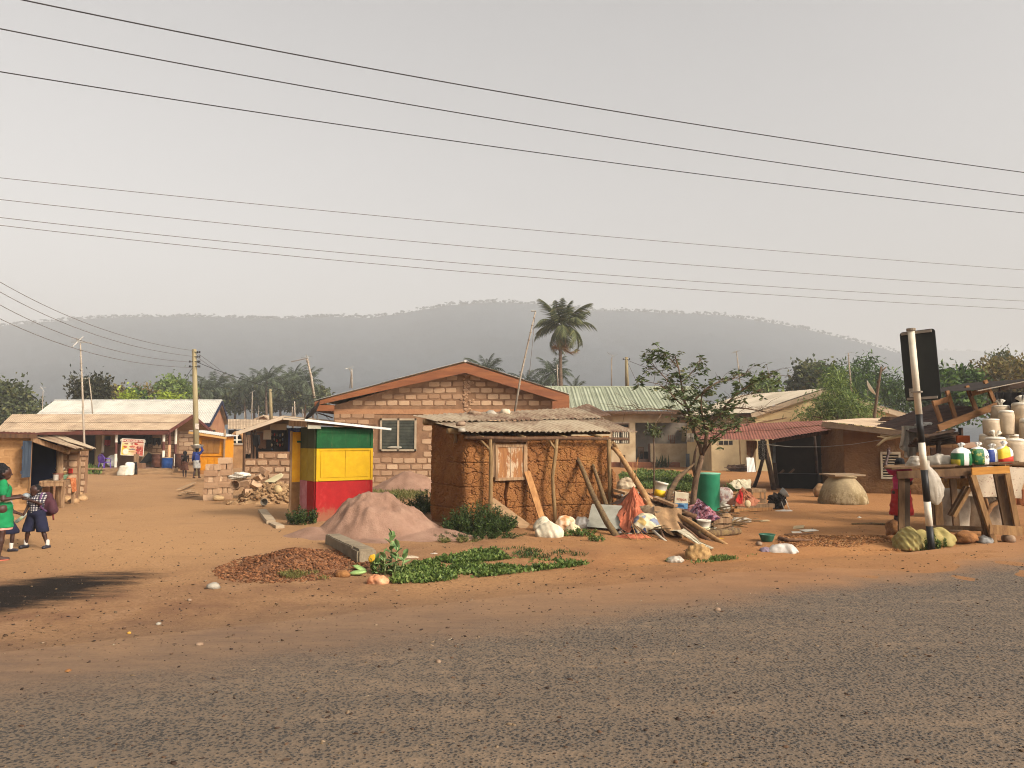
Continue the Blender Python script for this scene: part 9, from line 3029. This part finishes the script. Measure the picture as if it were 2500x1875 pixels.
def wear_girl(D,L,k):
 z=lambda s:Vector((0,0,s))*k
 sk=[L(D['ws'],(D['hR']+D['hL'])/2,.135,.165),L((D['hR']+D['hL'])/2,(D['kR']+D['kL'])/2+z(.02),.18,.27)]
 tp=[L(D['sR'],D['sL'],.085,.085),L(D['ch'],D['ws'],.155,.145)]+[L(D['s'+s],D['s'+s].lerp(D['e'+s],.5),.075,.07)for s in 'RL']
 out=[('skirt',sk,[pl_(.50,False)],m_navys,.006),('blouse',tp,[pl_(.98,False),pl_(1.47)],m_check,.004)]
 for s in 'RL':
  a=D['a'+s]
  out.append(('sock',[L(a+z(.0),a+z(.13),.046,.054)],[],m_sock,.003))
  out.append(('shoe',[L(a-z(.04)-Vector((0,.05,0))*k,a-z(.045)+Vector((0,.15,0))*k,.052,.046)],[],m_shoe,0))
 return out
g_=G(10,1352)
person('schoolchild in a navy skirt and white socks half hidden behind the woman in green',Vector((g_.x-.22,g_.y+.30,hgt(g_.x-.22,g_.y+.30))),R(-84),1.14,dict(kR=(.08,.28,.52),aR=(.09,.26,.09),kL=(-.08,-.05,.5),aL=(-.09,-.3,.12),eR=(.2,.18,1.15),wR=(.15,.42,1.08),eL=(-.22,.1,1.12),wL=(-.18,.3,1.05),gR=(0,1,-.35)),wear_girl,.01,1.3)
m_blues=simple('blue_sweater',['#1a2450','#223066','#2b3a78'],4,.9,.2)
def wear_far(D,L,k):
 z=lambda s:Vector((0,0,s))*k
 sh=[L(D['sR'],D['sL'],.085,.085),L(D['ch'],D['ws'],.160,.150),L(D['ws'],D['ws']-z(.1),.150,.16)]+[L(D['s'+s],D['e'+s],.068,.058)for s in 'RL']+[L(D['e'+s],D['w'+s],.056,.045)for s in 'RL']
 so=[L(D['ws']-z(.03),(D['hR']+D['hL'])/2,.14,.17),L((D['hR']+D['hL'])/2,(D['kR']+D['kL'])/2+z(.10),.18,.20)]
 return[('sweater',sh,[pl_(.93,False)],m_blues,.004),('wrap',so,[pl_(.56,False),pl_(1.0)],simple('grey_white_wrap',['#77756f','#9c988f','#5d6068'],9,.9,.2),.006)]
g_=at_y(484,40.5)
ft_,fD,fW=person('woman in a blue sweater carrying a metal basin on her head along the lane',g_,R(-8),1.62,dict(eR=(.34,-.02,1.55),wR=(.22,0,1.78),gR=(-.5,0,1),aL=(-.1,-.12,.1),kL=(-.1,.02,.5),aR=(.1,.1,.08)),wear_far,.016,face=False)
hp_=Vector(fW(np.array([list(fD['hd'])]))[0])
basin('head_basin','wide metal basin balanced on the head of the woman in blue',hp_+Vector((-.02,0,.085)),.33,.17,m_alu)
crumple('cloth','pale cloth lying in the basin carried by the woman in blue','cloth',hp_+Vector((-.02,0,.24)),.2,.2,.09,m_whitebag,77,n=16)
def wear_far2(D,L,k):
 z=lambda s:Vector((0,0,s))*k
 sh=[L(D['sR'],D['sL'],.08,.08),L(D['ch'],D['ws'],.150,.145)]
 sk=[L(D['ws'],(D['hR']+D['hL'])/2,.14,.17),L((D['hR']+D['hL'])/2,(D['kR']+D['kL'])/2,.18,.25)]
 return[('top',sh,[pl_(1.0,False),pl_(1.44)],m_blackcloth,.003),('skirt',sk,[pl_(.48,False)],simple('brown_skirt',['#4a2f24','#5d3d30','#704c3c'],5,.9,.2),.008)]
puff=lambda hd,fx,sx,r,Hs:[(tuple(hd-fx*r(.03)+Vector((0,0,r(.03)))),tuple(hd-fx*r(.05)),r(.13),r(.12))]
person('girl in a dark top and brown skirt striding beside the woman in blue',at_y(455,41.5),R(28),1.42,dict(kR=(.09,.22,.52),aR=(.1,.12,.1),kL=(-.09,-.1,.5),aL=(-.1,-.42,.16),eR=(.24,.1,1.12),wR=(.22,.3,1.02),eL=(-.2,-.1,1.12),wL=(-.2,.05,.92)),wear_far2,.016,1.1,puff,face=False)
def wear_pink(D,L,k):
 z=lambda s:Vector((0,0,s))*k
 sh=[L(D['sR'],D['sL'],.086,.086),L(D['ch'],D['ws'],.160,.150),L(D['ws'],D['ws']-z(.12),.15,.165)]+[L(D['s'+s],D['s'+s].lerp(D['e'+s],.6),.075,.072)for s in 'RL']
 sk=[L(D['ws']-z(.03),(D['hR']+D['hL'])/2,.14,.175),L((D['hR']+D['hL'])/2,(D['kR']+D['kL'])/2-z(.02),.19,.24)]
 return[('shirt',sh,[pl_(.90,False),pl_(1.47)],simple('pink_jersey',['#8f2048','#a52b56','#b83a66'],4,.85,.2),.005),('skirt',sk,[pl_(.42,False),pl_(1.0)],simple('red_skirt',['#7d1616','#962020','#ab2c28'],4,.85,.2),.008)]
g_=at_y(2207,16.9)
person('woman in a pink shirt and red skirt behind the roadside table',Vector((g_.x,g_.y+.25,g_.z)),R(-4),1.70,dict(eL=(-.30,.05,1.52),wL=(-.20,.12,1.76),gL=(.2,.2,1),eR=(.24,.08,1.12),wR=(.2,.28,1.1),aR=(.13,0,.08),aL=(-.13,0,.08),look=(.1,1,0)),wear_pink,face=False)
m_upole=simple('weathered_pole',['#6d6248','#857757','#978a68'],1.5,.95,.5,14,(4,4,.4),.012)
m_ins=simple('dark_insulator',['#1a1817','#2a2725'],3,.5,0,spec=.4)
m_wire=simple('aluminium_conductor',['#2d2b2a','#3f3c3a'],3,.6,0)
m_wire2=simple('weathered_conductor',['#5a524a','#6d645a'],3,.6,0)
def utility_pole():
 Y=44.0
 b=at_y(486,Y)
 t=thing('utility_pole','tall wooden utility pole with four pairs of insulators','utility pole',b)
 top=P(474,853,Y)
 MB().tube([b-Vector((0,0,.3)),b.lerp(top,.5),top],[.17,.145,.12],12,wob=.03).build('pole',m_upole,t,True)
 for i,v in enumerate((860,871,883,895)):
  c=P(475.5,v,Y)
  MB().bar(c+Vector((-.30 if i>1 else-.05,-.1,0)),c+Vector((.30,-.1,0)),.03,.03).build('spindle',m_ins,t)
  for dx in((-.24,.24,.32)if i>1 else(.2,.32)):
   MB().lathe([(.03,-.06),(.055,-.04),(.035,0),(.055,.04),(.03,.06)],8,c+Vector((dx,-.1,0))).build('insulator',m_ins,t,True)
 pc=P(481,1041,Y-.16)
 MB().bar(pc-Vector((0,0,.16)),pc+Vector((0,0,.16)),.22,.01,(0,1,0)).build('paper_notice',simple('torn_notice',['#b5a794','#c9bcab','#5d3f34'],6,.8,0),t)
utility_pole()
def wire(label,pts,r,mat,group,n=40,name='power_line',cat='power line'):
 """quadratic through pixel points (u, v, Y)"""
 us=[p[0]for p in pts]
 cv=np.polyfit(us,[p[1]for p in pts],min(2,len(pts)-1))
 cy=np.polyfit([us[0],us[-1]],[pts[0][2],pts[-1][2]],1)
 P3=[]
 for i in range(n+1):
  u=us[0]+(us[-1]-us[0])*i/n
  Yv=1.0/np.interp(u,[us[0],us[-1]],[1/pts[0][2],1/pts[-1][2]])
  P3.append(P(u,float(np.polyval(cv,u)),Yv))
 o=MB().tube(P3,r,5,cap=False).build(name,mat,None,True,loc=P3[0])
 return tag(o,label,cat,group)
MVG,LVG='high wires over the road','low wires over the yard'
def ext(v0,vm,v1,Y0,Y1,um=1250):
 c=np.polyfit([0,um,2500],[v0,vm,v1],2)
 a,b=-260,2760
 inv=lambda u:1.0/(1/Y0+(1/Y1-1/Y0)*u/2500)
 return[(a,np.polyval(c,a),inv(a)),(0,v0,Y0),(um,vm,0),(2500,v1,Y1),(b,np.polyval(c,b),inv(b))]
def wire3(label,v0,vm,v1,Y0,Y1,r,mat,g):
 e=ext(v0,vm,v1,Y0,Y1)
 c=np.polyfit([e[1][0],e[2][0],e[3][0]],[e[1][1],e[2][1],e[3][1]],2)
 P3=[]
 for i in range(49):
  u=-260+3020*i/48
  Yv=1.0/(1/Y0+(1/Y1-1/Y0)*u/2500)
  P3.append(P(u,float(np.polyval(c,u)),Yv))
 tag(MB().tube(P3,r,6,cap=False).build('power_line',mat,None,True,loc=P3[24]),label,'power line',g)
wire3('topmost wire leaving the top edge near the left corner',-12,229,421,13.0,22.0,.0125,m_wire,MVG)
wire3('second wire from the top',70,297,478,13.6,23.0,.0115,m_wire,MVG)
wire3('third wire from the top, lowest of the three thick ones',175,364,520,14.2,24.0,.011,m_wire,MVG)
wire3('fourth wire, uppermost of the four thin ones',434,557,659,15.8,25.0,.0062,m_wire2,LVG)
wire3('fifth wire, second of the four thin ones',487,611,703,15.8,25.0,.0062,m_wire2,LVG)
wire3('sixth wire, just above the lowest',531,653,735,15.8,25.0,.0062,m_wire2,LVG)
wire3('lowest of the long wires crossing the sky',550,673,755,15.8,25.0,.0062,m_wire2,LVG)
SG='service wires to the utility pole'
for i_,(v0_,vm_,v1_,lab_)in enumerate(((683,800,855,'highest wire running from the left edge to the utility pole'),(707,820,869,'second wire from the left edge to the utility pole'),(738,846,883,'third wire from the left edge to the utility pole'),(772,868,896,'lowest wire from the left edge to the utility pole'))):
 wire(lab_,[(-120,v0_-(vm_-v0_)*.58,20.0),(0,v0_,22),(230,vm_,30),(472,v1_,43.9)],.010,m_wire2,SG,40)
wire('dark cable from the utility pole to the brick house eave',[(481,884,43.9),(640,940,38),(768,968,33.2)],.016,m_wire,SG)
wire('thin wire from the utility pole descending to the right',[(481,862,44),(540,905,60),(590,945,90)],.012,m_wire2,SG)
wire('second thin wire from the utility pole descending to the right',[(481,872,44),(540,915,60),(580,948,90)],.012,m_wire2,SG)
wire('short stay cable at the left of the utility pole',[(470,898,44),(452,924,48)],.016,m_wire,SG,8)
m_bamboo=simple('pinkish_bamboo',['#7d6f60','#978a79','#aa9e8c'],2.5,.85,.3,20,(3,3,.8))
m_aer=simple('aerial_aluminium',['#8a8780','#b3afa6'],3,.4,0,spec=.5)
def mast(label,pts,Y,r,aer,group='television masts',name='antenna_mast'):
 b=P(*pts[0],Y)if isinstance(pts[0],tuple)else pts[0]
 t=thing(name,label,'antenna',b,group)
 P3=[p if isinstance(p,Vector)else P(*p,Y)for p in pts]
 MB().tube(P3,[r*(1-.45*i/(len(P3)-1))for i in range(len(P3))],7,wob=.05).build('pole',m_bamboo,t,True)
 for i in range(1,len(P3)*3):
  f=i/(len(P3)*3)*(len(P3)-1);k=int(f)
  if k<len(P3)-1 and r>.028:
   q=P3[k].lerp(P3[k+1],f-k)
   MB().tube([q-Vector((0,0,.012)),q+Vector((0,0,.012))],r*1.15,7).build('node',m_bamboo,t)
 for(u0,v0,u1,v1,dy,kind)in aer:
  a,c=P(u0,v0,Y),P(u1,v1,Y+dy)
  ar=MB().tube([a,c],.016 if kind else.03,5).build('aerial_boom',m_aer,t)
  if kind:
   n=kind
   for k in range(n):
    q=a.lerp(c,(k+.5)/n)
    s=(c-a).normalized().cross(Vector((0,0,1))if kind<20 else Vector((0,1,0))).normalized()*(.24+.02*k)
    MB().tube([q-s,q+s],.008,4).build('aerial_rod',m_aer,ar)
 return t
mast('tall reddish mast with a crossed aerial in front of the brown roof',[at_y(216,38.0),(205,1060),(201,950),(199,900),(196,838)],38.0,.055,[(177,846,203,822,.3,0),(195,835,224,837,.2,6),(187,825,190,838,.2,4)])
mast('thin pole with a small aerial standing on the white roof',[(226,1010),(222,960),(217,922)],60.5,.05,[(204,925,220,922,.1,3)])
mast('small distant mast with a crossed aerial at the far left',[at_y(105,85),(105,955)],85,.06,[(92,950,112,946,.2,5),(98,943,108,956,0,0)])
mast('leaning reddish mast with a bar aerial at the left end of the brick house',[(768,972),(760,920),(752,885),(749,876)],33.5,.055,[(711,883,752,874,-.4,0),(742,872,754,870,.2,4),(748,866,752,884,0,3)])
mast('short double mast behind the left slope of the brick house roof',[(859,948),(859,900)],42.5,.045,[(843,900,856,899,.1,0),(852,898,862,894,.1,3)])
mast('short thin pole beside the double mast',[(854,948),(857,912),(852,899)],42.6,.025,[])
mast('long leaning bamboo mast rising behind the mud hut roof',[(1256,1010),(1272,915),(1291,830),(1308,758)],23.6,.034,[(1296,759,1309,760,0,0)])
mast('pale mast with a striped aerial left of the utility post behind the green roof',[(1493,946),(1493,882),(1494,872)],66,.06,[(1482,860,1498,872,.3,5),(1494,868,1506,866,.2,3)])
mast('thin cross shaped pole in front of the tall palm trunk',[(1362,944),(1360,890)],66,.06,[(1352,903,1364,900,.1,0)])
mast('bare twiggy mast behind the young tree',[(1806,935),(1803,900),(1798,857)],40,.035,[(1790,862,1802,856,.1,3)])
mast('slim mast with a small aerial above the cream gable',[(2079,956),(2073,890),(2071,862)],54,.06,[(2068,862,2080,861,.1,3)])
for i_,(u_,v0_,v1_,lab_)in enumerate(((528,1024,975,'slim forked pole nearest the white gable'),(614,1024,958,'pale pole with a small aerial left of the thick post'),(598,1026,1005,'short stake above the grey shed roof'),(630,1024,990,'thin stick between the pale pole and the thick post'),(720,1012,980,'grey post above the stall roof'),(712,1012,993,'thin stick beside the grey post'),(740,1012,998,'last short stake beside the brick house'))):
 mast(lab_,[(u_,v0_+12),(u_+(2 if i_%2 else-1),v1_)],70+i_,.05 if i_!=4 else.09,[(u_-4,v1_+2,u_+9,v1_-5,.1,3)]if i_==1 else[],'slim poles beyond the stall')
def post2(label,u,v0,v1,Y,r):
 b=P(u,v0,Y)
 t=thing('utility_pole',label,'utility pole',b,'utility poles farther off')
 MB().tube([b,P(u-2,v1,Y)],[r,r*.8],9).build('pole',m_upole,t,True)
 c=P(u-2,v1+6,Y)
 MB().bar(c+Vector((-.3,-.1,0)),c+Vector((.3,-.1,0)),.04,.04).build('crossbar',m_ins,t)
 for dx in(-.28,.28):MB().lathe([(.03,-.08),(.06,0),(.03,.08)],8,c+Vector((dx,-.1,.05))).build('insulator',m_ins,t,True)
post2('thick pale post standing before the far palms',662,1024,950,72,.17)
post2('utility post with insulators behind the green roof',1531,946,872,68,.17)
wire('wire from the green roof post to the young tree crown',[(1533,880,68),(1600,905,60),(1680,930,52)],.02,m_wire2,SG,12)
wire('stay wire falling from the green roof post',[(1533,886,68),(1560,945,67)],.02,m_wire2,SG,6)
tag(MB().tube([P(1306,768,23.6),P(1299,850,23.5),P(1292,915,23.4)],.008,4).build('aerial_lead',m_wire2,None,loc=P(1306,768,23.6)),'aerial lead hanging beside the bamboo mast','cable')
